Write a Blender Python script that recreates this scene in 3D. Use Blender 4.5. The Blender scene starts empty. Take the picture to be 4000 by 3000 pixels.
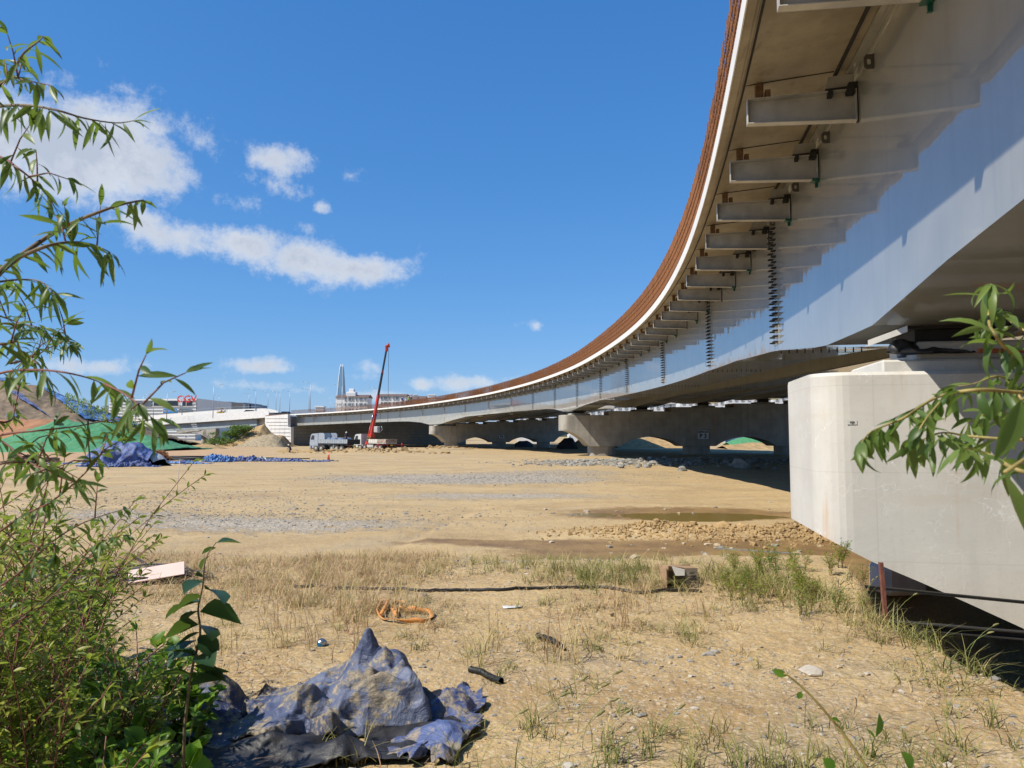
import bpy, bmesh, math, random
import numpy as np
from mathutils import Vector, Matrix, Quaternion

# ---------------------------------------------------------------- camera, sky, sun, exposure
SC = bpy.context.scene
COL = SC.collection
FPX, PITCH, CAMZ = 2900.0, math.atan(202/2900.0), 2.6
cam_d = bpy.data.cameras.new("camera"); cam = bpy.data.objects.new("camera", cam_d); COL.objects.link(cam)
cam.location = (0, 0, CAMZ); cam.rotation_euler = (math.pi/2 + PITCH, 0, 0)
cam_d.sensor_width = 36; cam_d.lens = 36*FPX/4000
cam_d.clip_start = 0.05; cam_d.clip_end = 20000
cam_d.dof.use_dof = True; cam_d.dof.focus_distance = 30; cam_d.dof.aperture_fstop = 13
SC.camera = cam

LDIR = Vector((1.0, 0.55, -1.30)).normalized()           # the way the sunlight travels
SUN_EL = math.asin(-LDIR.z)
SUN_AZ = math.atan2(-LDIR.x, -LDIR.y)                     # clockwise from +Y
sun_d = bpy.data.lights.new("sun", 'SUN'); sun = bpy.data.objects.new("sun", sun_d); COL.objects.link(sun)
sun_d.energy = 5.0; sun_d.angle = math.radians(0.5); sun_d.color = (1.0, 0.93, 0.81)
sun.rotation_euler = LDIR.to_track_quat('-Z', 'Y').to_euler()
SC.view_settings.view_transform = 'Standard'; SC.view_settings.look = 'None'
SC.view_settings.exposure = 0.25; SC.view_settings.gamma = 1.0
SC.cycles.max_bounces = 8; SC.cycles.diffuse_bounces = 1; SC.cycles.transparent_max_bounces = 16
SC.cycles.use_denoising = True

world = bpy.data.worlds.new("World"); SC.world = world; world.use_nodes = True
SKY_STRENGTH = 0.083


def pdir(px, py):
    """direction of the photograph's pixel (4000 x 3000)"""
    u = 1500.0 - py
    return Vector((px-2000.0, FPX*math.cos(PITCH)-u*math.sin(PITCH), FPX*math.sin(PITCH)+u*math.cos(PITCH)))


def at(px, py, y):
    d = pdir(px, py); k = y/d.y
    return Vector((d.x*k, y, CAMZ+d.z*k))


def onz(px, py, z=0.0):
    d = pdir(px, py); k = (z-CAMZ)/d.z
    return Vector((d.x*k, d.y*k, z))


def build_world():
    nt = world.node_tree; N = nt.nodes; L = nt.links; N.clear()
    out = N.new('ShaderNodeOutputWorld'); bg = N.new('ShaderNodeBackground'); bg.inputs[1].default_value = SKY_STRENGTH
    sky = N.new('ShaderNodeTexSky'); sky.sky_type = 'NISHITA'; sky.sun_disc = False
    sky.sun_elevation = SUN_EL; sky.sun_rotation = SUN_AZ
    sky.altitude = 0; sky.air_density = 1.0; sky.dust_density = 0.25; sky.ozone_density = 3.0
    hs = N.new('ShaderNodeHueSaturation'); hs.inputs['Saturation'].default_value = 1.03; hs.inputs['Value'].default_value = 1.0
    spx = N.new('ShaderNodeSeparateColor'); cbx = N.new('ShaderNodeCombineColor'); L.new(sky.outputs[0], spx.inputs[0])
    for i, (g, a) in enumerate(((.92, .76), (.66, 1.66), (.50, 3.36))):
        p = N.new('ShaderNodeMath'); p.operation = 'POWER'; L.new(spx.outputs[i], p.inputs[0]); p.inputs[1].default_value = g
        q = N.new('ShaderNodeMath'); q.operation = 'MULTIPLY'; L.new(p.outputs[0], q.inputs[0]); q.inputs[1].default_value = a; L.new(q.outputs[0], cbx.inputs[i])
    L.new(cbx.outputs[0], hs.inputs['Color'])
    tc = N.new('ShaderNodeTexCoord'); sep = N.new('ShaderNodeSeparateXYZ'); L.new(tc.outputs['Generated'], sep.inputs[0])

    def M(op, a, b=None, c=None):
        n = N.new('ShaderNodeMath'); n.operation = op
        for i, v in enumerate((a, b, c)):
            if v is None: continue
            if isinstance(v, (int, float)): n.inputs[i].default_value = v
            else: L.new(v, n.inputs[i])
        return n.outputs[0]
    az = M('ARCTAN2', sep.outputs[0], sep.outputs[1]); el = M('ARCSINE', sep.outputs[2])
    comb = N.new('ShaderNodeCombineXYZ'); L.new(az, comb.inputs[0]); L.new(el, comb.inputs[1])
    # warped edge noise
    n1 = N.new('ShaderNodeTexNoise'); n1.inputs['Scale'].default_value = 9; n1.inputs['Detail'].default_value = 9; n1.inputs['Roughness'].default_value = 0.66
    L.new(comb.outputs[0], n1.inputs['Vector'])
    n2 = N.new('ShaderNodeTexNoise'); n2.inputs['Scale'].default_value = 34; n2.inputs['Detail'].default_value = 10; n2.inputs['Roughness'].default_value = 0.68
    L.new(comb.outputs[0], n2.inputs['Vector'])
    blobs = [  # cloud centre in the sky (picture px), radii px, strength
        (60, 540, 420, 180, 1.3), (330, 600, 370, 190, 1.3), (560, 660, 210, 130, 1.1), (60, 440, 280, 90, 1.1), (420, 520, 180, 90, .95), (760, 530, 150, 80, .6), (600, 500, 90, 60, .7), (760, 540, 120, 70, .42), (850, 560, 60, 40, .3),
        (560, 870, 120, 65, 1.0), (720, 930, 190, 65, 1.0), (960, 960, 230, 72, 1.05), (1180, 1010, 210, 75, 1.1), (1400, 1050, 220, 60, 1.15), (1540, 1060, 90, 45, .7),
        (1090, 620, 150, 65, .95), (1190, 610, 80, 45, .7), (1000, 690, 120, 55, .5), (930, 790, 130, 60, .55), (1120, 740, 130, 55, .62), (1255, 810, 48, 32, .8), (1370, 690, 55, 50, .55), (1200, 890, 80, 36, .5), (1290, 700, 40, 40, .3),
        (350, 1430, 230, 28, .85), (1025, 1432, 120, 34, 1.1), (1080, 1440, 80, 28, .9), (1040, 1505, 170, 26, .75), (1170, 1520, 90, 22, .6), (690, 1405, 50, 20, .35),
        (1440, 1430, 80, 40, .6), (1400, 1470, 120, 22, .5), (1480, 1545, 130, 26, .7), (1650, 1500, 75, 26, .8), (1820, 1495, 120, 34, .95), (1900, 1500, 90, 24, .7), (1990, 1482, 50, 18, .6),
        (2095, 1277, 35, 26, .7), (2020, 1265, 32, 20, .4), (1740, 330, 30, 18, .22), (1880, 1560, 100, 22, .5), (2350, 1560, 120, 25, .5), (60, 1130, 50, 30, .5)]
    total = None
    for (bx, by, rx, ry, st) in blobs:
        d = pdir(bx, by).normalized(); a0 = math.atan2(d.x, d.y); e0 = math.asin(d.z)
        rxa, rya = rx/FPX*math.cos(a0)**2, ry/FPX*math.cos(e0)**2
        dx = M('MULTIPLY', M('SUBTRACT', az, a0), 1/rxa); dy = M('MULTIPLY', M('SUBTRACT', el, e0), 1/rya)
        r2 = M('ADD', M('MULTIPLY', dx, dx), M('MULTIPLY', dy, dy))
        g = M('MULTIPLY', M('EXPONENT', M('MULTIPLY', r2, -0.75)), st)
        total = g if total is None else M('MAXIMUM', total, g)
    # clouds over the rest of the sky, which the steel mirrors
    edge = M('ADD', M('MULTIPLY', M('SUBTRACT', n1.outputs[0], 0.5), 1.35), M('MULTIPLY', M('SUBTRACT', n2.outputs[0], 0.5), 1.5))
    dens = M('SUBTRACT', M('ADD', total, edge), 0.31)
    gate = M('MINIMUM', M('MULTIPLY', total, 7.0), 1.0)
    mr = N.new('ShaderNodeMapRange'); mr.interpolation_type = 'SMOOTHSTEP'; mr.inputs[1].default_value = 0.0; mr.inputs[2].default_value = 0.80
    L.new(dens, mr.inputs[0])
    fac = M('MULTIPLY', M('MULTIPLY', mr.outputs[0], gate), 0.93)
    # shade of the cloud: its own thickness seen from below
    n3 = N.new('ShaderNodeTexNoise'); n3.inputs['Scale'].default_value = 16; n3.inputs['Detail'].default_value = 5
    mp = N.new('ShaderNodeMapping'); mp.inputs['Location'].default_value = (0.03, -0.06, 0); L.new(comb.outputs[0], mp.inputs[0]); L.new(mp.outputs[0], n3.inputs['Vector'])
    thick = N.new('ShaderNodeMapRange'); thick.inputs[1].default_value = 0.25; thick.inputs[2].default_value = 1.0
    L.new(M('ADD', dens, M('MULTIPLY', M('SUBTRACT', n3.outputs[0], .5), .9)), thick.inputs[0])
    cmx = N.new('ShaderNodeMix'); cmx.data_type = 'RGBA'; cmx.inputs[6].default_value = (8.4, 8.7, 9.1, 1); cmx.inputs[7].default_value = (5.3, 5.9, 7.0, 1)
    L.new(thick.outputs[0], cmx.inputs[0])
    mix = N.new('ShaderNodeMix'); mix.data_type = 'RGBA'
    L.new(fac, mix.inputs[0]); L.new(hs.outputs[0], mix.inputs[6]); L.new(cmx.outputs[2], mix.inputs[7])
    L.new(mix.outputs[2], bg.inputs[0]); L.new(bg.outputs[0], out.inputs[0])


build_world()

# ---------------------------------------------------------------- noise, helpers
rng = np.random.default_rng(7)
random.seed(11)


def _hash(ix, iy, seed):
    h = (ix.astype(np.int64)*374761393 + iy.astype(np.int64)*668265263 + seed*974634777) & 0xffffffff
    h = ((h ^ (h >> 13))*1274126177) & 0xffffffff
    return ((h ^ (h >> 16)) & 0xffff)/65535.0


def vnoise(x, y, seed=0):
    x = np.asarray(x, float); y = np.asarray(y, float)
    ix = np.floor(x); iy = np.floor(y); fx = x-ix; fy = y-iy
    fx = fx*fx*(3-2*fx); fy = fy*fy*(3-2*fy)
    a = _hash(ix, iy, seed); b = _hash(ix+1, iy, seed); c = _hash(ix, iy+1, seed); d = _hash(ix+1, iy+1, seed)
    return (a*(1-fx)+b*fx)*(1-fy)+(c*(1-fx)+d*fx)*fy


def fbm(x, y, oct=4, seed=0, gain=.5):
    s = 0.0; amp = 1.0; tot = 0.0
    for i in range(oct):
        s = s + amp*vnoise(np.asarray(x)*2.03**i+7.1*i, np.asarray(y)*2.03**i-3.3*i, seed+i); tot += amp; amp *= gain
    return s/tot


def sstep(a, b, x):
    t = np.clip((np.asarray(x, float)-a)/(b-a), 0, 1); return t*t*(3-2*t)


def gauss(x, y, cx, cy, rx, ry, rot=0.0):
    dx = x-cx; dy = y-cy; c, s = math.cos(rot), math.sin(rot)
    return np.exp(-(((dx*c+dy*s)/rx)**2+((-dx*s+dy*c)/ry)**2))


def tag(o, label=None, cat=None, group=None, kind=None):
    if label: o['label'] = label
    if cat: o['category'] = cat
    if group: o['group'] = group
    if kind: o['kind'] = kind
    return o


def thing(name, label, cat, loc=(0, 0, 0), rz=0.0, group=None):
    o = bpy.data.objects.new(name, None); COL.objects.link(o); o.location = loc; o.rotation_euler = (0, 0, rz)
    o.empty_display_size = .2
    return tag(o, label, cat, group)


class MB:
    """collects shapes, then links them as one mesh object"""
    def __init__(s): s.v = []; s.f = []; s.m = []; s.sm = []; s.M = Matrix.Identity(4)
    def add(s, vs, fs, mi=0, smooth=False):
        b = len(s.v); s.v += [tuple(s.M @ Vector(v)) for v in vs]
        s.f += [[b+i for i in f] for f in fs]; s.m += [mi]*len(fs); s.sm += [smooth]*len(fs); return s
    def box(s, c, d, rot=None, mi=0, bev=0.0, taper=(1, 1)):
        x, y, z = d[0]/2, d[1]/2, d[2]/2
        R = Matrix.Identity(3) if rot is None else (rot if isinstance(rot, Matrix) else Matrix.Rotation(rot, 3, 'Z'))
        c = Vector(c)
        if bev <= 0:
            tx, ty = taper
            vs = [(-x, -y, -z), (x, -y, -z), (x, y, -z), (-x, y, -z), (-x*tx, -y*ty, z), (x*tx, -y*ty, z), (x*tx, y*ty, z), (-x*tx, y*ty, z)]
            fs = [(3, 2, 1, 0), (4, 5, 6, 7), (0, 1, 5, 4), (1, 2, 6, 5), (2, 3, 7, 6), (3, 0, 4, 7)]
            return s.add([c+R @ Vector(v) for v in vs], fs, mi)
        b = min(bev, x*.9, y*.9, z*.9); vs = []; idx = {}
        for sx in (-1, 1):
            for sy in (-1, 1):
                for sz in (-1, 1):
                    for ax in range(3):
                        p = [sx*x, sy*y, sz*z]
                        for k in range(3):
                            if k != ax: p[k] -= (sx, sy, sz)[k]*b
                        idx[(sx, sy, sz, ax)] = len(vs); vs.append(tuple(c+R @ Vector(p)))
        fs = []
        for ax in range(3):
            o1, o2 = [k for k in range(3) if k != ax]
            for sg in (-1, 1):
                q = []
                for (a1, a2) in ((-1, -1), (1, -1), (1, 1), (-1, 1)):
                    t = [0, 0, 0]; t[ax] = sg; t[o1] = a1; t[o2] = a2; q.append(idx[(t[0], t[1], t[2], ax)])
                fs.append(q)
            for a1 in (-1, 1):
                for a2 in (-1, 1):
                    q = []
                    for sg, axx in ((-1, o1), (1, o1), (1, o2), (-1, o2)):
                        t = [0, 0, 0]; t[ax] = sg; t[o1] = a1; t[o2] = a2; q.append(idx[(t[0], t[1], t[2], axx)])
                    fs.append(q)
        for sx in (-1, 1):
            for sy in (-1, 1):
                for sz in (-1, 1): fs.append([idx[(sx, sy, sz, a)] for a in range(3)])
        return s.add(vs, fs, mi)
    def tube(s, pts, r, n=6, mi=0, smooth=True, cap=True):
        pts = [Vector(p) for p in pts]; rr = r if isinstance(r, (list, tuple)) else [r]*len(pts)
        vs = []; up = Vector((0, 0, 1))
        for i, p in enumerate(pts):
            t = (pts[min(i+1, len(pts)-1)]-pts[max(i-1, 0)])
            t = t.normalized() if t.length > 1e-9 else Vector((0, 0, 1))
            a = t.cross(up)
            if a.length < .05: a = t.cross(Vector((1, 0, 0)))
            a.normalize(); b = a.cross(t).normalized(); up = b
            for k in range(n):
                an = 2*math.pi*k/n; vs.append(p+(a*math.cos(an)+b*math.sin(an))*rr[i])
        fs = []
        for i in range(len(pts)-1):
            for k in range(n):
                k2 = (k+1) % n; fs.append((i*n+k, i*n+k2, (i+1)*n+k2, (i+1)*n+k))
        if cap and n > 2: fs.append(tuple(range(n))[::-1]); fs.append(tuple((len(pts)-1)*n+k for k in range(n)))
        return s.add(vs, fs, mi, smooth)
    def cyl(s, p0, p1, r0, r1=None, n=12, mi=0, smooth=True): return s.tube([p0, p1], [r0, r0 if r1 is None else r1], n, mi, smooth)
    def prism(s, poly, axis, length, mi=0, org=(0, 0, 0), ex=None, ey=None):
        """poly in (ex, ey) plane, extruded along axis"""
        ex = Vector(ex or (1, 0, 0)); ey = Vector(ey or (0, 0, 1)); ax = Vector(axis); o = Vector(org)
        n = len(poly); vs = [o+ex*a+ey*b for a, b in poly]+[o+ex*a+ey*b+ax*length for a, b in poly]
        fs = [tuple(range(n))[::-1], tuple(range(n, 2*n))]+[(i, (i+1) % n, n+(i+1) % n, n+i) for i in range(n)]
        return s.add(vs, fs, mi)
    def ball(s, c, r, mi=0, n=8, m=6, squash=(1, 1, 1)):
        vs = [Vector(c)+Vector((0, 0, r*squash[2]))]; fs = []
        for j in range(1, m):
            ph = math.pi*j/m
            for k in range(n):
                a = 2*math.pi*k/n; vs.append(Vector(c)+Vector((r*math.sin(ph)*math.cos(a)*squash[0], r*math.sin(ph)*math.sin(a)*squash[1], r*math.cos(ph)*squash[2])))
        vs.append(Vector(c)-Vector((0, 0, r*squash[2])))
        for k in range(n): fs.append((0, 1+k, 1+(k+1) % n))
        for j in range(m-2):
            for k in range(n): a = 1+j*n; fs.append((a+k, a+n+k, a+n+(k+1) % n, a+(k+1) % n))
        b = 1+(m-2)*n; e = len(vs)-1
        for k in range(n): fs.append((b+k, e, b+(k+1) % n))
        return s.add(vs, fs, mi, True)
    def build(s, name, mats, parent=None, loc=None, fix=True):
        me = bpy.data.meshes.new(name); me.from_pydata(s.v, [], s.f)
        for m in (mats if isinstance(mats, (list, tuple)) else [mats]): me.materials.append(m)
        me.polygons.foreach_set('material_index', s.m); me.polygons.foreach_set('use_smooth', s.sm)
        if fix and len(s.f) < 60000:
            bm = bmesh.new(); bm.from_mesh(me); bmesh.ops.recalc_face_normals(bm, faces=bm.faces); bm.to_mesh(me); bm.free()
        me.update(); o = bpy.data.objects.new(name, me); COL.objects.link(o)
        if parent: o.parent = parent
        if loc is not None: o.location = loc
        return o


def raw_mesh(name, V, Fq, mats, parent=None, smooth=False, mi=None, attr=None):
    """V (n,3), Fq (m,4) or (m,3) numpy"""
    V = np.asarray(V, np.float32); Fq = np.asarray(Fq, np.int32); k = Fq.shape[1]
    me = bpy.data.meshes.new(name); me.vertices.add(len(V)); me.vertices.foreach_set('co', V.ravel())
    me.loops.add(Fq.size); me.loops.foreach_set('vertex_index', Fq.ravel())
    me.polygons.add(len(Fq)); me.polygons.foreach_set('loop_start', np.arange(0, Fq.size, k, dtype=np.int32))
    me.polygons.foreach_set('use_smooth', np.full(len(Fq), smooth))
    for m in (mats if isinstance(mats, (list, tuple)) else [mats]): me.materials.append(m)
    if mi is not None: me.polygons.foreach_set('material_index', np.asarray(mi, np.int32))
    me.update(calc_edges=True)
    if attr is not None:
        for an, (ty, val) in attr.items():
            a = me.attributes.new(an, ty, 'POINT')
            a.data.foreach_set('color' if ty == 'FLOAT_COLOR' else 'value', np.asarray(val, np.float32).ravel())
    me.validate()
    o = bpy.data.objects.new(name, me); COL.objects.link(o)
    if parent: o.parent = parent
    return o


def grid_faces(nu, nv, wrap=False):
    i = np.arange(nu-1)[:, None]; j = np.arange(nv if wrap else nv-1)[None, :]; j2 = (j+1) % nv
    return np.stack([i*nv+j+0*i, (i+1)*nv+j, (i+1)*nv+j2+0*i, i*nv+j2], -1).reshape(-1, 4)


def copy_thing(root, loc, rz=0.0, scale=None, label=None):
    r = root.copy(); COL.objects.link(r); r.location = loc; r.rotation_euler = (0, 0, rz)
    if scale: r.scale = scale if isinstance(scale, (tuple, list)) else (scale,)*3
    if label: r['label'] = label
    for ch in list(root.children):
        c = ch.copy(); COL.objects.link(c); c.parent = r
        for g in list(ch.children):
            d = g.copy(); COL.objects.link(d); d.parent = c
    return r


# ---------------------------------------------------------------- materials
class NT:
    def __init__(s, name):
        s.mat = bpy.data.materials.new(name); s.mat.use_nodes = True; s.nt = s.mat.node_tree; s.N = s.nt.nodes; s.L = s.nt.links
        s.bsdf = next(n for n in s.N if n.type == 'BSDF_PRINCIPLED'); s.out = next(n for n in s.N if n.type == 'OUTPUT_MATERIAL')
        s.co = s.N.new('ShaderNodeTexCoord'); s.geo = s.N.new('ShaderNodeNewGeometry')
    def noise(s, scale, detail=4, rough=.55, world=True, stretch=None, dist=0.0):
        n = s.N.new('ShaderNodeTexNoise'); n.inputs['Scale'].default_value = scale; n.inputs['Detail'].default_value = detail
        n.inputs['Roughness'].default_value = rough; n.inputs['Distortion'].default_value = dist
        src = s.geo.outputs['Position'] if world else s.co.outputs['Object']
        if stretch:
            mp = s.N.new('ShaderNodeMapping'); mp.inputs['Scale'].default_value = stretch; s.L.new(src, mp.inputs[0]); src = mp.outputs[0]
        s.L.new(src, n.inputs['Vector']); return n.outputs[0]
    def voro(s, scale, feature='F1', world=True, stretch=None, out=0):
        n = s.N.new('ShaderNodeTexVoronoi'); n.feature = feature; n.inputs['Scale'].default_value = scale
        src = s.geo.outputs['Position'] if world else s.co.outputs['Object']
        if stretch:
            mp = s.N.new('ShaderNodeMapping'); mp.inputs['Scale'].default_value = stretch; s.L.new(src, mp.inputs[0]); src = mp.outputs[0]
        s.L.new(src, n.inputs['Vector']); return n.outputs[out]
    def ramp(s, x, a, b, smooth=True):
        n = s.N.new('ShaderNodeMapRange'); n.inputs[1].default_value = a; n.inputs[2].default_value = b
        if smooth: n.interpolation_type = 'SMOOTHSTEP'
        s.L.new(x, n.inputs[0]); return n.outputs[0]
    def math(s, op, a, b=None):
        n = s.N.new('ShaderNodeMath'); n.operation = op
        for i, v in enumerate((a, b)):
            if v is None: continue
            if isinstance(v, (int, float)): n.inputs[i].default_value = v
            else: s.L.new(v, n.inputs[i])
        return n.outputs[0]
    def mix(s, f, a, b, blend='MIX'):
        n = s.N.new('ShaderNodeMix'); n.data_type = 'RGBA'; n.blend_type = blend
        for i, v in ((0, f), (6, a), (7, b)):
            if isinstance(v, (int, float)): n.inputs[i].default_value = v
            elif isinstance(v, (tuple, list)): n.inputs[i].default_value = (*v[:3], 1)
            else: s.L.new(v, n.inputs[i])
        return n.outputs[2]
    def color(s, c):
        if isinstance(c, (tuple, list)): s.bsdf.inputs['Base Color'].default_value = (*c[:3], 1)
        else: s.L.new(c, s.bsdf.inputs['Base Color'])
    def rough(s, r):
        if isinstance(r, (int, float)): s.bsdf.inputs['Roughness'].default_value = r
        else: s.L.new(r, s.bsdf.inputs['Roughness'])
    def bump(s, h, strength=.4, dist=.01):
        b = s.N.new('ShaderNodeBump'); b.inputs['Strength'].default_value = strength; b.inputs['Distance'].default_value = dist
        s.L.new(h, b.inputs['Height']); s.L.new(b.outputs[0], s.bsdf.inputs['Normal']); return b
    def attr(s, name):
        n = s.N.new('ShaderNodeAttribute'); n.attribute_name = name; return n


def simple(name, c, rough=.6, metal=0.0, var=.12, scale=3.0, bump=0.0, spec=None, world=True, c2=None):
    m = NT(name); n = m.noise(scale, 5, .6, world)
    dark = c2 or tuple(v*(1-var*2.2) for v in c)
    m.color(m.mix(m.ramp(n, .3, .72), dark, c)); m.rough(rough); m.bsdf.inputs['Metallic'].default_value = metal
    if spec is not None: m.bsdf.inputs['Specular IOR Level'].default_value = spec
    if bump: m.bump(m.noise(scale*9, 4, .6, world), bump, .01)
    return m.mat


MT = {}
def lazy(name, *a, **k):
    if name not in MT: MT[name] = simple(name, *a, **k)
    return MT[name]


def m_ground():
    m = NT('ground_soil'); at_ = m.attr('mask'); sp = m.N.new('ShaderNodeSeparateColor'); m.L.new(at_.outputs['Color'], sp.inputs[0])
    grav, wet, red = sp.outputs[0], sp.outputs[1], sp.outputs[2]
    big = m.noise(.35, 6, .62); mid = m.noise(2.2, 6, .65); fine = m.noise(26, 5, .7); band = m.noise(1.0, 8, .7, stretch=(.16, .42, 1), dist=.6)
    sand = m.mix(m.ramp(big, .32, .68), (.475, .33, .15), (.39, .27, .122))
    sand = m.mix(m.math('MULTIPLY', m.ramp(band, .40, .62), .75), sand, (.55, .40, .195)); bd2 = m.noise(1.0, 8, .72, stretch=(.12, .30, 1), dist=1.0); sand = m.mix(m.math('MULTIPLY', m.ramp(bd2, .54, .64), .5), sand, (.33, .215, .105))
    sand = m.mix(m.math('MULTIPLY', m.ramp(mid, .52, .72), .55), sand, (.30, .185, .08))
    sand = m.mix(m.math('MULTIPLY', red, 1.0), sand, m.mix(m.ramp(mid, .35, .65), (.46, .25, .12), (.52, .31, .16)))
    sand = m.mix(m.math('MULTIPLY', m.ramp(m.noise(.22, 7, .7, dist=.5), .52, .64), .4), sand, (.35, .30, .215))
    # grey gravel lying in the soil
    v = m.voro(16, 'F1'); vc = m.voro(16, 'F1', out=1)
    vs = m.N.new('ShaderNodeSeparateColor'); m.L.new(vc, vs.inputs[0])
    gcol = m.mix(vs.outputs[0], (.21, .205, .185), (.43, .415, .375)); gcol = m.mix(m.ramp(vs.outputs[1], .72, .8), gcol, (.58, .47, .33))
    gm = m.math('ADD', grav, m.math('MULTIPLY', m.math('SUBTRACT', mid, .5), 1.1)); gm = m.math('ADD', gm, m.math('MULTIPLY', m.math('SUBTRACT', fine, .5), .7))
    gm = m.ramp(gm, .42, .66)
    col = m.mix(m.math('MULTIPLY', gm, .86), sand, gcol)
    # speckle of small stones everywhere
    v2c = m.voro(55, 'F1', out=1); v2 = m.N.new('ShaderNodeSeparateColor'); m.L.new(v2c, v2.inputs[0])
    col = m.mix(m.math('MULTIPLY', m.ramp(v2.outputs[0], .72, .9), .55), col, (.60, .50, .36))
    col = m.mix(m.math('MULTIPLY', m.ramp(v2.outputs[1], .80, .9), .5), col, (.22, .19, .16))
    wm = m.ramp(m.math('ADD', wet, m.math('MULTIPLY', m.math('SUBTRACT', mid, .5), .6)), .38, .62)
    mud = m.mix(m.ramp(m.noise(1.1, 5), .35, .65), (.17, .098, .038), (.27, .165, .06))
    col = m.mix(m.math('MULTIPLY', wm, .92), col, mud)
    col = m.mix(m.math('MULTIPLY', m.ramp(fine, .3, .7), .22), col, (.30, .21, .125), 'MIX')
    m.color(col); m.rough(m.math('SUBTRACT', .95, m.math('MULTIPLY', wm, .35)))
    m.bsdf.inputs['Specular IOR Level'].default_value = .25
    h = m.math('ADD', m.math('MULTIPLY', fine, .5), m.math('MULTIPLY', m.math('SUBTRACT', 1.0, v), m.math('ADD', .15, m.math('MULTIPLY', gm, 1.0))))
    h = m.math('ADD', h, m.math('MULTIPLY', mid, 1.6)); h = m.math('ADD', h, m.math('MULTIPLY', m.noise(7, 5, .7), 1.2))
    m.bump(h, .75, .035)
    return m.mat


def m_concrete(name='concrete_cast', base=(.60, .57, .51), rust=.5, cracks=.0, dark=(.42, .40, .36)):
    m = NT(name); big = m.noise(.7, 6, .6); streak = m.noise(1.0, 6, .65, stretch=(2.2, 2.2, .18)); fine = m.noise(18, 5, .65)
    c = m.mix(m.ramp(big, .3, .7), dark, base); c = m.mix(m.math('MULTIPLY', m.ramp(streak, .46, .70), .22 if cracks else .55), c, tuple(v*.58 for v in base))
    if rust:
        rs = m.noise(1.0, 6, .65, stretch=(2.6, 2.6, .10)); rm = m.math('MULTIPLY', m.ramp(rs, .54, .70), m.ramp(m.noise(.9, 3), .42, .6))
        c = m.mix(m.math('MULTIPLY', rm, rust), c, (.50, .27, .10))
    c = m.mix(m.math('MULTIPLY', m.ramp(fine, .55, .75), .16), c, (.25, .24, .22))
    if cracks:
        w = m.noise(1.6, 3, .6); e = m.N.new('ShaderNodeTexVoronoi'); e.feature = 'DISTANCE_TO_EDGE'; e.inputs['Scale'].default_value = 2.1
        vm = m.N.new('ShaderNodeVectorMath'); vm.operation = 'ADD'; nz = m.N.new('ShaderNodeTexNoise'); nz.inputs['Scale'].default_value = 2.2; nz.inputs['Detail'].default_value = 4
        m.L.new(m.geo.outputs['Position'], nz.inputs['Vector']); m.L.new(m.geo.outputs['Position'], vm.inputs[0]); m.L.new(nz.outputs[1], vm.inputs[1]); m.L.new(vm.outputs[0], e.inputs['Vector'])
        line = m.math('SUBTRACT', 1.0, m.ramp(e.outputs[0], .002, .011)); line = m.math('MULTIPLY', line, m.ramp(w, .50, .56))
        c = m.mix(m.math('MULTIPLY', line, cracks), c, (.86, .86, .85))
        pits = m.voro(9, 'F1'); pm = m.math('MULTIPLY', m.math('SUBTRACT', 1.0, m.ramp(pits, .04, .09)), m.ramp(m.noise(3, 2), .6, .66)); c = m.mix(m.math('MULTIPLY', pm, .5), c, (.2, .18, .15))
        hb = m.noise(1.0, 4, .6, stretch=(.4, .4, 3)); c = m.mix(m.math('MULTIPLY', m.ramp(hb, .55, .72), .22), c, (.50, .40, .27))
    br = m.N.new('ShaderNodeTexBrick'); br.offset = 0; br.inputs['Scale'].default_value = 1; br.inputs['Brick Width'].default_value = 2.4; br.inputs['Row Height'].default_value = 1.22; br.inputs['Mortar Size'].default_value = .008 if cracks else .02
    br.inputs['Color1'].default_value = br.inputs['Color2'].default_value = (0, 0, 0, 1); br.inputs['Mortar'].default_value = (1, 1, 1, 1)
    sp = m.N.new('ShaderNodeSeparateXYZ'); m.L.new(m.co.outputs['Object'], sp.inputs[0]); cb = m.N.new('ShaderNodeCombineXYZ'); m.L.new(m.math('ADD', sp.outputs[0], .7), cb.inputs[0]); m.L.new(m.math('ADD', sp.outputs[2], .35), cb.inputs[1]); m.L.new(cb.outputs[0], br.inputs['Vector'])
    c = m.mix(m.math('MULTIPLY', br.outputs[0], .16 if cracks else .35), c, tuple(v*.45 for v in base))
    m.color(c); m.rough(.85); m.bump(m.math('ADD', fine, m.math('MULTIPLY', big, .6)), .22, .01); return m.mat


def m_girder():
    m = NT('girder_paint'); n = m.noise(.9, 4, .5); s = m.noise(1.0, 5, .6, stretch=(3.5, 3.5, .15))
    c = m.mix(m.ramp(n, .3, .7), (.31, .305, .265), (.36, .35, .31)); c = m.mix(m.math('MULTIPLY', m.ramp(s, .50, .72), .17), c, (.17, .15, .115))
    m.color(c); m.rough(.28); m.bsdf.inputs['Coat Weight'].default_value = .9; m.bsdf.inputs['Coat Roughness'].default_value = .035
    m.bsdf.inputs['IOR'].default_value = 1.45; m.bsdf.inputs['Coat IOR'].default_value = 1.75
    wv = m.noise(1.0, 3, .5, stretch=(.75, .75, .10)); b = m.bump(wv, .5, .012)
    m.L.new(b.outputs[0], m.bsdf.inputs['Coat Normal'])
    return m.mat


def m_rust():
    m = NT('rusty_steel'); n = m.noise(30, 5, .7); c = m.mix(m.ramp(n, .3, .7), (.12, .045, .018), (.32, .13, .045)); m.color(c); m.rough(.85); m.bump(n, .4, .004); return m.mat


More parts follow.
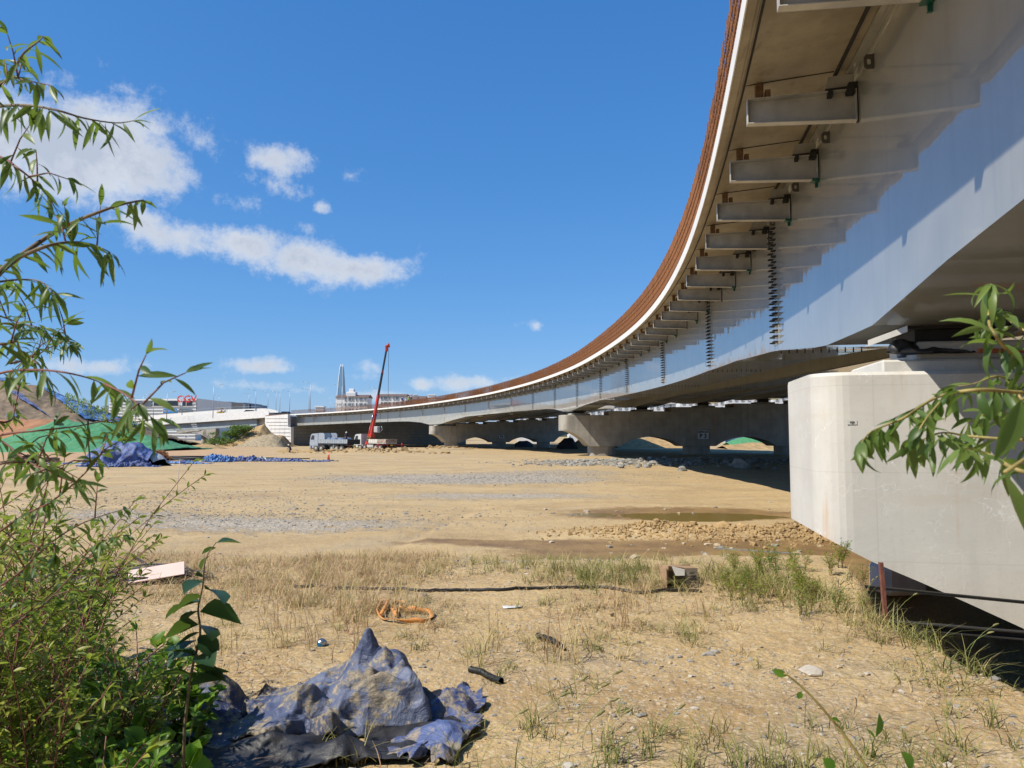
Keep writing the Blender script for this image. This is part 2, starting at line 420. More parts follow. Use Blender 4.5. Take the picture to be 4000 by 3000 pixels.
def m_leaf(name, c1, c2, trans=.45):
    m = NT(name); n = m.noise(14, 3, .6); oi = m.N.new('ShaderNodeAttribute'); oi.attribute_name = 'tint'
    c = m.mix(oi.outputs['Fac'], c1, c2); c = m.mix(m.math('MULTIPLY', m.ramp(n, .4, .7), .3), c, tuple(v*.6 for v in c1))
    m.color(c); m.rough(.42); m.bsdf.inputs['Specular IOR Level'].default_value = .4
    tr = m.N.new('ShaderNodeBsdfTranslucent'); m.L.new(m.mix(.5, c, (.35, .55, .06)), tr.inputs[0])
    mx = m.N.new('ShaderNodeMixShader'); mx.inputs[0].default_value = trans
    m.L.new(m.bsdf.outputs[0], mx.inputs[1]); m.L.new(tr.outputs[0], mx.inputs[2]); m.L.new(mx.outputs[0], m.out.inputs[0]); return m.mat


def m_grass():
    m = NT('grass_blade'); a = m.attr('tint'); r = m.N.new('ShaderNodeValToRGB'); e = r.color_ramp.elements
    e[0].position = 0; e[0].color = (.10, .135, .03, 1); e[1].position = 1; e[1].color = (.66, .52, .29, 1)
    for p, c in ((.3, (.22, .225, .06, 1)), (.5, (.36, .33, .12, 1)), (.75, (.60, .45, .23, 1)), (.9, (.46, .27, .16, 1))):
        x = r.color_ramp.elements.new(p); x.color = c
    m.L.new(a.outputs['Fac'], r.inputs[0]); m.color(r.outputs[0]); m.rough(.5); m.bsdf.inputs['Specular IOR Level'].default_value = .3
    tr = m.N.new('ShaderNodeBsdfTranslucent'); m.L.new(r.outputs[0], tr.inputs[0]); mx = m.N.new('ShaderNodeMixShader'); mx.inputs[0].default_value = .3
    m.L.new(m.bsdf.outputs[0], mx.inputs[1]); m.L.new(tr.outputs[0], mx.inputs[2]); m.L.new(mx.outputs[0], m.out.inputs[0]); return m.mat


def m_stone():
    m = NT('gravel_stone'); a = m.attr('tint'); r = m.N.new('ShaderNodeValToRGB'); e = r.color_ramp.elements
    e[0].color = (.20, .195, .18, 1); e[1].color = (.50, .47, .42, 1)
    for p, c in ((.35, (.33, .315, .28, 1)), (.6, (.42, .34, .23, 1)), (.8, (.48, .36, .21, 1))):
        x = r.color_ramp.elements.new(p); x.color = c
    m.L.new(a.outputs['Fac'], r.inputs[0]); m.color(m.mix(m.math('MULTIPLY', m.noise(40, 4), .4), r.outputs[0], (.2, .17, .13))); m.rough(.9); m.bump(m.noise(60, 3), .4, .003); return m.mat


def m_tarp(name='tarp_fabric', c1=(.10, .15, .42), c2=(.055, .085, .27), dirt=.85):
    m = NT(name); n = m.noise(5.5, 6, .68); n2 = m.noise(22, 6, .7); n3 = m.noise(2.2, 3, .5)
    c = m.mix(m.ramp(n3, .35, .65), c1, c2)
    d = m.ramp(m.math('ADD', m.math('MULTIPLY', n, .8), m.math('MULTIPLY', n2, .35)), .535, .65)
    c = m.mix(m.math('MULTIPLY', d, dirt), c, m.mix(m.ramp(n2, .35, .7), (.16, .14, .105), (.40, .325, .21)))
    sp2 = m.voro(70, 'F1'); c = m.mix(m.math('MULTIPLY', m.ramp(sp2, .45, .2), m.math('MULTIPLY', m.ramp(n, .42, .55), .5)), c, (.10, .09, .075)); m.color(c); m.rough(m.math('ADD', .42, m.math('MULTIPLY', d, .45))); m.bsdf.inputs['Specular IOR Level'].default_value = .35; m.bump(m.math('ADD', m.math('MULTIPLY', n2, .6), m.math('ADD', m.math('MULTIPLY', m.voro(11, 'F1', stretch=(1, 1.6, 1)), 1.2), m.math('MULTIPLY', m.noise(9, 5, .6, dist=1.2), 1.6))), .8, .014)
    return m.mat


def m_water():
    m = NT('puddle_water'); m.color((.24, .165, .045)); m.bsdf.inputs['Specular IOR Level'].default_value = .3; m.rough(.12); m.bump(m.noise(9, 2), .05, .01); return m.mat


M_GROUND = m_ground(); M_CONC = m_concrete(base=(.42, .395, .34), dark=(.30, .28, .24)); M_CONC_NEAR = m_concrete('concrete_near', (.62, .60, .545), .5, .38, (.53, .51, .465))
M_CONC_WHITE = m_concrete('concrete_white', (.74, .72, .68), .1, 0, (.66, .64, .60))
M_GIRDER = m_girder(); M_RUST = m_rust(); M_WATER = m_water(); M_GRASS = m_grass(); M_STONE = m_stone()
M_WHITE = simple('white_paint', (.78, .77, .74), .45, 0, .06, 1.5)
M_OFFW = simple('fascia_white', (.80, .79, .76), .6, 0, .05, .6)
def m_slab():
    m = NT('slab_underside'); c = m.mix(m.ramp(m.noise(.8, 6, .65), .32, .68), (.27, .225, .155), (.42, .36, .26)); c = m.mix(m.math('MULTIPLY', m.ramp(m.noise(4.5, 6, .7), .55, .72), .45), c, (.19, .155, .10))
    c = m.mix(m.math('MULTIPLY', m.ramp(m.noise(1.0, 4, .6, stretch=(6, 1.2, 1)), .62, .70), .4), c, (.16, .12, .075)); m.color(c); m.rough(.5); m.bump(m.noise(6, 4), .1, .01); return m.mat
M_SLAB = m_slab()
M_STEEL = simple('bracket_steel', (.58, .56, .51), .35, .05, .15, 2.0)
M_DARK = simple('dark_steel', (.035, .033, .03), .8, .0, .2, 5)
M_BLACK = simple('black_rubber', (.018, .018, .018), .55, 0, .2, 8, .1)
M_WOOD = simple('timber', (.22, .12, .055), .8, 0, .25, 14, .2)
M_LUG = simple('lug_steel', (.13, .12, .105), .5, .2, .15); M_TAPE = simple('green_tape', (.01, .10, .07), .35)
M_GLASS = simple('dark_glass', (.03, .04, .055), .08, 0, .1, 2)
M_WINGLASS = simple('window_glass', (.16, .20, .24), .12, 0, .2, .2)
M_TARP = m_tarp(c1=(.125, .145, .215), c2=(.045, .06, .13), dirt=.85)
M_TARP2 = m_tarp('tarp_clean', (.07, .14, .36), (.035, .07, .24), .45)
M_TARPL = m_tarp('tarp_light', (.08, .25, .55), (.05, .16, .42), .35)
M_TARPW = m_tarp('tarp_white', (.55, .58, .58), (.40, .44, .46), .3)
M_TARPIN = simple('tarp_inner_gap_shade', (.035, .035, .04), .5, 0, .3, 6, .3)  # dark back of the tarps; also paints the shade in their gaps
M_NET = m_tarp('green_netting', (.025, .25, .085), (.035, .29, .11), .5)
M_SOIL = simple('mound_soil', (.44, .295, .135), .95, 0, .16, .9, .5)
M_SOILB = simple('brown_soil', (.26, .19, .12), .95, 0, .2, .8, .5)
M_REDSOIL = simple('red_soil', (.42, .20, .095), .95, 0, .14, .5, .5)
M_LAMP = simple('galvanised_pole', (.46, .50, .53), .45, .3, .05)
M_TRUNK = simple('bark_twig', (.20, .15, .08), .75, 0, .2, 30, .2)
M_TWIGY = simple('yellow_twig', (.38, .30, .10), .6, 0, .2, 30)
M_TWIGR = simple('red_stem', (.24, .09, .06), .6, 0, .2, 30)
M_LEAF = m_leaf('willow_leaf', (.045, .10, .025), (.17, .24, .06), .38)
M_LEAFV = m_leaf('vine_leaf', (.055, .15, .018), (.20, .36, .04), .5)
M_LEAFD = m_leaf('dark_leaf', (.015, .045, .022), (.03, .08, .03), .22)
M_LEAFY = m_leaf('weed_leaf', (.14, .20, .025), (.42, .42, .07), .48)

# ---------------------------------------------------------------- bridge line: one circular arc
CX, CY, RR = -222.95, 52.89, 230.3
ZS = [(-95, 7.6), (-60, 8.05), (-43, 8.2), (-30, 8.42), (0, 8.98), (33, 9.42), (60, 9.55), (95, 9.45), (130, 9.12), (160, 8.85), (190, 8.7), (230, 8.5)]
_zy = np.interp(np.arange(-95, 231, 1.0), [a for a, _ in ZS], [b for _, b in ZS]); _zy = np.convolve(np.pad(_zy, 8, 'edge'), np.ones(17)/17, 'valid')
def zf(s): return float(np.interp(s, np.arange(-95, 231, 1.0), _zy))
SUP = .067
_RS = [(-95, -.5), (-60, -.32), (-43.8, -.14), (-35, .08), (-25, .22), (-14, .17), (-4, -.05), (8, -.3), (25, -.25), (42, -.2), (58, -.05), (75, .25), (103, .55), (131, .45), (160, .0), (230, 0)]
_rx = np.arange(-95, 231, 1.0); _ry = np.interp(_rx, [a for a, _ in _RS], [b for _, b in _RS]); _ry = np.convolve(np.pad(_ry, 6, 'edge'), np.ones(13)/13, 'valid')
def arc(s, off, z):
    th = s/RR; r = RR+off+float(np.interp(s, _rx, _ry)); return Vector((CX+r*math.cos(th), CY+r*math.sin(th), z))
def rad(s): th = s/RR; return Vector((math.cos(th), math.sin(th), 0))
def tan(s): th = s/RR; return Vector((-math.sin(th), math.cos(th), 0))
ZB = [(-95, 4.6), (-70, 4.95), (-58, 5.0), (-50, 4.75), (-45.1, 4.5), (-41.9, 4.22), (-38.6, 4.3), (-33.4, 4.82), (-27, 5.2), (-20.6, 5.4), (-8.3, 5.6), (4.8, 5.80), (16.7, 5.96), (25, 5.82), (31, 5.48), (33.5, 5.42), (36.2, 5.5), (41, 5.95), (45.7, 6.15), (62.6, 6.38), (80, 6.42), (92.5, 6.3), (101, 5.75), (108, 5.05), (114, 5.03), (119, 5.6), (126, 5.95), (133, 6.02), (153, 6.02), (175, 5.8), (191, 5.6)]
def zb(s): return float(np.interp(s, [a for a, b in ZB], [b for a, b in ZB]))
P2S, P3S, P4S, ABS = -41.2, 33.3, 110.8, 190.5
GIR = [1.95+7.6*i for i in range(5)]; GW = 2.3


# ---------------------------------------------------------------- terrain
def T(x, y):
    x = np.asarray(x, float); y = np.asarray(y, float)
    edge = 10.0+1.2*(fbm(x*.35, y*0+1.3, 3, 5)-.5)*2
    bank = 1.1*(1-sstep(edge-1.5, edge+5.5, y))
    z = bank + .10*(fbm(x*.5, y*.5, 3, 21)-.5)*sstep(2, 8, y)
    z = z + .22*(fbm(x*.13, y*.13, 4, 3)-.5)*sstep(14, 30, y)*(1-sstep(100, 200, y)*.3)
    z = z - .5*sstep(150, 215, y)
    # shallow rise the pier stands on, and the rubble berm before it
    z = z + .45*gauss(x, y, 20, 90, 24, 9) + .35*gauss(x, y, 21, 73, 13, 3.2)*(0.6+.8*fbm(x*.6, y*.6, 3, 9))
    z = z + .65*gauss(x, y, -21, 108, 7.5, 2.2)*(0.5+1.0*fbm(x*.5, y*.8, 4, 19)) + .5*gauss(x, y, -12, 141, 6, 2.5)*(.5+fbm(x*.5, y*.5, 3, 29))
    # trench round the near pier
    px = sstep(2.98, 3.55, x+.5*(fbm(x*0, y*.9, 2, 8)-.5)); py = sstep(2.0, 4.0, y)*(1-sstep(12.6, 14.2, y)); far = 1-sstep(30, 36, x)
    edge2 = 1-sstep(7.0, 8.0, y)*(1-sstep(3.4, 4.3, x-.25*(y-7)))
    z = z - (z+1.55)*px*py*far*edge2
    # heap of mud clods and hollow of the puddle
    heap = .9*gauss(x, y, 8.0, 19.6, 2.0, 1.1, .05)+.62*gauss(x, y, 4.2, 20.3, 1.9, .8)+.8*gauss(x, y, 11.2, 19.6, 2.2, 1.2)
    lump = np.abs(fbm(x*3.4, y*3.4, 4, 31, .62)-.5)*2
    z = z + heap*(.08+.52*(1-lump)**1.5*fbm(x*1.1, y*1.1, 2, 41))
    z = z - .16*gauss(x, y, 6.0, 24.9, 3.6, 1.5)
    r = np.sqrt(x*x+y*y)
    z = z + (.030*(fbm(x*5, y*5, 3, 51)-.5))*(1-sstep(25, 60, r)) + .012*(fbm(x*22, y*22, 2, 61)-.5)*(1-sstep(6, 14, r))
    # tyre ruts
    z = z - .05*np.exp(-((x+2.4-.16*(y-20))/.25)**2)*sstep(15, 18, y)*(1-sstep(24, 30, y))
    return z


def tz(x, y): return float(T(x, y))
def onT(px, py):
    """where the photograph's pixel meets the built terrain"""
    z = 0.0
    for _ in range(40):
        p = onz(px, py, z); z = .6*z+.4*tz(p.x, p.y)
    return Vector((p.x, p.y, tz(p.x, p.y)))


def build_ground():
    a1 = np.linspace(-48, 48, 620); a2 = np.concatenate([np.linspace(48, 312, 90)[1:-1]]); az = np.radians(np.concatenate([a1, a2])); n = len(az)
    r = np.concatenate([[0.4], np.geomspace(1.2, 60, 420), np.geomspace(60, 400, 120)[1:], np.geomspace(400, 9000, 16)[1:]])
    A, Rm = np.meshgrid(az, r); X = Rm*np.sin(A); Y = Rm*np.cos(A); Z = T(X, Y)
    V = np.stack([X, Y, Z], -1).reshape(-1, 3); F = grid_faces(len(r), n, True)[:, ::-1]
    x, y = X, Y
    grav = .7*gauss(x, y, -4, 47, 13, 8)+.75*gauss(x, y, -2, 44, 6, 3)+.75*gauss(x, y, -7, 22, 7, 2.6)+.4*gauss(x, y, -3, 31, 9, 3)+.55*gauss(x, y, -14, 25, 5, 2)+.7*gauss(x, y, 9, 74, 9, 6)+.5*gauss(x, y, -26, 70, 30, 3)
    grav += .45*gauss(x, y, 1, 33, 7, 2)+.4*gauss(x, y, 5, 55, 6, 5)+.22*gauss(x, y, 1.6, 4.4, 1.6, 1.2)+.3*gauss(x, y, 2.6, 6.0, 1.2, .5)+.35*gauss(x, y, -3, 15, 5, 2.5)+.35*gauss(x, y, 4.2, 26.3, 2.5, .8)
    wet = .95*gauss(x, y, 5.6, 25.4, 5.0, 2.6)+1.1*gauss(x, y, 4.8, 16.4, 5.6, 2.5)+1.0*gauss(x, y, 10, 15.5, 4.5, 2.6)+.55*gauss(x, y, -1.0, 18.5, 3.2, .7)+.5*gauss(x, y, 14, 22, 3, 3)
    red = sstep(-.36, -.22, -(x/np.maximum(y, 1)+.62))*0+.85*sstep(.25, .5, -x/np.maximum(y, 1))*sstep(60, 90, y)*(1-sstep(200, 260, y))
    mask = np.stack([np.clip(grav, 0, 1), np.clip(wet, 0, 1), np.clip(red, 0, 1), np.ones_like(x)], -1).reshape(-1, 4)
    o = raw_mesh('ground', V, F, M_GROUND, smooth=True, attr={'mask': ('FLOAT_COLOR', mask)}); tag(o, kind='structure')
    # puddle
    th = np.linspace(0, 2*math.pi, 60, endpoint=False); rr = 1+.25*(fbm(np.cos(th)*1.5+3, np.sin(th)*1.5, 3, 4)-.5)*2
    b = MB(); pts = [(6.0+4.2*q*math.cos(t), 24.9+1.9*q*math.sin(t), 0) for t, q in zip(th, rr)]
    b.add(pts, [tuple(range(60))]); zc = tz(6.0, 24.9)+.10
    p = b.build('puddle_water', M_WATER, loc=(0, 0, zc), fix=False); tag(p, kind='structure')


build_ground()


# ---------------------------------------------------------------- the new bridge
bridge = thing('curved_bridge', 'long curved steel box girder bridge with rusty rebar along its edge, sweeping overhead', 'bridge')


def sweep(name, prof, s0, s1, ds, mat, closed=True, ends=True, parent=bridge, zbase=zf, mi=None, smooth=False):
    """prof(s) -> list of (offset, z absolute)"""
    S = np.linspace(s0, s1, max(2, int(round((s1-s0)/ds))+1)); V = []
    for s in S:
        for (o, z) in prof(s): V.append(arc(s, o, z))
    n = len(prof(s0)); F = grid_faces(len(S), n, closed).tolist()
    b = MB(); b.add(V, F, 0, smooth)
    if ends and closed: b.add([V[i] for i in range(n)], [tuple(range(n))]); b.add(V[-n:], [tuple(range(n))])
    return b.build(name, mat, parent)


S0, S1 = -92.0, 190.0
def deck_prof(s):
    z = zf(s); W = 36.6
    return [(0.0, z), (0.0, z+.31), (.04, z+.32), (W, z+.32+SUP*W), (W, z+SUP*W), (34.7, z+SUP*34.7+.12), (2.5, z+.28), (1.9, z+.22), (.45, z+.10), (.18, z+.06), (.17, z+.035), (.13, z+.035), (.12, z+.005)]
sweep('deck_slab', deck_prof, S0, S1, 1.0, M_SLAB)
sweep('fascia', lambda s: [(-.022, zf(s)-.01), (-.022, zf(s)+.305), (-.003, zf(s)+.312), (-.003, zf(s)-.01)], S0, S1, 1.0, M_OFFW)
girders = []
for gi, g0 in enumerate(GIR):
    zo = .5*gi
    def gprof(s, g0=g0, zo=zo):
        zt = zf(s)+.22+SUP*(g0-1.9); zz = zb(s)+zo
        return [(g0, zz+.03), (g0, zt), (g0+GW, zt+SUP*GW), (g0+GW, zz+.03), (g0+GW+.07, zz+.03), (g0+GW+.07, zz), (g0-.07, zz), (g0-.07, zz+.03)]
    g = sweep('box_girder', gprof, S0, S1-.6, 1.0, M_GIRDER); girders.append(g)
    g['label'] = ['outer grey glossy girder mirroring the sky' if gi == 0 else 'shaded grey girder under the deck'][0]
# top flange line of the near girder and weld seams
sweep('top_flange', lambda s: [(1.80, zf(s)+.155), (1.80, zf(s)+.185), (1.947, zf(s)+.185), (1.947, zf(s)+.155)], S0, 100, 1.0, M_GIRDER, parent=girders[0])

sweep('drip_joint', lambda s: [(.20, zf(s)+.055), (.20, zf(s)+.068), (.235, zf(s)+.075), (.235, zf(s)+.062)], S0, 60, 1.0, M_DARK)
sweep('haunch_recess_shade', lambda s: [(1.62, zf(s)+.150), (1.62, zf(s)+.20), (1.665, zf(s)+.20), (1.665, zf(s)+.155)], S0, 100, 1.0, M_DARK)  # strip coloured dark to stand for a shaded recess at the web top
sweep('joint_seal', lambda s: [(1.935, zf(s)+.02), (1.935, zf(s)+.05), (1.948, zf(s)+.05), (1.948, zf(s)+.02)], S0, 100, 1.0, M_STEEL, parent=girders[0])
# splices with bolts
SPL = [-46.3, -33.3, -20.9, -7.9, 5.0, 17.0, 29.0, 41.0, 53.4, 66.0, 79.5, 93.3, 105.5, 118.0, 131.0, 142, 152.8, 161, 170.0, 179.2]
SPL[0] = -58.0
for s in SPL:
    zt = zf(s)+.12; z0 = zb(s)+.06; o = arc(s, 1.95, 0); u = -rad(s); t = tan(s); b = MB(); near = s < 60
    for dt in ((-.17, .17) if near else (0,)):
        b.prism([(-.14 if near else -.26, z0+.10), (.14 if near else .26, z0+.10), (.14 if near else .26, zt-.25), (-.14 if near else -.26, zt-.25)], u, .018, org=o+t*dt, ex=t, ey=(0, 0, 1))
    sp = b.build('splice_plate', M_GIRDER if near else M_STEEL, girders[0])
    b = MB(); z = z0+.16; k = 0
    while z < zt-.3:
        for dt in ((-.25, -.18, -.11, .11, .18, .25) if near else (-.15, .15)):
            q = o+t*dt+u*.018+Vector((0, 0, z)); b.cyl(q, q+u*(.12 if near else .14), .021 if near else .05, .014 if near else .05, 6, smooth=False)
        z += .15 if near else .32; k += 1
    b.build('bolt_pattern', M_DARK if near else M_STEEL, sp)
    if s < 110:   # bolts under the bottom flange and cross frames
        b = MB()
        for j in range(5):
            g0 = GIR[j]
            for q in range(11):
                p = arc(s, g0+.1+q*.2, zb(s)+.5*j); b.cyl(p, p-Vector((0, 0, .07)), .02, .015, 5, smooth=False)
        b.build('bolt_pattern', M_DARK, sp)
for s in np.arange(-64.2, 186, 6.25):
    for j in range(4):
        a, c = GIR[j]+GW, GIR[j+1]; b = MB()
        zt = zf(s)+.22+SUP*a; za = zt-1.0; e = .5
        p0 = arc(s, a+.01, za-.4); p1 = arc(s, c-.01, za+e-.4)
        t = tan(s); b.tube([p0, p1], .11, 4, smooth=False); b.tube([arc(s, a+.01, zt-.35), arc(s, c-.01, zt-.35+e)], .11, 4, smooth=False)
        b.tube([p0, arc(s, (a+c)/2, zt-.1)], .06, 4, smooth=False); b.tube([p1, arc(s, (a+c)/2, zt-.1)], .06, 4, smooth=False)
        if s < 120: b.build('cross_frame', M_STEEL, bridge)

# cantilever brackets of the slab formwork
def bracket_mesh():
    """local x = outwards from the web (towards the slab edge), y = along, z up; origin on the web at slab level"""
    L = 1.70; b = MB()
    b.prism([(0.03, -.80), (L, -.74), (L, -.74+.40), (0.03, -.80+.50)], (0, 1, 0), .012, org=(0, -.006, 0))      # web plate
    b.prism([(0.03, -.80), (L, -.74), (L, -.728), (0.03, -.788)], (0, 1, 0), .15, org=(0, -.006, 0))               # lower flange
    b.prism([(0.03, -.30), (L, -.34), (L, -.328), (0.03, -.288)], (0, 1, 0), .15, org=(0, -.006, 0))
    b.prism([(L-.012, -.728), (L, -.728), (L, -.34), (L-.012, -.34)], (0, 1, 0), .14, org=(0, -.006, 0)); b.box((.035, .065, -.55), (.014, .16, .52))
    b.prism([(.03, -.29), (.50, -.29), (.42, -.02), (.03, .0)], (0, 1, 0), .012, org=(0, .02, 0))
    return b
_bb = bracket_mesh()
_tb = MB(); _tb.box((1.50, .06, -.20), (.12, .14, .25)); _tb.box((1.37, .06, -.26), (.08, .13, .14))
_cb = MB(); _cb.box((.42, .10, -.34), (.07, .12, .10)); _cb.box((.12, .11, -.32), (.12, .12, .11)); _cb.box((.012, .10, -.50), (.03, .05, .66)); _cb.box((.08, .09, -.22), (.12, .10, .08)); _cb.prism([(.5, -.275), (.03, -.245), (.03, -.265), (.5, -.295)], (0, 1, 0), .17, org=(0, -.01, 0))
_gt = MB(); _gt.box((.07, .06, -.80), (.14, .19, .05)); _gt.box((.03, -.03, -.83), (.05, .04, .16))
br0 = None; BRS = [-70.35+2.915*i for i in range(90)]; BRS[9] = -44.65
for i, s in enumerate(BRS):
    if s > 189: break
    # local frame: x = -radial, y = -tangent (towards us), z up
    u = -rad(s); t = -tan(s); o = arc(s, 1.95, zf(s)+.16)
    Mx = Matrix(((u.x, t.x, 0, o.x), (u.y, t.y, 0, o.y), (0, 0, 1, o.z), (0, 0, 0, 1)))
    if br0 is None:
        br0 = _bb.build('bracket', M_STEEL, bridge); br0.matrix_local = Mx
        k1 = _tb.build('timber_wedge', M_WOOD, br0); k2 = _cb.build('clamp', M_DARK, br0); k3 = _gt.build('green_clamp', M_TAPE, br0); kids = [k1, k2, k3]
    else:
        c = br0.copy(); COL.objects.link(c); c.parent = bridge; c.matrix_local = Mx
        for q, kd in enumerate(kids):
            if s > 75 or (q == 2 and i % 3 == 1): continue
            d = kd.copy(); COL.objects.link(d); d.parent = c
    if s < 40:
        b = MB(); pa, pb = arc(s-.10, .22, zf(s-.10)+.068), arc(s-.10, 1.6, zf(s-.10)+.19); b.tube([pa, pb], .008, 4, smooth=False); b.build('panel_seam', M_DARK, bridge)
    # lifting lug between brackets
    if s < 20:
        b = MB(); p = arc(s-1.05, 1.95, zf(s)-.16); ux = -rad(s-1.05); tx = tan(s-1.05)
        ring = []
        for (a, z) in ((0, -.11), (.11, -.11), (.145, -.07), (.145, .07), (.11, .11), (0, .11)): ring.append((a, z))
        hole = [(.05+.028*math.cos(w), .045*math.sin(w)) for w in np.linspace(-math.pi/2, 1.5*math.pi, 9)[:-1]]
        out = [(0, -.11), (.11, -.11), (.145, -.07), (.145, .07), (.11, .11), (0, .11), (0, .04), (0, -.04)]
        ho = [(.075+.032*math.cos(w), .05*math.sin(w)) for w in [-2.2, -1.2, -.6, .6, 1.2, 2.2, 2.8, 3.5]]
        for dy in (-.008, .008):
            vs = [p+ux*a+Vector((0, 0, z))+tx*dy for a, z in out]+[p+ux*a+Vector((0, 0, z))+tx*dy for a, z in ho]
            b.add(vs, [(k, (k+1) % 8, 8+(k+1) % 8, 8+k) for k in range(8)])
        b.add([p+ux*a+Vector((0, 0, z))+tx*dy for dy in (-.008, .008) for a, z in out], [(k, (k+1) % 8, 8+(k+1) % 8, 8+k) for k in range(8)])
        b.build('lifting_lug', M_LUG, girders[0])

# inspection nozzles under the near girder
for s, off in ((-46.2, 3.05), (-41.2, 4.0), (-46.4, 9.8)):
    b = MB(); p = arc(s, off, zb(s)); b.cyl(p+Vector((0, 0, -.05)), p+Vector((0, 0, .02)), .13, .15, 18); b.cyl(p+Vector((0, 0, -.09)), p+Vector((0, 0, -.05)), .09, .09, 18)
    if off < 9: b.build('drain_nozzle', M_STEEL, girders[0])

# parapet reinforcement: upright bars and long bars
def bar_bm(s, o, h, b, hook=True):
    p = arc(s, o, zf(s)+.31); lean = (random.random()-.5)*.02
    pts = [p, p+Vector((lean, lean, h))]
    if hook: pts.append(p+rad(s)*.05+Vector((lean, lean, h+.012)))
    b.tube(pts, .0135, 4, smooth=False, cap=False)
bars = []
s = -52.0
while s < S1-1:
    bars.append(s); s += .125
vis = [s for s in bars if -44.0 < s < -37.0 and True]
order = sorted(bars, key=lambda s: abs(s+39.0))
first = set(order[:100])
proto = None
for s in sorted(first):
    b = MB(); u = rad(s)
    b.tube([Vector((0, 0, 0)), Vector((0, 0, 1.42)), Vector((.05, 0, 1.46)), Vector((.26, 0, 1.46)), Vector((.30, 0, 1.40)), Vector((.30, 0, 0))], .012, 5, smooth=False, cap=False)
    if proto is None: proto = b.build('rebar', M_RUST, bridge); o = proto
    else: o = proto.copy(); COL.objects.link(o); o.parent = bridge
    o.location = arc(s, .06, zf(s)+.30); o.rotation_euler = ((random.random()-.5)*.02, (random.random()-.5)*.03, s/RR)
b = MB()
for s in bars:
    if s in first: continue
    bar_bm(s, .06, (1.42 if s < -20 else 1.12 if s > 40 else 1.42-.3*(s+20)/60)+random.random()*.05, b)
    if s < 140: bar_bm(s+.05, .36, (1.42 if s < -20 else 1.12 if s > 40 else 1.42-.3*(s+20)/60)-.02, b, False)
rb = b.build('rebar', M_RUST, bridge, fix=False); rb['kind'] = 'stuff'
for (o, h) in ((.045, .16), (.045, .45), (.045, .75), (.045, 1.0), (.37, .30), (.37, .65), (.37, .98)):
    b = MB(); pts = [arc(q, o, zf(q)+.31+h+.006*math.sin(q*3+h*20)) for q in np.arange(-52, S1, 1.5)]
    b.tube(pts, .011, 4, smooth=False); b.build('long_rebar', M_RUST, bridge)

nb = thing('shade_deck', 'unseen parallel deck added to shade the abutment wall past the curved bridge', 'bridge')  # hidden deck, added so that the long abutment wall falls in shade
def nb_prof(s): z = zf(s)+3.1; return [(37.3, z-.9), (37.3, z+.3), (82, z+3.0), (82, z+1.8)]
sweep('deck_slab', nb_prof, 128, 194, 3.0, M_CONC, parent=nb)
# formwork box at the abutment end of the slab
b = MB(); s = S1+.9
for z in (.02, .55): b.prism([(0, 0), (1.9, 0), (1.9, .08), (0, .08)], rad(s), 2.0, org=arc(s-.9, -.15, zf(s)-.1+z), ex=tan(s), ey=(0, 0, 1))
for k in range(7): b.prism([(k*.3, .08), (k*.3+.08, .08), (k*.3+.08, .55), (k*.3, .55)], rad(s), .1, org=arc(s-.9, -.13, zf(s)-.1), ex=tan(s), ey=(0, 0, 1))
b.build('formwork_frame', M_WOOD, bridge)


# ---------------------------------------------------------------- piers
def text_mesh(txt, size, mat, parent, loc, rot, name='lettering', align='CENTER', bold=0.0, xscale=1.0):
    cu = bpy.data.curves.new('lettering', 'FONT'); cu.body = txt; cu.size = size; cu.align_x = align; cu.align_y = 'CENTER'; cu.offset = bold; cu.extrude = .004
    o = bpy.data.objects.new(name, cu); COL.objects.link(o); bpy.context.view_layer.update()
    me = bpy.data.meshes.new_from_object(o.evaluated_get(bpy.context.evaluated_depsgraph_get())); bpy.data.objects.remove(o)
    me.materials.clear(); me.materials.append(mat)
    for v in me.vertices: v.co.x *= xscale
    q = bpy.data.objects.new(name, me); COL.objects.link(q); q.parent = parent; q.location = loc; q.rotation_euler = rot; return q


M_SIGN = simple('sign_plate', (.62, .64, .66), .4, 0, .03); M_INK = simple('black_lettering', (.015, .015, .02), .6, 0, .0)


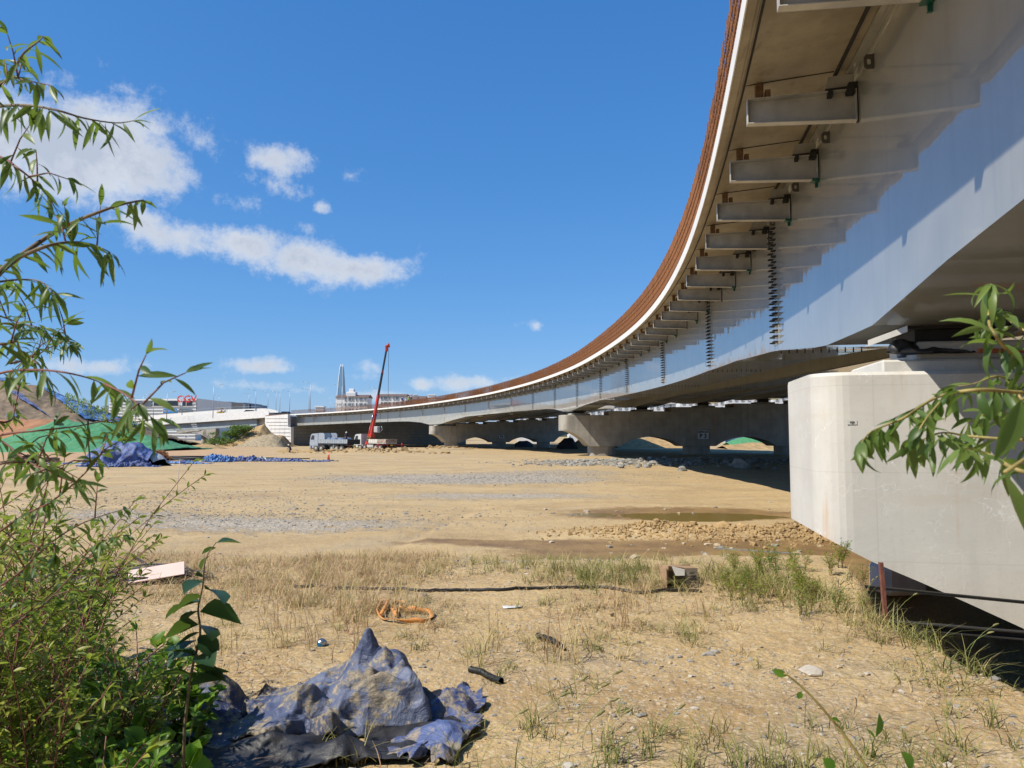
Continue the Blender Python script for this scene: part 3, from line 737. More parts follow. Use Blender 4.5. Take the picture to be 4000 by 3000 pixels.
def pier(s, ztop, zg, mat, label, thick=1.25, sign=None, near=False, right_cut=35.4):
    root = thing('bridge_pier', label, 'bridge pier', arc(s, 0, 0), s/RR)
    H = [(.8, 1.80), (1.2, 1.76), (1.6, 1.88), (2.1, 2.06), (2.6, 2.32), (3.1, 2.68), (3.55, 3.12), (3.85, 3.46), (4.1, 3.60), (7.7, 3.60)]
    if near: H = [(.94, 2.28), (1.12, 2.38), (1.62, 2.64), (2.26, 2.91), (2.8, 3.15), (3.41, 3.43), (3.9, 3.66), (4.3, 3.80), (7.7, 3.80)]
    tip = H[0][0]
    def arch(a, b_):
        return [(a+(b_-a)*k/12, 3.60-1.10*math.sin(math.pi*k/12)**.75) for k in range(1, 12)]
    H += arch(7.7, 15.2)+[(15.2, 3.6), (19.3, 3.6)]+arch(19.3, 26.9)+[(26.9, 3.6), (30.9, 3.6)]
    if near: H = [(a, c if a < 7 else c+.2) for a, c in H]
    H += [(31.2, 3.46), (31.6, 3.1), (32.2, 2.6), (33, 2.2), (34, 1.9), (right_cut, 1.7)]
    hx = [a for a, _ in H]; hz = [c for _, c in H]
    steps = [(6.4, 0), (13.9, .48), (21.6, .98), (29.2, 1.45), (99, 1.95)]
    def top(o):
        for a, c in steps:
            if o < a: return c
    r = .45 if near else .75; xs = sorted(set([round(tip+r*(1-math.cos(k*math.pi/16)), 4) for k in range(0, 9)]+[round(v, 4) for v in hx]+[round(v, 4) for v in np.arange(1.6, right_cut, .6)]+([tip, tip+.03, tip+.08])+[a-.001 for a, _ in steps[:-1]]+[a+.001 for a, _ in steps[:-1]]+[right_cut-r*(1-math.cos(k*math.pi/16)) for k in range(9)]))
    V = []
    for x in xs:
        d = min(x-tip, right_cut-x); h = thick if d >= r else thick-r+math.sqrt(max(0, r*r-(r-d)**2))
        z1 = ztop+top(x); z0 = ztop-np.interp(x, hx, hz); ch = .05
        V += [(x, -h, z0), (x, -h, z1-ch), (x, -h+ch, z1), (x, h-ch, z1), (x, h, z1-ch), (x, h, z0)]
    n = 6; F = grid_faces(len(xs), n, True).tolist(); b = MB(); b.add(V, F); b.add(V[:n], [tuple(range(n))]); b.add(V[-n:], [tuple(range(n))])
    cap = b.build('pier_cap', mat, root)
    for off in (5.75, 17.35, 28.9):
        b = MB(); ring = []
        for k in range(28):
            a = 2*math.pi*k/28; c, sn = math.cos(a), math.sin(a); ring.append((off+1.62*abs(c)**.7*(1 if c > 0 else -1), 1.0*abs(sn)**.8*(1 if sn > 0 else -1)))
        z1 = ztop-3.602-(.2 if near else 0); b.add([(x, y, zg) for x, y in ring]+[(x, y, z1) for x, y in ring], [(k, (k+1) % 28, 28+(k+1) % 28, 28+k) for k in range(28)]+[tuple(range(28, 56))], 0, False)
        b.build('column', mat, root)
    for j, g in enumerate(GIR):   # pedestal and bearing under each girder
        gc = g+GW/2; zt = ztop+top(gc); z1 = zb(s)+.5*j; b = MB()
        b.box((gc, 0, zt+.10), (2.3, 1.7, .2), bev=.03)
        if near: b.box((gc+.15, 0, zt+.34), (1.5, 1.3, .28), bev=.03)
        b.build('pedestal', mat, root)
        b = MB(); b.box((gc, 0, (zt+.2+z1)/2+(.15 if near else 0)), (1.1, .8, max(.05, z1-zt-.2-(.3 if near else 0)))); b.box((gc, 0, z1-.03), (1.5, 1.1, .05))
        b.build('bearing', M_DARK, root)
    if sign:
        off, z, w, txt = sign; sg = MB(); sg.box((off, -thick-.02, z), (w, .03, w*.76)); so = sg.build('sign_board', M_SIGN, root)
        fr = MB()
        for (a, c, d, e) in ((0, w*.38, w+.04, .03), (0, -w*.38, w+.04, .03), (w/2, 0, .03, w*.76), (-w/2, 0, .03, w*.76)): fr.box((off+a, -thick-.03, z+c), (d, .035, e))
        fr.build('frame', M_DARK, so)
        text_mesh('송파IC4교', w*.205, M_INK, so, (off, -thick-.045, z+w*.22), (math.pi/2, 0, 0), bold=.012)
        text_mesh(txt, w*.50, M_INK, so, (off, -thick-.045, z-w*.12), (math.pi/2, 0, 0), bold=.016)
    return root


p2 = pier(P2S, 3.50, -2.0, M_CONC_NEAR, 'huge pale concrete pier nearest the viewer, its rounded end half lit over the trench', near=True)
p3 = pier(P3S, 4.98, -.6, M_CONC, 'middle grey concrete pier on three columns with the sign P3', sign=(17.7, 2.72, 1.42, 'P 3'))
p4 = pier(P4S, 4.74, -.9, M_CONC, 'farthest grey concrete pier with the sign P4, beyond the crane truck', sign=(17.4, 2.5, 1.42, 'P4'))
#ADD_MORE


# ---------------------------------------------------------------- abutment, walls and soil banks at the far end
def wall_poly(b, pts, n, th, mi=0):
    """pts: world points of a wall face in order; thickened along n"""
    n = Vector(n)*th; k = len(pts); b.add([Vector(p) for p in pts]+[Vector(p)+n for p in pts], [tuple(range(k)), tuple(range(k, 2*k))[::-1]]+[(i, k+i, k+(i+1) % k, (i+1) % k) for i in range(k)], mi)


def m_panel():
    m = NT('wall_panels'); br = m.N.new('ShaderNodeTexBrick'); br.offset = .5; br.inputs['Scale'].default_value = 1.0
    br.inputs['Brick Width'].default_value = 1.5; br.inputs['Row Height'].default_value = .98; br.inputs['Mortar Size'].default_value = .03
    br.inputs['Color1'].default_value = (.34, .32, .275, 1); br.inputs['Color2'].default_value = (.29, .275, .24, 1); br.inputs['Mortar'].default_value = (.12, .11, .10, 1)
    cmb = m.N.new('ShaderNodeCombineXYZ'); sp = m.N.new('ShaderNodeSeparateXYZ'); m.L.new(m.geo.outputs['Position'], sp.inputs[0])
    m.L.new(m.math('ADD', sp.outputs[0], m.math('MULTIPLY', sp.outputs[1], .6)), cmb.inputs[0]); m.L.new(sp.outputs[2], cmb.inputs[1]); m.L.new(cmb.outputs[0], br.inputs['Vector'])
    n = m.noise(4, 5, .7); m.color(m.mix(m.math('MULTIPLY', m.ramp(n, .5, .7), .25), br.outputs[0], (.24, .22, .18))); m.rough(.9); m.bump(n, .6, .06); return m.mat
M_PANEL = m_panel()
ab = thing('bridge_abutment', 'panelled concrete abutment wall under the far end of the curved bridge', 'abutment', arc(ABS, 0, 0), ABS/RR)
b = MB(); b.prism([(-.65, -1.0), (73.8, -1.0), (73.8, 7.9), (38, 7.9), (-.65, 5.25)], (0, 1, 0), 2.0); b.build('breast_wall', M_PANEL, ab)
b = MB(); b.box((18.9, 1.9, 6.9), (37.8, .6, 3.2)); b.build('back_wall', M_CONC, ab)
b = MB(); b.box((-.45, .95, 5.6), (.9, 1.4, 6.0)); b.build('cheek_wall', M_CONC_WHITE, ab)
b = MB()
for j, g in enumerate(GIR): b.box((g+GW/2, .45, 5.38+.2*j), (1.0, .7, .3))
b.build('bearing_seat', M_DARK, ab)
# white wing wall that runs back from the corner, its foot stepping up the bank
def at3(px, py, y): return at(px, py, y)
wr = thing('wing_wall', 'white block-faced wing wall stepping down beside the abutment corner', 'retaining wall')
b = MB(); d0, d1 = 220.3, 226.0
def wp(px, py): return at(px, py, d0+(d1-d0)*(1136-px)/(1136-1035))
wall_poly(b, [wp(1136, 1668), wp(1124.5, 1668), wp(1124.5, 1618), wp(1100, 1620), wp(1058, 1624), wp(1036, 1626), wp(1035, 1652), wp(1048, 1700), wp(1066, 1696), wp(1078, 1750), wp(1136, 1756)], (.6, .8, 0), 1.0)
b.build('wall_face', m_concrete('wing_wall_face', (.80, .78, .74), .1, 0, (.70, .68, .65)), wr)
b = MB()
for py in (1635, 1649, 1662, 1675, 1690, 1704, 1718, 1733):
    x0 = 1040 if py < 1650 else (1050 if py < 1668 else (1066 if py > 1692 else 1056)); x0 = 1095 if py > 1700 else x0
    x1 = 1123 if py < 1666 else 1134
    b.tube([wp(x0, py)-Vector((.05, .05, 0)), wp(x1, py)-Vector((.05, .05, 0))], .045, 4)
b.build('panel_joint', M_CONC, wr)
w2 = thing('end_wall', 'small white end wall of the older viaduct next to the wing wall', 'retaining wall'); b = MB()
wall_poly(b, [at(1034, 1632, 231), at(1006, 1633, 232.5), at(1005, 1651, 232.5), at(1008, 1657, 232.3), at(1020, 1655, 232), at(1024, 1661, 231.6), at(1034, 1656, 231)], (0, 1, 0), 1.0); b.build('wall_face', M_CONC_WHITE, w2)
# cap rail on the wing wall
b = MB(); b.tube([wp(1036, 1625)+Vector((0, .3, .05)), wp(1124, 1617)+Vector((0, .3, .05))], .12, 4); tag(b.build('timber_beam', M_WOOD), 'thin brown timber lying along the wing wall top', 'timber beam')
bo = wp(1129, 1742); b = MB(); b.cyl((0, 0, 0), (0, 0, .55), .13, .10, 8); tag(b.build('marker_post', simple('red_paint', (.45, .03, .02), .5), loc=(bo.x, bo.y-1.2, -.5)), 'short red marker post at the foot of the wing wall', 'marker post')


def mound(name, sil, y0, depth, mat, label=None, cat=None, kind='structure', base=None, seed=1, rough=.25, nx=120, ny=46, front=.5, parent=None):
    """sil: silhouette [(px, py)...] of the crest; a real heap of the given depth, crest at distance y0"""
    xs = [at(a, c, y0).x for a, c in sil]; zs = [at(a, c, y0).z for a, c in sil]
    X = np.linspace(xs[0], xs[-1], nx); Zc = np.interp(X, xs, zs); Y = np.linspace(-1, 1, ny)
    XX, TT = np.meshgrid(X, Y, indexing='ij'); YY = y0+TT*depth*np.where(TT < 0, front*2, (1-front)*2)
    prof = np.clip(1-np.abs(TT)**1.25, 0, 1); gz = T(XX, YY)
    H = (np.repeat(Zc[:, None], ny, 1)-T(XX*0+XX, np.full_like(XX, y0)))
    nz = (fbm(XX*.35, YY*.35, 5, seed)-.5)*2*rough*np.minimum(1, np.maximum(H, 0)*.5)+(fbm(XX*1.6, YY*1.6, 3, seed+5)-.5)*rough*.7
    Z = gz+np.maximum(H, -.3)*prof+nz*prof**.3-.12*(np.abs(TT) > .98)
    e = np.zeros((nx, ny), bool); e[0] = e[-1] = True; Z = np.where(e, np.minimum(Z, gz-.1+np.maximum(H, 0)*prof), Z)
    o = raw_mesh(name, np.stack([XX, YY, Z], -1).reshape(-1, 3), grid_faces(nx, ny)[:, ::-1], mat, smooth=True)
    if parent: o.parent = parent
    return tag(o, label, cat, kind=kind)


mound('soil_bank', [(850, 1746), (900, 1722), (960, 1690), (1000, 1667), (1032, 1656), (1060, 1690), (1080, 1700), (1105, 1700), (1130, 1735), (1142, 1748)], 212, 9, M_SOIL, rough=.35)
mound('gravel_bank', [(930, 1747), (985, 1712), (1040, 1697), (1075, 1696), (1100, 1712), (1122, 1748)], 203, 6, simple('gravel_soil', (.40, .32, .20), .95, 0, .2, 1.6, .6), seed=4)
mound('soil_heap', [(700, 1752), (740, 1742), (800, 1733), (850, 1741), (880, 1752)], 150, 3, M_SOIL, seed=8, rough=.2)
mound('hill', [(-900, 1560), (-500, 1440), (-100, 1455), (0, 1477), (60, 1487), (140, 1503), (180, 1510), (250, 1548), (300, 1566), (380, 1592), (430, 1622), (500, 1652), (560, 1672), (620, 1705)], 205, 34, M_SOILB, seed=12, rough=.8, nx=240, ny=90)
mound('hill', [(-500, 1640), (-100, 1642), (0, 1640), (60, 1638), (130, 1636), (200, 1640), (280, 1652), (340, 1690), (380, 1740)], 150, 16, M_REDSOIL, seed=14, rough=.3, nx=160)
net = mound('green_net', [(40, 1722), (110, 1690), (170, 1662), (232, 1641), (330, 1648), (430, 1656), (480, 1672), (560, 1700), (640, 1722), (722, 1747)], 134, 15, M_NET, 'green netting spread over the broad soil mound behind the blue tarp heap', 'ground net', kind='thing', seed=16, rough=.45, nx=200, ny=70)
mound('green_net', [(2838, 1728), (2880, 1711), (2925, 1703), (2970, 1706), (3020, 1728)], 176, 6, M_NET, 'small green netted mound seen through the arch of the pier with sign P3', 'ground net', kind='thing', seed=17)
mound('black_sheet', [(2178, 1736), (2205, 1713), (2235, 1711), (2252, 1736)], 150, 4, simple('black_sheet', (.085, .08, .08), .9, 0, .2, 3, .5, .1), 'dark plastic sheet over a heap beside the tip of the middle pier', 'plastic sheet', kind='thing', seed=18)
mound('black_sheet', [(2010, 1734), (2030, 1723), (2060, 1721), (2082, 1734)], 196, 4, MT.get('x') or bpy.data.materials['black_sheet'], 'black sheet over a low heap behind the arch of the pier with sign P4', 'plastic sheet', kind='thing', seed=20)
mound('soil_mound', [(2235, 1738), (2260, 1716), (2300, 1722), (2330, 1738)], 162, 4, M_SOIL, seed=21)
mound('soil_mound', [(2400, 1734), (2470, 1716), (2540, 1707), (2600, 1705), (2660, 1716), (2720, 1735)], 168, 7, M_SOIL, seed=22, rough=.4)
mound('soil_mound', [(2820, 1740), (2900, 1731), (3000, 1727), (3200, 1722), (3300, 1740)], 150, 5, M_SOIL, seed=23, rough=.4)
mound('soil_mound', [(1090, 1756), (1130, 1752), (1180, 1757), (1230, 1752), (1280, 1757)], 118, 1.5, M_SOIL, seed=24)


def sheet_on_hill(name, poly, y0, mat, label, cat, up=.18):
    """strips of sheet laid down the hill face: quads of picture points on the slope"""
    V, F = [], []
    return None


# blue tarps laid down the hill as strips (each a sheet of its own following the slope)
hill = bpy.data.objects['hill']
def drape(name, corners, mat, label, cat, n=(40, 16), lift=.25, seed=3, target=None, group=None):
    """corners: 4 picture points; the sheet is laid on the target's surface seen there"""
    tgt = target or hill; dg = bpy.context.evaluated_depsgraph_get(); dg.update()
    (a, b_, c, d) = [Vector((*p, 0)) for p in corners]; V = []; o = Vector((0, 0, CAMZ)); last = 200
    for i in range(n[0]):
        for j in range(n[1]):
            u, v = i/(n[0]-1), j/(n[1]-1); p = (a*(1-u)+b_*u)*(1-v)+(d*(1-u)+c*u)*v
            dr = pdir(p.x, p.y).normalized(); hit, loc, nr, _ = tgt.ray_cast(o, dr)
            if hit: q = loc+nr*lift*(1 if nr.z > 0 else -1); last = q.y
            else: q = at(p.x, p.y, last)
            q = q+Vector((0, 0, .35*(float(fbm(p.x*.09, p.y*.16, 3, seed))-.5)))
            V.append(q)
    ob = raw_mesh(name, np.array(V), grid_faces(*n), mat, smooth=True); return tag(ob, label, cat, group)


drape('blue_tarp', [(150, 1508), (250, 1552), (560, 1668), (330, 1640)], M_TARPL, 'long light blue tarp covering the right flank of the tall hill', 'tarp', (60, 30), .4)
drape('blue_tarp', [(20, 1522), (80, 1540), (195, 1632), (110, 1580)], M_TARP2, 'deep blue tarp strip running down the middle of the brown hill', 'tarp', (30, 10), .4, 5)
drape('blue_tarp', [(30, 1620), (80, 1612), (70, 1632), (22, 1636)], M_TARP2, 'small crumpled blue tarp low on the brown hill', 'tarp', (14, 8), .4, 7)
drape('blue_tarp', [(0, 1478), (60, 1489), (70, 1497), (0, 1490)], M_TARPL, 'thin blue tarp along the crest of the tall hill', 'tarp', (14, 6), .3, 9)


# ---------------------------------------------------------------- crumpled sheets: a small cloth solver
def cloth(nx, ny, w, h, shrink, ground, seed=1, steps=160, lift=.5, rot=0.0, center=(0, 0), pull=None, bumps=(), it=6, amp=.25, stiff=.7):
    """nx*ny particles, size w*h, squeezed by shrink then dropped over ground(x, y) and the bumps (x, y, z, r)"""
    r = np.random.default_rng(seed); u, v = np.meshgrid(np.linspace(-.5, .5, nx), np.linspace(-.5, .5, ny), indexing='ij')
    X = u*w*shrink; Y = v*h*shrink
    wx = (fbm(u*5+seed, v*5, 3, seed)-.5)*w*.25; wy = (fbm(u*5, v*5+seed, 3, seed+9)-.5)*h*.25; X = X+wx; Y = Y+wy
    c, s = math.cos(rot), math.sin(rot); PX = center[0]+X*c-Y*s; PY = center[1]+X*s+Y*c
    Z = ground(PX, PY)+lift*.35+amp*fbm(u*7, v*7, 3, seed+3)
    for (bx, by, bz, br) in bumps: Z = np.maximum(Z, bz*np.exp(-((PX-bx)**2+(PY-by)**2)/(br*br*2))+ground(PX, PY)+.1)
    P = np.stack([PX, PY, Z], -1); Q = P.copy(); lx, ly = w/(nx-1), h/(ny-1); ld = math.hypot(lx, ly)
    def solve(A, B, L, k):
        D = B-A; n = np.sqrt((D**2).sum(-1, keepdims=True))+1e-9; C = D*(.5*k*(n-L)/n); A += C; B -= C
    for st in range(steps):
        Vv = (P-Q)*.93; Q = P.copy(); P = P+Vv; P[..., 2] -= .0035
        for _ in range(it):
            for o in (0, 1):
                A, B = P[o:-1:2], P[o+1::2]; m = min(len(A), len(B)); solve(A[:m], B[:m], lx, 1.0)
                A, B = P[:, o:-1:2], P[:, o+1::2]; m = min(A.shape[1], B.shape[1]); solve(A[:, :m], B[:, :m], ly, 1.0)
                A, B = P[o:-1:2, :-1], P[o+1::2, 1:]; m = min(len(A), len(B)); solve(A[:m], B[:m], ld, .6)
                A, B = P[o:-1:2, 1:], P[o+1::2, :-1]; m = min(len(A), len(B)); solve(A[:m], B[:m], ld, .6)
            A, B = P[:-4], P[4:]; solve(A, B, lx*4, .10*stiff); A, B = P[:, :-4], P[:, 4:]; solve(A, B, ly*4, .10*stiff)
            g = ground(P[..., 0], P[..., 1])+.012; lo = P[..., 2] < g
            P[..., 2] = np.where(lo, g, P[..., 2]); Q[..., 0] = np.where(lo, P[..., 0]*.6+Q[..., 0]*.4, Q[..., 0]); Q[..., 1] = np.where(lo, P[..., 1]*.6+Q[..., 1]*.4, Q[..., 1])
            for (bx, by, bz, br) in bumps:
                cz = bz-br; d = P-np.array([bx, by, cz+0.0])-np.array([0, 0, 0]); n = np.sqrt((d**2).sum(-1, keepdims=True))+1e-9
                ins = n < br; P = np.where(ins, np.array([bx, by, cz])+d/n*br, P)
    return P


def crease(P, amp, scale, seed):
    """fine sharp folds along the surface normal"""
    nx, ny = P.shape[:2]; u, v = np.meshgrid(np.arange(nx)/nx, np.arange(ny)/ny, indexing='ij')
    wx, wy = u+.10*fbm(u*4, v*4, 2, seed+5), v+.10*fbm(u*4+3, v*4, 2, seed+6)
    rd = 1-np.abs(fbm(wx*scale, wy*scale*.7, 3, seed, .55)-.5)*5; rd = np.clip(rd, 0, 1)**2; rd2 = 1-np.abs(fbm(wx*scale*2.3+5, wy*scale*2.1, 2, seed+9)-.5)*5; rd2 = np.clip(rd2, 0, 1)**2
    dx = np.gradient(P, axis=0); dy = np.gradient(P, axis=1); n = np.cross(dx, dy); n /= np.linalg.norm(n, axis=-1, keepdims=True)+1e-9; n *= np.sign(n[..., 2:3]+1e-6)
    return P+n*(amp*(rd+.5*rd2))[..., None]
def cloth_obj(name, P, mats, label, cat, thick=.004, group=None, crisp=True):
    nx, ny = P.shape[:2]; c = P[nx//2, ny//2].copy(); c[2] = 0
    o = raw_mesh(name, (P-c).reshape(-1, 3), grid_faces(nx, ny), mats, smooth=True); o.location = c
    sd = o.modifiers.new('sub', 'SUBSURF'); sd.levels = 1; sd.render_levels = 1
    md = o.modifiers.new('thick', 'SOLIDIFY'); md.thickness = thick; md.offset = -1
    if len(mats) > 1: md.material_offset = 1; md.material_offset_rim = 0
    return tag(o, label, cat, group)


# the heap of pallets under blue and white tarps, far left
g0 = onT(470, 1822); HX, HY = g0.x, g0.y
hp = [(HX-1.2, HY+1.2, 2.1, 1.3), (HX+.4, HY+1.4, 2.0, 1.3), (HX-2.4, HY+1.2, 1.5, 1.1), (HX+1.9, HY+1.6, 1.2, 1.1)]
P = cloth(60, 44, 6.4, 4.2, .84, T, 5, 110, 2.6, .1, (HX-.6, HY+1.0), bumps=hp, amp=.6, it=5)
cloth_obj('blue_tarp', crease(P, .10, 7, 4), [M_TARP2, M_TARPIN], 'faded blue tarp draped over a tall heap left of the black pipes', 'tarp')
P = cloth(44, 30, 7.6, 3.2, .94, T, 6, 110, 1.9, .05, (HX-.5, HY+2.0), bumps=[(a, b_+.4, c-.12, d) for a, b_, c, d in hp], amp=.4)
cloth_obj('white_tarp', P, [M_TARPW, M_TARPIN], 'grey-white tarp under the blue one on the tall heap', 'tarp')


def flat_tarp(px0, px1, py, w2, mat, label, seed, lift=.35, name='blue_tarp', depth=1.6, n=(54, 18)):
    a = onT(px0, py); c = onT(px1, py); w = (c-a).length
    P = cloth(n[0], n[1], w*1.18, depth*1.5, .8, T, seed, 90, lift, math.atan2(c.y-a.y, c.x-a.x), ((a.x+c.x)/2, (a.y+c.y)/2+.4), amp=lift*1.6)
    return cloth_obj(name, P, [mat, M_TARPIN], label, 'tarp')
flat_tarp(330, 600, 1822, 0, M_TARPL, 'flat blue tarp edge in front of the tall covered heap', 35, .18, depth=1.6)
flat_tarp(190, 345, 1812, 0, M_TARPL, 'pale blue tarp edge left of the tall covered heap', 36, .12, depth=1.2)

# black pipes, steel bundle, rusty wire heap
pr = []
for k, (x0, x1, py, r) in enumerate(((635, 812, 1788, .11), (655, 830, 1794, .11), (625, 770, 1799, .09), (780, 1080, 1790, .05), (1000, 1210, 1793, .05))):
    a, c = onT(x0, py), onT(x1, py); b = MB(); b.tube([Vector((0, 0, r)), (c-a)*.5+Vector((0, .05, r+.02)), c-a+Vector((0, 0, r))], r, 10)
    lab = ['upper thick black pipe right of the rusty wire heap', 'second thick black pipe lying just in front of the upper one', 'short front black pipe of the bundle by the blue tarp', 'thin black pipe running behind the light blue tarp', 'thin dark pipe lying on the long blue strip'][k]
    tag(b.build('black_pipe', M_BLACK, loc=a), lab, 'pipe')
def wire_heap(name, c, rx, ry, rz, n, mat, label, cat, r=.02, seed=1):
    rr = random.Random(seed); b = MB()
    for k in range(n):
        a = rr.random()*6.28; p = Vector((rr.gauss(0, rx*.4), rr.gauss(0, ry*.4), 0)); hh = rz*math.exp(-(p.x/rx)**2)
        d = Vector((math.cos(a), math.sin(a)*.6, rr.gauss(0, .3)))*rx*.7; q = p+Vector((0, 0, hh*rr.random()))
        b.tube([q-d*.5, q+Vector((0, 0, .12*rr.random())), q+d*.5-Vector((0, 0, .1))], r, 4, smooth=False)
    o = b.build(name, mat, loc=c, fix=False); return tag(o, label, cat)
wire_heap('wire_heap', onT(612, 1800)+Vector((0, .6, .05)), 1.1, .6, 1.0, 170, M_RUST, 'tangled rusty brown wire heap between tarp heap and black pipes', 'scrap heap', .03)
wire_heap('rod_bundle', onT(105, 1815)+Vector((0, .4, .05)), 2.2, .6, .8, 160, simple('brown_rods', (.10, .06, .04), .8, 0, .3, 5), 'dark brown bundle of rods and rags seen through the willow', 'scrap heap', .03, 5)
a = onT(150, 1806); b = MB()
for k in range(26): b.tube([Vector((0, .1*(k % 5), .05+.07*(k//5))), Vector((1.9+.2*random.random(), .1*(k % 5)-.3, .09+.08*(k//5)))], .035, 5)
tag(b.build('black_rods', M_BLACK, loc=a), 'bundle of short black rods pointing right, left of the tall tarp heap', 'rod bundle')

# traffic cone
def cone(pos, h, label):
    t = thing('traffic_cone', label, 'traffic cone', pos); b = MB(); mo = simple('cone_orange', (.75, .12, .03), .5, 0, .05); 
    b.box((0, 0, .03), (.5*h, .5*h, .05), bev=.01); b.build('base', mo, t)
    b = MB(); b.cyl((0, 0, .05), (0, 0, h), .17*h, .035*h, 16); b.build('body', mo, t)
    b = MB(); b.cyl((0, 0, .42*h), (0, 0, .58*h), .118*h, .092*h, 16); b.build('reflective_band', M_WHITE, t)
    b = MB(); b.cyl((0, 0, .68*h), (0, 0, .80*h), .083*h, .068*h, 16); b.build('reflective_band', M_WHITE, t)
cone(onT(1283, 1800), .95, 'orange traffic cone with white bands at the end of the blue strip')
# stake with a blue ribbon
s0 = onT(690, 1932); t = thing('survey_stake', 'thin leaning grey stake with a blue plastic ribbon tied on top', 'stake', s0)
b = MB(); b.tube([(0, 0, -.1), (.10, 0, 1.55)], [.012, .010], 6); b.build('rod', M_STEEL, t)
b = MB(); rr = random.Random(4)
for k in range(6):
    a = Vector((.10, 0, 1.5)); d = Vector((.05+.28*rr.random(), -.03, -.05-.22*rr.random())); w = Vector((.02, .02, .06))
    b.add([a, a+d*.5+w, a+d, a+d*.5-w], [(0, 1, 2, 3)])
b.build('ribbon', M_TARP2, t)


# ---------------------------------------------------------------- people
def person(loc, rz, label, pose='stand', shirt=(.05, .05, .06), trousers=(.06, .05, .05), helmet=(.8, .8, .8), vest=None, h=1.72, scale=1.0):
    root = thing('person', label, 'person', loc, rz); root.scale = (scale,)*3
    if pose == 'kneel':
        J = dict(pelvis=(0, 0, .52), chest=(.22, 0, .86), neck=(.34, 0, 1.02), head=(.44, 0, 1.14), top=(.47, 0, 1.27),
                 lsh=(.27, .19, .92), lel=(.44, .24, .70), lwr=(.58, .12, .50), rsh=(.27, -.19, .92), rel=(.42, -.24, .68), rwr=(.58, -.10, .48),
                 lhip=(0, .1, .48), lkn=(.38, .16, .48), lan=(.18, .16, .08), lto=(.40, .16, .04), rhip=(0, -.1, .48), rkn=(.30, -.15, .10), ran=(-.12, -.15, .08), rto=(-.2, -.15, .02))
    elif pose == 'bend':
        J = dict(pelvis=(-.05, 0, .95), chest=(.18, 0, 1.28), neck=(.30, 0, 1.44), head=(.38, 0, 1.54), top=(.41, 0, 1.68),
                 lsh=(.22, .19, 1.36), lel=(.38, .24, 1.14), lwr=(.52, .16, .98), rsh=(.22, -.19, 1.36), rel=(.36, -.25, 1.12), rwr=(.52, -.14, .96),
                 lhip=(-.05, .1, .90), lkn=(.02, .12, .50), lan=(-.02, .13, .09), lto=(.16, .14, .04), rhip=(-.05, -.1, .90), rkn=(.08, -.12, .50), ran=(.10, -.13, .09), rto=(.28, -.14, .04))
    else:
        J = dict(pelvis=(0, 0, .94), chest=(0, 0, 1.30), neck=(0, 0, 1.48), head=(.02, 0, 1.60), top=(.02, 0, 1.73),
                 lsh=(0, .20, 1.41), lel=(.03, .26, 1.14), lwr=(.14, .22, .93), rsh=(0, -.20, 1.41), rel=(.02, -.27, 1.14), rwr=(.18, -.18, .96),
                 lhip=(0, .1, .88), lkn=(.03, .12, .49), lan=(-.02, .12, .09), lto=(.16, .13, .04), rhip=(0, -.1, .88), rkn=(.04, -.12, .49), ran=(0, -.12, .09), rto=(.18, -.13, .04))
    R_ = dict(pelvis=.15, chest=.155, neck=.06, head=.095, top=.08, lsh=.07, lel=.045, lwr=.035, rsh=.07, rel=.045, rwr=.035, lhip=.10, lkn=.068, lan=.05, lto=.045, rhip=.10, rkn=.068, ran=.05, rto=.045)
    E_ = [('pelvis', 'chest'), ('chest', 'neck'), ('neck', 'head'), ('head', 'top'), ('chest', 'lsh'), ('lsh', 'lel'), ('lel', 'lwr'), ('chest', 'rsh'), ('rsh', 'rel'), ('rel', 'rwr'),
          ('pelvis', 'lhip'), ('lhip', 'lkn'), ('lkn', 'lan'), ('lan', 'lto'), ('pelvis', 'rhip'), ('rhip', 'rkn'), ('rkn', 'ran'), ('ran', 'rto')]
    ks = list(J); V = [J[k] for k in ks]; Rd = [R_[k] for k in ks]; E = [(ks.index(a), ks.index(c)) for a, c in E_]
    for sd in ('l', 'r'):   # five fingers from each wrist
        w = Vector(J[sd+'wr']); el = Vector(J[sd+'el']); d = (w-el).normalized(); sdv = Vector((0, 1 if sd == 'l' else -1, 0)); palm = w+d*.07
        V.append(tuple(palm)); Rd.append(.032); pi = len(V)-1; E.append((ks.index(sd+'wr'), pi))
        for q in range(4):
            f = palm+d*(.06+.012*(1-abs(q-1.5)))+Vector((0, 0, .022*(q-1.5))); V.append(tuple(f)); Rd.append(.010); E.append((pi, len(V)-1))
        V.append(tuple(w+d*.05+Vector((0, 0, .045)))); Rd.append(.011); E.append((ks.index(sd+'wr'), len(V)-1))
    me = bpy.data.meshes.new('body'); me.from_pydata(V, E, []); o = bpy.data.objects.new('body', me); COL.objects.link(o)
    md = o.modifiers.new('skin', 'SKIN'); sv = me.skin_vertices[0].data if len(me.skin_vertices) else None
    if sv is None:
        bm = bmesh.new(); bm.from_mesh(me); bm.verts.layers.skin.verify(); bm.to_mesh(me); bm.free(); sv = me.skin_vertices[0].data
    for i, rd in enumerate(Rd): sv[i].radius = (rd, rd); 
    sv[0].use_root = True
    s2 = o.modifiers.new('sub', 'SUBSURF'); s2.levels = 1; s2.render_levels = 1
    bpy.context.view_layer.update(); nm = bpy.data.meshes.new_from_object(o.evaluated_get(bpy.context.evaluated_depsgraph_get())); bpy.data.objects.remove(o)
    skin = lazy('skin', (.45, .27, .19), .6, 0, .03); sh = simple('shirt', shirt, .85, 0, .08); tr = simple('trousers', trousers, .85, 0, .08); bt = lazy('boot', (.03, .025, .02), .7)
    for m in (skin, sh, tr, bt): nm.materials.append(m)
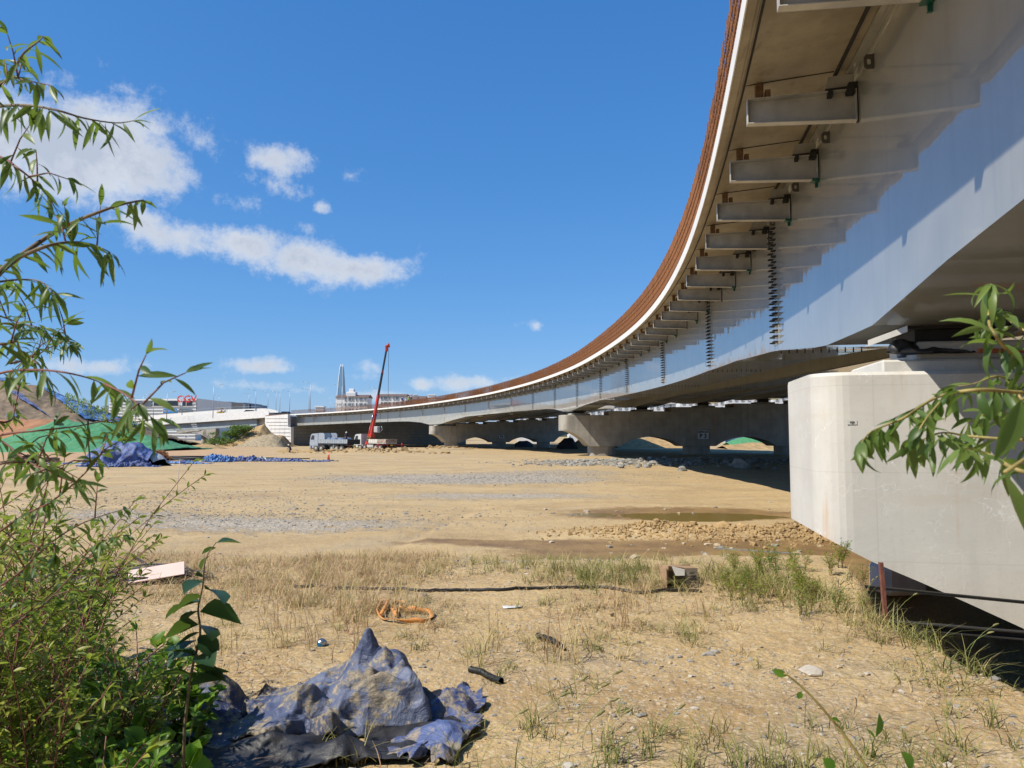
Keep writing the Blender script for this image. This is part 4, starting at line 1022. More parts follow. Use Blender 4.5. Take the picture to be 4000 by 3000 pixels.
    nk = Vector(J['neck']); pv = Vector(J['pelvis']); hands = [Vector(J['lwr']), Vector(J['rwr'])]; feet = [Vector(J['lan']), Vector(J['ran'])]; ft = [Vector(J['lto']), Vector(J['rto'])]
    for p in nm.polygons:
        c = p.center; p.use_smooth = True
        if (c-Vector(J['head'])).length < .17 and c.z > nk.z+.02: p.material_index = 0
        elif min((c-q).length for q in hands) < .10 or min((c-(q+(q-Vector(J[k+'el'])).normalized()*.12)).length for q, k in zip(hands, 'lr')) < .12: p.material_index = 0
        elif min((c-q).length for q in feet+ft) < .13: p.material_index = 3
        elif (c-pv).dot((Vector(J['chest'])-pv).normalized()) > -.02 and (c-Vector(J['chest'])).length < .62 and not (min((c-Vector(J[k])).length for k in ('lkn', 'rkn')) < .2): p.material_index = 1
        else: p.material_index = 2
    body = bpy.data.objects.new('body', nm); COL.objects.link(body); body.parent = root
    hd = Vector(J['head']); b = MB(); b.ball(hd+Vector((.01, 0, .075)), .128, n=12, m=8, squash=(1.08, 1, .82)); b.cyl(hd+Vector((.02, 0, .055)), hd+Vector((.02, 0, .07)), .155, .145, 14)
    b.build('helmet', simple('helmet_shell', helmet, .35, 0, .02), root)
    b = MB(); b.ball(hd+Vector((.10, 0, -.01)), .016, n=6, m=5); b.ball(hd+Vector((.088, .032, .012)), .011, 1, 6, 5); b.ball(hd+Vector((.088, -.032, .012)), .011, 1, 6, 5); b.box(hd+Vector((.09, 0, -.05)), (.01, .04, .008), mi=2)
    b.ball(hd+Vector((0, .095, 0)), .022, n=6, m=5, squash=(.7, .4, 1)); b.ball(hd+Vector((0, -.095, 0)), .022, n=6, m=5, squash=(.7, .4, 1))
    b.build('face', [skin, M_INK, lazy('lips', (.35, .12, .1), .5)], root)
    if vest:
        b = MB(); ch = Vector(J['chest']); ax = (ch-pv).normalized(); b.tube([pv+ax*.08, pv+ax*.22, ch, ch+ax*.13], [.172, .178, .185, .12], 14, cap=False); b.build('vest', simple('safety_vest', vest, .7), root)
    return root


# ---------------------------------------------------------------- trucks
def wheel_kit(r, w, tire, rim):
    b = MB(); b.tube([(0, -w/2, 0), (0, -w/2+.04, 0), (0, w/2-.04, 0), (0, w/2, 0)], [r*.93, r, r, r*.93], 22); b2 = MB()
    b2.cyl((0, -w/2-.01, 0), (0, w/2+.01, 0), r*.58, r*.58, 16); b2.cyl((0, -w/2-.05, 0), (0, w/2+.05, 0), r*.20, r*.16, 10)
    for k in range(8): a = k*math.pi/4; b2.cyl((r*.36*math.cos(a), -w/2-.03, r*.36*math.sin(a)), (r*.36*math.cos(a), w/2+.03, r*.36*math.sin(a)), .03, .03, 6)
    return b, b2


def truck(loc, rz, label, body, deck, axles, L=9.6, crane=False, deck2=None):
    """x forward, y left, z up; origin on the ground under the rear end"""
    t = thing('crane_truck' if crane else 'flatbed_truck', label, 'truck', loc, rz)
    fr = MB(); fr.box((L/2, .42, .95), (L-1.2, .09, .22)); fr.box((L/2, -.42, .95), (L-1.2, .09, .22))
    for k in range(6): fr.box((.8+k*1.5, 0, .95), (.09, .84, .14))
    fr.build('chassis', M_DARK, t)
    cb = MB(); f = L; W = 2.35
    prof = [(f-2.05, 1.0), (f-.05, 1.0), (f+.02, 1.35), (f-.02, 1.95), (f-.30, 2.72), (f-.62, 2.88), (f-2.05, 2.95)]
    cb.prism([(x, z) for x, z in prof], (0, 1, 0), W, org=(0, -W/2, 0)); cb.box((f-.05, 0, .75), (.35, W, .5), bev=.06); cb.box((f-1.1, 1.02, .82), (1.3, .25, .45), bev=.05); cb.box((f-1.1, -1.02, .82), (1.3, .25, .45), bev=.05)
    cab = cb.build('cab', body, t)
    g = MB(); n = Vector((.94, 0, .33)); g.prism([(f-.005, 2.0), (f-.29, 2.66), (f-.27, 2.67), (f+.015, 2.0)], (0, 1, 0), W-.3, org=(0, -W/2+.15, 0)); g.build('windscreen', M_GLASS, cab)
    for sy in (1, -1):
        g = MB(); g.prism([(f-.25, 1.95), (f-1.15, 1.95), (f-1.15, 2.62), (f-.55, 2.62)], (0, 1, 0), .02, org=(0, sy*(W/2+.012)-.01, 0)); g.build('side_window', M_GLASS, cab)
        g = MB(); g.box((f+.10, sy*(W/2+.17), 2.15), (.10, .20, .48), bev=.03); g.tube([(f-.05, sy*W/2, 2.45), (f+.1, sy*(W/2+.17), 2.42)], .02, 5); g.build('mirror', M_BLACK, cab)
        g = MB(); g.box((f+.135, sy*.85, .85), (.04, .42, .2), bev=.015); g.build('headlight', lazy('lamp_lens', (.7, .72, .74), .15), cab)
        g = MB(); g.box((f-1.2, sy*(W/2+.02), 1.72), (.16, .03, .04)); g.build('handle', M_BLACK, cab)
    g = MB(); g.box((f+.03, 0, 1.45), (.03, 1.5, .4)); g.build('grille', M_BLACK, cab)
    # deck
    d1 = L-2.4 if not crane else L-4.3
    dk = MB(); dk.box((d1/2+.1, 0, 1.32), (d1, 2.45, .14)); dk.build('deck', M_DARK if not crane else M_STEEL, t)
    n_s = 4 if not crane else 2; wS = d1/n_s; Hs = .62
    for sy in (1, -1):
        for k in range(n_s):
            p = MB(); p.box((.1+wS*(k+.5), sy*1.23, 1.39+Hs/2), (wS-.05, .05, Hs))
            for q in range(3): p.box((.1+wS*(k+.25*(q+1)), sy*1.27, 1.39+Hs/2), (.05, .03, Hs))
            p.build('side_gate', deck if not (crane and k == 0 and deck2) else deck2, t)
    p = MB(); p.box((.08, 0, 1.39+Hs/2), (.05, 2.4, Hs))
    for q in range(5): p.box((.04, -1.0+q*.5, 1.39+Hs/2), (.03, .05, Hs))
    p.build('tail_gate', deck2 if deck2 else (M_DARK if not crane else deck), t)
    if not crane:
        p = MB(); p.prism([(-1.2, 1.39), (1.2, 1.39), (1.2, 2.7), (1.0, 2.98), (-1.0, 2.98), (-1.2, 2.7)], (1, 0, 0), .09, org=(d1+.12, 0, 0), ex=(0, 1, 0)); p.prism([(-1.1, 1.45), (1.1, 1.45), (1.1, 2.6), (.9, 2.85), (-.9, 2.85), (-1.1, 2.6)], (1, 0, 0), .02, org=(d1+.09, 0, 0), ex=(0, 1, 0))
        p.prism([(d1-1.4, 1.39), (d1+.12, 1.39), (d1+.12, 2.98), (d1-1.1, 2.98), (d1-1.4, 2.7)], (0, 1, 0), .05, org=(0, -1.22, 0)); p.prism([(d1-1.4, 1.39), (d1+.12, 1.39), (d1+.12, 2.98), (d1-1.1, 2.98), (d1-1.4, 2.7)], (0, 1, 0), .05, org=(0, 1.2, 0)); p.build('headboard', body, t)
    # rear
    p = MB(); p.box((.05, 0, .55), (.10, 2.3, .16), bev=.02); p.tube([(.1, .8, .6), (.1, .8, 1.2)], .04, 5); p.tube([(.1, -.8, .6), (.1, -.8, 1.2)], .04, 5); p.build('rear_bumper', lazy('bumper_orange', (.55, .25, .10), .6, 0, .3, 3), t)
    for sy in (1, -1):
        p = MB(); p.box((.02, sy*.95, 1.08), (.06, .42, .16), bev=.02); p.build('tail_light', lazy('red_lens', (.35, .02, .02), .3), t)
    p = MB(); p.box((.03, 0, .98), (.02, .5, .24)); p.build('number_plate', lazy('plate_yellow', (.72, .55, .10), .5), t)
    r = .52
    for ax in axles:
        for sy in (1, -1):
            tb, rb_ = wheel_kit(r, .34, None, None)
            tb.M = tb.M; wo = tb.build('wheel', simple('dusty_tyre', (.09, .08, .07), .9, 0, .2) if 'dusty_tyre' not in bpy.data.materials else bpy.data.materials['dusty_tyre'], t, loc=(ax, sy*1.02, r))
            rb_.build('rim', lazy('dusty_rim', (.36, .33, .27), .7, 0, .1), wo)
    for (a0, a1) in ((axles[1], axles[2]),):
        p = MB(); p.box(((a0+a1)/2, 1.05, .85), (a1-a0-1.3, .4, .42), bev=.05); p.box(((a0+a1)/2-.2, 1.25, .62), (a1-a0-1.3, .05, .06)); p.build('fuel_tank', M_STEEL, t)
        p = MB(); p.box(((a0+a1)/2, -1.05, .85), (a1-a0-1.3, .4, .42), bev=.05); p.build('tool_box', M_STEEL, t)
    for ax in axles[-2:]:
        for sy in (1, -1):
            p = MB(); pts = [(ax+.66*math.cos(w), sy*1.02, r+.64*math.sin(w)) for w in np.linspace(.25, math.pi-.25, 9)]
            for q0, q1 in zip(pts[:-1], pts[1:]): p.add([Vector(q0)+Vector((0, -.18, 0)), Vector(q1)+Vector((0, -.18, 0)), Vector(q1)+Vector((0, .18, 0)), Vector(q0)+Vector((0, .18, 0))], [(0, 1, 2, 3)])
            p.build('mudguard', body, t)
    return t


M_SILVER = simple('silver_cab_paint', (.42, .46, .52), .3, .35, .06); M_GREYCAB = simple('dusty_white_cab', (.55, .55, .53), .45, 0, .08)
M_GREYGATE = simple('grey_gate', (.36, .40, .44), .5, .1, .1, 2); M_WGATE = simple('cream_gate', (.66, .64, .56), .6, 0, .1, 2); M_RGATE = simple('rusty_gate', (.50, .38, .30), .8, 0, .3, 2.5)
tA = onT(1385, 1768); angA = math.atan2(.62, -.78)
tr1 = truck((tA.x, tA.y-.3, tA.z), angA, 'silver grey flatbed truck carrying wrapped bundles, left of the crane truck', M_SILVER, M_GREYGATE, (1.6, 2.75, 3.9, 6.5, 7.8), 9.4)
tB = onT(1530, 1762); angB = math.atan2(.66, -.75)
tr2 = truck((tB.x, tB.y, tB.z), angB, 'white crane truck with a tall red and black telescopic boom', M_GREYCAB, M_WGATE, (1.7, 2.9, 5.9, 7.2), 9.0, crane=True, deck2=M_RGATE)
# crane on the second truck (parts of it)
M_RED = simple('crane_red', (.50, .035, .02), .4, 0, .08); M_BOOM = simple('black_boom', (.03, .03, .035), .4, .2, .1)
R2 = Matrix.Rotation(angB, 4, 'Z'); inv = (Matrix.Translation((tB.x, tB.y, tB.z)) @ R2).inverted()
b = MB(); b.box((5.6, 0, 1.35), (.9, 2.1, .5), bev=.05); b.cyl((5.6, 0, 1.5), (5.6, 0, 2.5), .42, .36, 16); b.box((5.6, 0, 2.6), (1.0, .9, .7), bev=.08); ba_ = b.build('crane_base', M_RED, tr2)
b = MB()
for k in range(40): b.tube([(5.0+1.2*random.random(), -1.1+2.2*random.random(), 1.8), (5.0+1.2*random.random(), -1.1+2.2*random.random(), 2.5)], .025, 4)
b.build('hose_rack', lazy('hose_yellow', (.42, .38, .14), .6, 0, .3, 6), ba_)
piv = Vector((5.6, 0, 2.9)); tipw = at(1512, 1352, tB.y+4.0); tip = inv @ tipw; dB = (tip-piv); BL = dB.length; dn = dB.normalized()
def boom(a, c, w0, w1, mat, name, parent=tr2):
    b = MB(); p0, p1 = piv+dn*a, piv+dn*c; b.tube([p0, p1], [w0, w1], 6, smooth=False); return b.build(name, mat, parent)
red = boom(-.8, BL*.44, .36, .30, M_RED, 'boom'); 
for (a, c, w) in ((BL*.44, BL*.70, .23), (BL*.70, BL*.965, .19)):
    boom(a, c, w, w, M_BOOM, 'boom_section', red)
    b = MB(); p = piv+dn*(c); b.tube([p-dn*.12, p+dn*.05], w*1.18, 6, smooth=False); b.build('collar', M_RED, red)
b = MB(); p = piv+dn*BL; b.box(tuple(p-dn*.5), (.4, .5, .9), bev=.08); b.box(tuple(p+Vector((-.1, -.25, .2))), (.28, .3, .6), bev=.06); b.cyl(p+Vector((0, -.5, 0)), p+Vector((0, .3, 0)), .22, .22, 12); b.build('boom_head', M_RED, red)
for sy in (.42, -.42):
    b = MB(); a0 = piv+Vector((.45, sy, -1.0)); a1 = piv+dn*3.6+Vector((0, sy, 0)); b.cyl(a0, a0.lerp(a1, .55), .13, .13, 10); b.cyl(a0.lerp(a1, .55), a1, .08, .10, 10, mi=1); b.build('lift_cylinder', [M_RED, lazy('chrome', (.5, .5, .55), .2, .8)], red)
hk = inv @ (tipw+Vector((.35, -.3, -.3))); b = MB(); hlow = inv @ (tipw+Vector((.35, -.3, -19.5))); b.tube([hk, hlow], .035, 5); cb_ = b.build('hoist_cable', M_DARK, red)
b = MB(); b.box((hlow.x, hlow.y, hlow.z-.3), (.25, .18, .5), bev=.05); b.tube([hlow+Vector((0, 0, -.5)), hlow+Vector((.05, 0, -.75)), hlow+Vector((-.1, 0, -.8))], .04, 6); b.build('hook_block', M_RED, cb_)
b = MB(); q = piv+Vector((-.9, -.5, .8)); b.box(q, (1.0, .7, 1.1), bev=.1); b.tube([q+Vector((-.3, -.4, -.5)), q+Vector((-.9, -.5, 0)), q+Vector((-.7, -.4, .6))], .05, 6); b.build('operator_seat', lazy('seat_grey', (.45, .43, .42), .7), tr2)
for (x, sy) in ((.1, 1), (.1, -1), (5.0, 1), (5.0, -1)):
    b = MB(); yy = sy*(2.6 if x < 1 else 1.45); b.box((x+.3, yy*.6, 1.05), (.12, abs(yy)*1.0, .12)); b.cyl((x+.3, yy, .1), (x+.3, yy, 1.35), .075, .075, 8); b.cyl((x+.3, yy, 0), (x+.3, yy, .08), .25, .25, 12); b.build('outrigger', M_RED, tr2)
# wrapped bundles on the silver truck
R1 = Matrix.Translation(Vector((tA.x, tA.y-.3, tA.z))) @ Matrix.Rotation(angA, 4, 'Z')
mw = simple('blue_wrap', (.22, .30, .48), .25, 0, .35, 5, .3)
for k, (x, lab) in enumerate(((5.4, 'wrapped blue grey bundle behind the cab headboard'), (4.0, 'middle wrapped bundle on the silver truck'), (2.3, 'rear wrapped bundle beside the standing worker'))):
    b = MB(); b.box((0, 0, .42), (1.2, 1.9, .84), bev=.16)
    for q in (-.3, .3): b.box((q, 0, .42), (.06, 1.93, .87), bev=.15, mi=1)
    o = b.build('wrapped_bundle', [mw, M_WHITE], loc=R1 @ Vector((x, 0, 1.39))); o.rotation_euler = (0, 0, angA); tag(o, lab, 'cargo bundle', 'bundles on the silver truck')
person(R1 @ Vector((1.55, .3, 1.39)), angA+2.8, 'worker in dark shirt and white helmet standing on the silver truck bed', 'stand', (.05, .05, .055), (.10, .06, .05))
pk = onT(1136, 1768); person(pk, -2.2, 'worker in navy clothes and white helmet crouching on the open ground', 'kneel', (.02, .025, .06), (.015, .02, .05))
def on_deck(px, s, off):
    return arc(s, off, zf(s)+.32+SUP*off)
def arc_at(px, off, lo, hi):
    for s in np.arange(lo, hi, .25):
        p = arc(s, off, 0); q = 2000+FPX*math.cos(PITCH)*p.x/p.y
        if q < px: return s
    return hi
for px, lab, sh, vs, po, off in ((1576, 'worker in blue shirt with dark trousers on the bridge deck, left of two others', (.02, .07, .35), None, 'bend', .9), (1597, 'worker in yellow green vest and white helmet on the bridge deck', (.08, .08, .08), (.45, .60, .06), 'stand', 1.2), (1607, 'worker in dark clothes and white helmet, rightmost of three on the deck', (.05, .04, .04), None, 'stand', 1.0)):
    s = arc_at(px, off, 90, 170); person(on_deck(px, s, off)+Vector((0, 0, .35)), -1.9, lab, po, sh, (.08, .045, .03), (.8, .8, .8), vs)


# ---------------------------------------------------------------- older viaduct at the left
def ribbon(name, top, bot, y0, y1, th, mat, parent, back=(0, 1, 0)):
    """a long solid whose face is seen between picture lines top and bot; distance goes y0..y1"""
    px = np.linspace(top[0][0], top[-1][0], 40); b = MB(); V = []
    for k, x in enumerate(px):
        y = y0+(y1-y0)*k/39; zt = at(x, float(np.interp(x, [a for a, _ in top], [c for _, c in top])), y); zl = at(x, float(np.interp(x, [a for a, _ in bot], [c for _, c in bot])), y); zl.x = zt.x
        V += [zl, zt, zt+Vector(back)*th, zl+Vector(back)*th]
    b.add(V, grid_faces(40, 4, True).tolist()); b.add(V[:4], [(0, 1, 2, 3)]); b.add(V[-4:], [(0, 1, 2, 3)]); return b.build(name, mat, parent)


via = thing('older_viaduct', 'white-parapet older viaduct with steel girders running left of the abutment', 'viaduct', (0, 0, 0))
VY0, VY1 = 252, 227
PT = [(430, 1664), (536, 1650), (653, 1633), (824, 1616), (1001, 1605), (1050, 1604)]; PB = [(430, 1687), (536, 1672), (653, 1657), (780, 1649), (1001, 1634), (1050, 1630)]
ribbon('parapet', PT, PB, VY0, VY1, .4, M_WHITE, via)
ribbon('deck_slab', [(a, c-2) for a, c in PB], [(a, c+2.5) for a, c in PB], VY0+.4, VY1+.4, 12, M_CONC, via)
GT = [(596, 1664), (780, 1652), (1003, 1637)]; GB = [(596, 1684), (780, 1677), (1003, 1662)]
ribbon('girder', GT, GB, 246.6, 230.3, 1.6, simple('bluegrey_girder', (.36, .42, .44), .4, 0, .1, .5), via)
ribbon('girder', [(430, 1679), (596, 1664)], [(430, 1694), (596, 1684)], 253.4, 246.8, 1.6, simple('dark_girder', (.25, .27, .28), .4, 0, .1, .5), via)
VYB0, VYB1 = 290, 258
PT2 = [(440, 1638), (560, 1626), (669, 1616), (811, 1605), (875, 1600), (1033, 1595), (1060, 1598), (1086, 1606)]; PB2 = [(440, 1655), (560, 1643), (669, 1632), (811, 1621), (1033, 1612), (1086, 1612)]
via2 = thing('rear_viaduct', 'white parapet of the second carriageway just behind the older viaduct', 'viaduct', (0, 0, 0))
ribbon('parapet', PT2, PB2, VYB0, VYB1, .4, M_WHITE, via2); ribbon('deck_slab', [(a, c-1) for a, c in PB2], [(a, c+9) for a, c in PB2], VYB0+.4, VYB1+.4, 10, M_DARK, via2)
b = MB()
for x in range(700, 1030, 6):
    y = VYB0+(VYB1-VYB0)*(x-440)/646; c = float(np.interp(x, [a for a, _ in PT2], [c for _, c in PT2])); p = at(x, c, y+.2); b.tube([p, p+Vector((0, 0, .8))], .03, 4, smooth=False)
p0 = [at(x, float(np.interp(x, [a for a, _ in PT2], [c for _, c in PT2]))-9, VYB0+(VYB1-VYB0)*(x-440)/646+.2) for x in range(700, 1030, 20)]; b.tube(p0, .04, 4)
b.build('railing', M_LAMP, via2, fix=False)
# its pier, cross-beam and sign
b = MB(); pa = at(700, 1690, 222); pb = at(845, 1690, 236)
wall_poly(b, [at(690, 1682, 243), at(800, 1676, 238), at(842, 1674, 236.5), at(842, 1700, 236.5), at(818, 1719, 237.5), at(790, 1700, 238.5), at(768, 1692, 240), at(690, 1694, 243)], (0, 1, 0), 3); b.build('pier_cap', M_CONC, via)
b = MB(); q = at(829, 1719, 239); b.cyl((q.x, q.y+.6, -2), (q.x, q.y+.6, q.z+1.3), .85, .85, 16); b.build('column', M_CONC, via)
b = MB(); q = at(795, 1700, 241); b.cyl((q.x, q.y+.6, -2), (q.x, q.y+.6, q.z+1), .9, .9, 16); b.build('column', M_CONC, via)
b = MB(); q = at(728, 1705, 240); b.box((q.x, q.y, q.z), (1.2, .05, .9)); sb = b.build('sign_board', M_SIGN, via); text_mesh('P1', .7, M_INK, sb, (q.x, q.y-.05, q.z), (math.pi/2, 0, 0), bold=.02)
# scaffold stair
t = thing('scaffold_stair', 'white tubular scaffold stair hung on the older viaduct', 'scaffold', (0, 0, 0)); b = MB()
for k in range(9):
    for e in (0, 1):
        x = 733+k*3.6; y = 1626+k*8; p = at(x, y, 235+e*1.2); q = at(x+20, y+1, 235+e*1.2); b.tube([p, q], .035, 4, smooth=False)
        if k < 8: b.tube([p, at(x+3.6, y+8, 235+e*1.2)], .035, 4, smooth=False); b.tube([q, at(x+23.6, y+9, 235+e*1.2)], .035, 4, smooth=False); b.tube([p, at(x+23, y+9, 235+e*1.2)], .03, 4, smooth=False)
    b.tube([at(733+k*3.6, 1626+k*8, 235), at(733+k*3.6, 1626+k*8, 236.2)], .03, 4, smooth=False)
b.build('stair_frame', M_WHITE, t, fix=False)
b = MB()
for k in range(10): b.tube([at(752+k*3.5, 1688+.3*k, 235), at(752+k*3.5, 1698, 235)], .03, 4, smooth=False)
b.tube([at(752, 1689, 235), at(785, 1690, 235)], .04, 4); b.tube([at(752, 1697, 235), at(785, 1697, 235)], .06, 4); b.build('landing', M_WHITE, t, fix=False)

# street lamps: mast with one arm
def street_lamp(px, pyb, pyt, y, arm, label):
    p = at(px, pyb, y); top = at(px, pyt, y); h = top.z-p.z; t = thing('street_lamp', label, 'street lamp', p, 0, 'street lamps along the viaducts')
    b = MB(); b.tube([(0, 0, -.8), (0, 0, h*.5), (0, 0, h)], [.13, .10, .07], 8); b.build('mast', M_LAMP, t)
    L = arm/FPX*y; b = MB(); b.tube([(0, 0, h-.03), (L*.5, 0, h+abs(L)*.10), (L*.8, 0, h+abs(L)*.18)], [.06, .05, .045], 6); b.build('arm', M_LAMP, t)
    b = MB(); b.box((L*.9, 0, h+abs(L)*.20), (abs(L)*.26, .28, .12), Matrix.Rotation(-.12*(1 if L > 0 else -1), 3, 'Y'), bev=.03); b.build('lamp_head', simple('lamp_grey', (.34, .38, .41), .5) if 'lamp_grey' not in bpy.data.materials else bpy.data.materials['lamp_grey'], t)
LAMPS = [(651, 1630, 1535, 222, 32, 'tall lamp in front of the white mall, arm to the right, above the blue banner'), (832, 1622, 1508, 225, 36, 'tallest lamp with right arm, beside the yellow rollers'),
 (598, 1640, 1565, 240, 28, 'lamp with right arm crossing the left dark windows of the mall'), (557, 1645, 1545, 236, 30, 'lamp with right arm near the left middle of the mall'), (711, 1612, 1549, 260, 28, 'lamp with right arm just under the red mall sign'), (703, 1612, 1558, 300, -12, 'thin far lamp close to the red mall sign'),
 (855, 1603, 1547, 290, -16, 'short lamp with left arm right of the tallest lamp'), (972, 1600, 1539, 280, -19, 'lamp with left arm over the blue roofed block'), (998, 1602, 1526, 262, -30, 'lamp with left arm standing behind the viaduct crest'),
 (1046, 1602, 1533, 300, -21, 'lamp with left arm above the arched parapet'), (1078, 1602, 1533, 330, -22, 'first of two lamps close together above the grey car'), (1093, 1606, 1533, 305, -24, 'second of two lamps close together above the grey car'), (1131, 1606, 1530, 280, -27, 'lamp with left arm just left of the formwork box'),
 (1207, 1600, 1523, 285, -30, 'lower of two overlapping lamps above the deck start'), (1212, 1600, 1497, 262, -33, 'taller of two overlapping lamps above the deck start'), (1335, 1612, 1507, 268, -30, 'lamp before the left apartment block and the glass tower'), (1358, 1612, 1543, 330, -22, 'short lamp before the left apartment block windows'), (1472, 1606, 1519, 268, -32, 'lamp with left arm just left of the crane boom'), (1292, 1610, 1568, 420, -8, 'tiny far lamp left of the glass tower'), (538, 1640, 1588, 330, -10, 'thin far lamp at the left of the mall')]
for (px, pb_, pt, y, arm, lab) in LAMPS: street_lamp(px, pb_, pt, y, arm, lab)

# ---------------------------------------------------------------- buildings
def facade_obj(b, name, mats, parent): return b.build(name, mats, parent)
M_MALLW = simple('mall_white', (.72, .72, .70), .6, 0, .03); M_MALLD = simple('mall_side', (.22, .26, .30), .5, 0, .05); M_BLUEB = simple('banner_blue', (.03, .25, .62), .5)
mall = thing('shopping_mall', 'large white ribbed shopping mall with dark window band and red sign', 'building'); DM = 480
def mp(px, py, d=0): return at(px, py, DM+d)
b = MB(); a, c = mp(427, 1561), mp(768, 1556); zt0, zt1 = a.z, c.z
wall_poly(b, [(a.x, DM, -2), (c.x, DM, -2), (c.x, DM, zt1), (a.x, DM, zt0)], (0, 1, 0), 60); b.build('wall', M_MALLW, mall)
b = MB()
for k in range(13):
    z = 1.0+k*(zt0-1.5)/12; b.box(((a.x+c.x)/2, DM-.25, z), (c.x-a.x, .5, .35))
b.build('facade_ribs', M_MALLW, mall)
for (x0, x1, y0, y1) in ((598, 749, 1567, 1584),):
    p, q = mp(x0, y0, -.5), mp(x1, y1, -.5); b = MB(); b.box(((p.x+q.x)/2, DM-.45, (p.z+q.z)/2), (q.x-p.x, .5, p.z-q.z)); bw = b.build('window', M_GLASS, mall); b = MB()
    for k in (.18, .34, .66, .72, .76, .86): b.box((p.x+(q.x-p.x)*k, DM-.75, (p.z+q.z)/2), (.3 if k not in (.72,) else 2.0, .1, p.z-q.z))
    b.build('mullion', M_MALLW, bw)
for (x0, x1, y0, y1) in ((500, 590, 1566, 1588), (520, 540, 1590, 1618)):
    p, q = mp(x0, y0, -.5), mp(x1, y1, -.5); b = MB(); b.box(((p.x+q.x)/2, DM-.45, (p.z+q.z)/2), (q.x-p.x, .5, p.z-q.z)); b.build('window', M_WINGLASS, mall)
p, q = mp(637, 1597, -1), mp(690, 1614, -1); b = MB(); b.box(((p.x+q.x)/2, DM-.7, (p.z+q.z)/2), (q.x-p.x, .1, p.z-q.z)); bn = b.build('banner', M_BLUEB, mall)
text_mesh('교통안내 바로가기', 1.45, M_WHITE, bn, ((p.x+q.x)/2, DM-.8, (p.z+q.z)/2), (math.pi/2, 0, 0))
p, q = mp(697, 1597, -1), mp(750, 1609, -1); b = MB(); b.box(((p.x+q.x)/2, DM-.6, (p.z+q.z)/2), (q.x-p.x, .1, p.z-q.z)); b.build('window', M_WINGLASS, mall)
p = mp(729, 1560, -1); text_mesh('CGV', 6.2, simple('red_sign', (.70, .03, .03), .5), mall, (p.x, DM-.8, p.z), (math.pi/2, 0, 0), bold=.12, name='red_sign')
# receding dark side and the rear grey blocks
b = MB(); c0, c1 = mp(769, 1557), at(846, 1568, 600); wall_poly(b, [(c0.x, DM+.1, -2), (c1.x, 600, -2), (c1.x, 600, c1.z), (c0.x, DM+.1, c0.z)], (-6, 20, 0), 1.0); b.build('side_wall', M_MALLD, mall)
b = MB()
for k in range(8):
    z0, z1 = c0.z*(.1+.11*k), c1.z*(.1+.11*k); b.tube([(c0.x+.2, DM-.2, z0), (c1.x+.2, 599.5, z1)], .25, 4, smooth=False)
b.build('facade_ribs', M_WINGLASS, mall)
def simple_block(label, px0, px1, pyt, y, depth, mat, mat2, name='office_block', windows=()):
    t = thing(name, label, 'building'); a, c = at(px0, pyt, y), at(px1, pyt, y); b = MB(); b.box(((a.x+c.x)/2, y+depth/2, a.z/2-1), (c.x-a.x, depth, a.z+2)); b.build('wall', mat, t)
    for (x0, x1, y0, y1) in windows:
        p, q = at(x0, y0, y), at(x1, y1, y); b = MB(); b.box(((p.x+q.x)/2, y-.1, (p.z+q.z)/2), (q.x-p.x, .3, p.z-q.z)); b.build('window', mat2, t)
    b = MB(); b.box(((a.x+c.x)/2, y+depth/2, a.z+.2), (c.x-a.x+.5, depth+.5, .5)); b.build('parapet', mat, t); return t
simple_block('plain grey block right of the mall with one small window', 845, 893, 1571, 560, 30, M_CONC, M_WINGLASS, windows=((868, 878, 1578, 1589),))
simple_block('long dark grey low block behind the grey one', 893, 957, 1575, 600, 40, M_MALLD, M_WINGLASS, windows=((904, 908, 1585, 1592), (943, 946, 1588, 1592)))
simple_block('small blue clad end block beside the long dark one', 957, 981, 1580, 610, 40, simple('blue_cladding', (.09, .17, .32), .5), M_GLASS, windows=((975, 981, 1580, 1596),))
simple_block('dark low roof just left of the mall', 408, 426, 1586, 700, 30, M_MALLD, M_GLASS)

# glass tower, tapering, split crown
M_TOWER = simple('tower_glass_haze', (.13, .27, .42), .55, .0, .06, .02); M_TOWERD = simple('tower_edge', (.62, .68, .74), .4, 0, .03)  # blue of the distance haze is put into the glass colour
YT = 3300; tp = at(1331, 1418, YT); tb = at(1328, 1702, YT); Ht = tp.z
t = thing('glass_tower', 'very tall tapering pale blue glass tower far behind the apartments', 'tower', (tb.x, YT, -5))
half = [(0, 40), (.15, 41), (.35, 39), (.6, 31), (.8, 22.5), (.92, 16.5), (.985, 13.5)]; px2m = YT/FPX; b = MB(); V = []
def hw(f): return float(np.interp(f, [a for a, _ in half], [c for _, c in half]))*px2m*.5*1.75*.52
for f in np.linspace(0, .965, 24):
    w = hw(f); c = .24*w; cx = (f*3)*px2m
    V += [(cx-w, -w+c, f*Ht), (cx-w+c, -w, f*Ht), (cx+w-c, -w, f*Ht), (cx+w, -w+c, f*Ht), (cx+w, w, f*Ht), (cx-w, w, f*Ht)]
b.add(V, grid_faces(24, 6, True).tolist()); b.add(V[-6:], [tuple(range(6))]); b.build('wall', M_TOWER, t)
b = MB()
for k in (0, 1, 2, 3): b.tube([V[i*6+k] for i in range(24)], 1.5 if k in (1, 3) else 1.0, 4, smooth=False)
b.build('edge_trim', M_TOWERD, t)
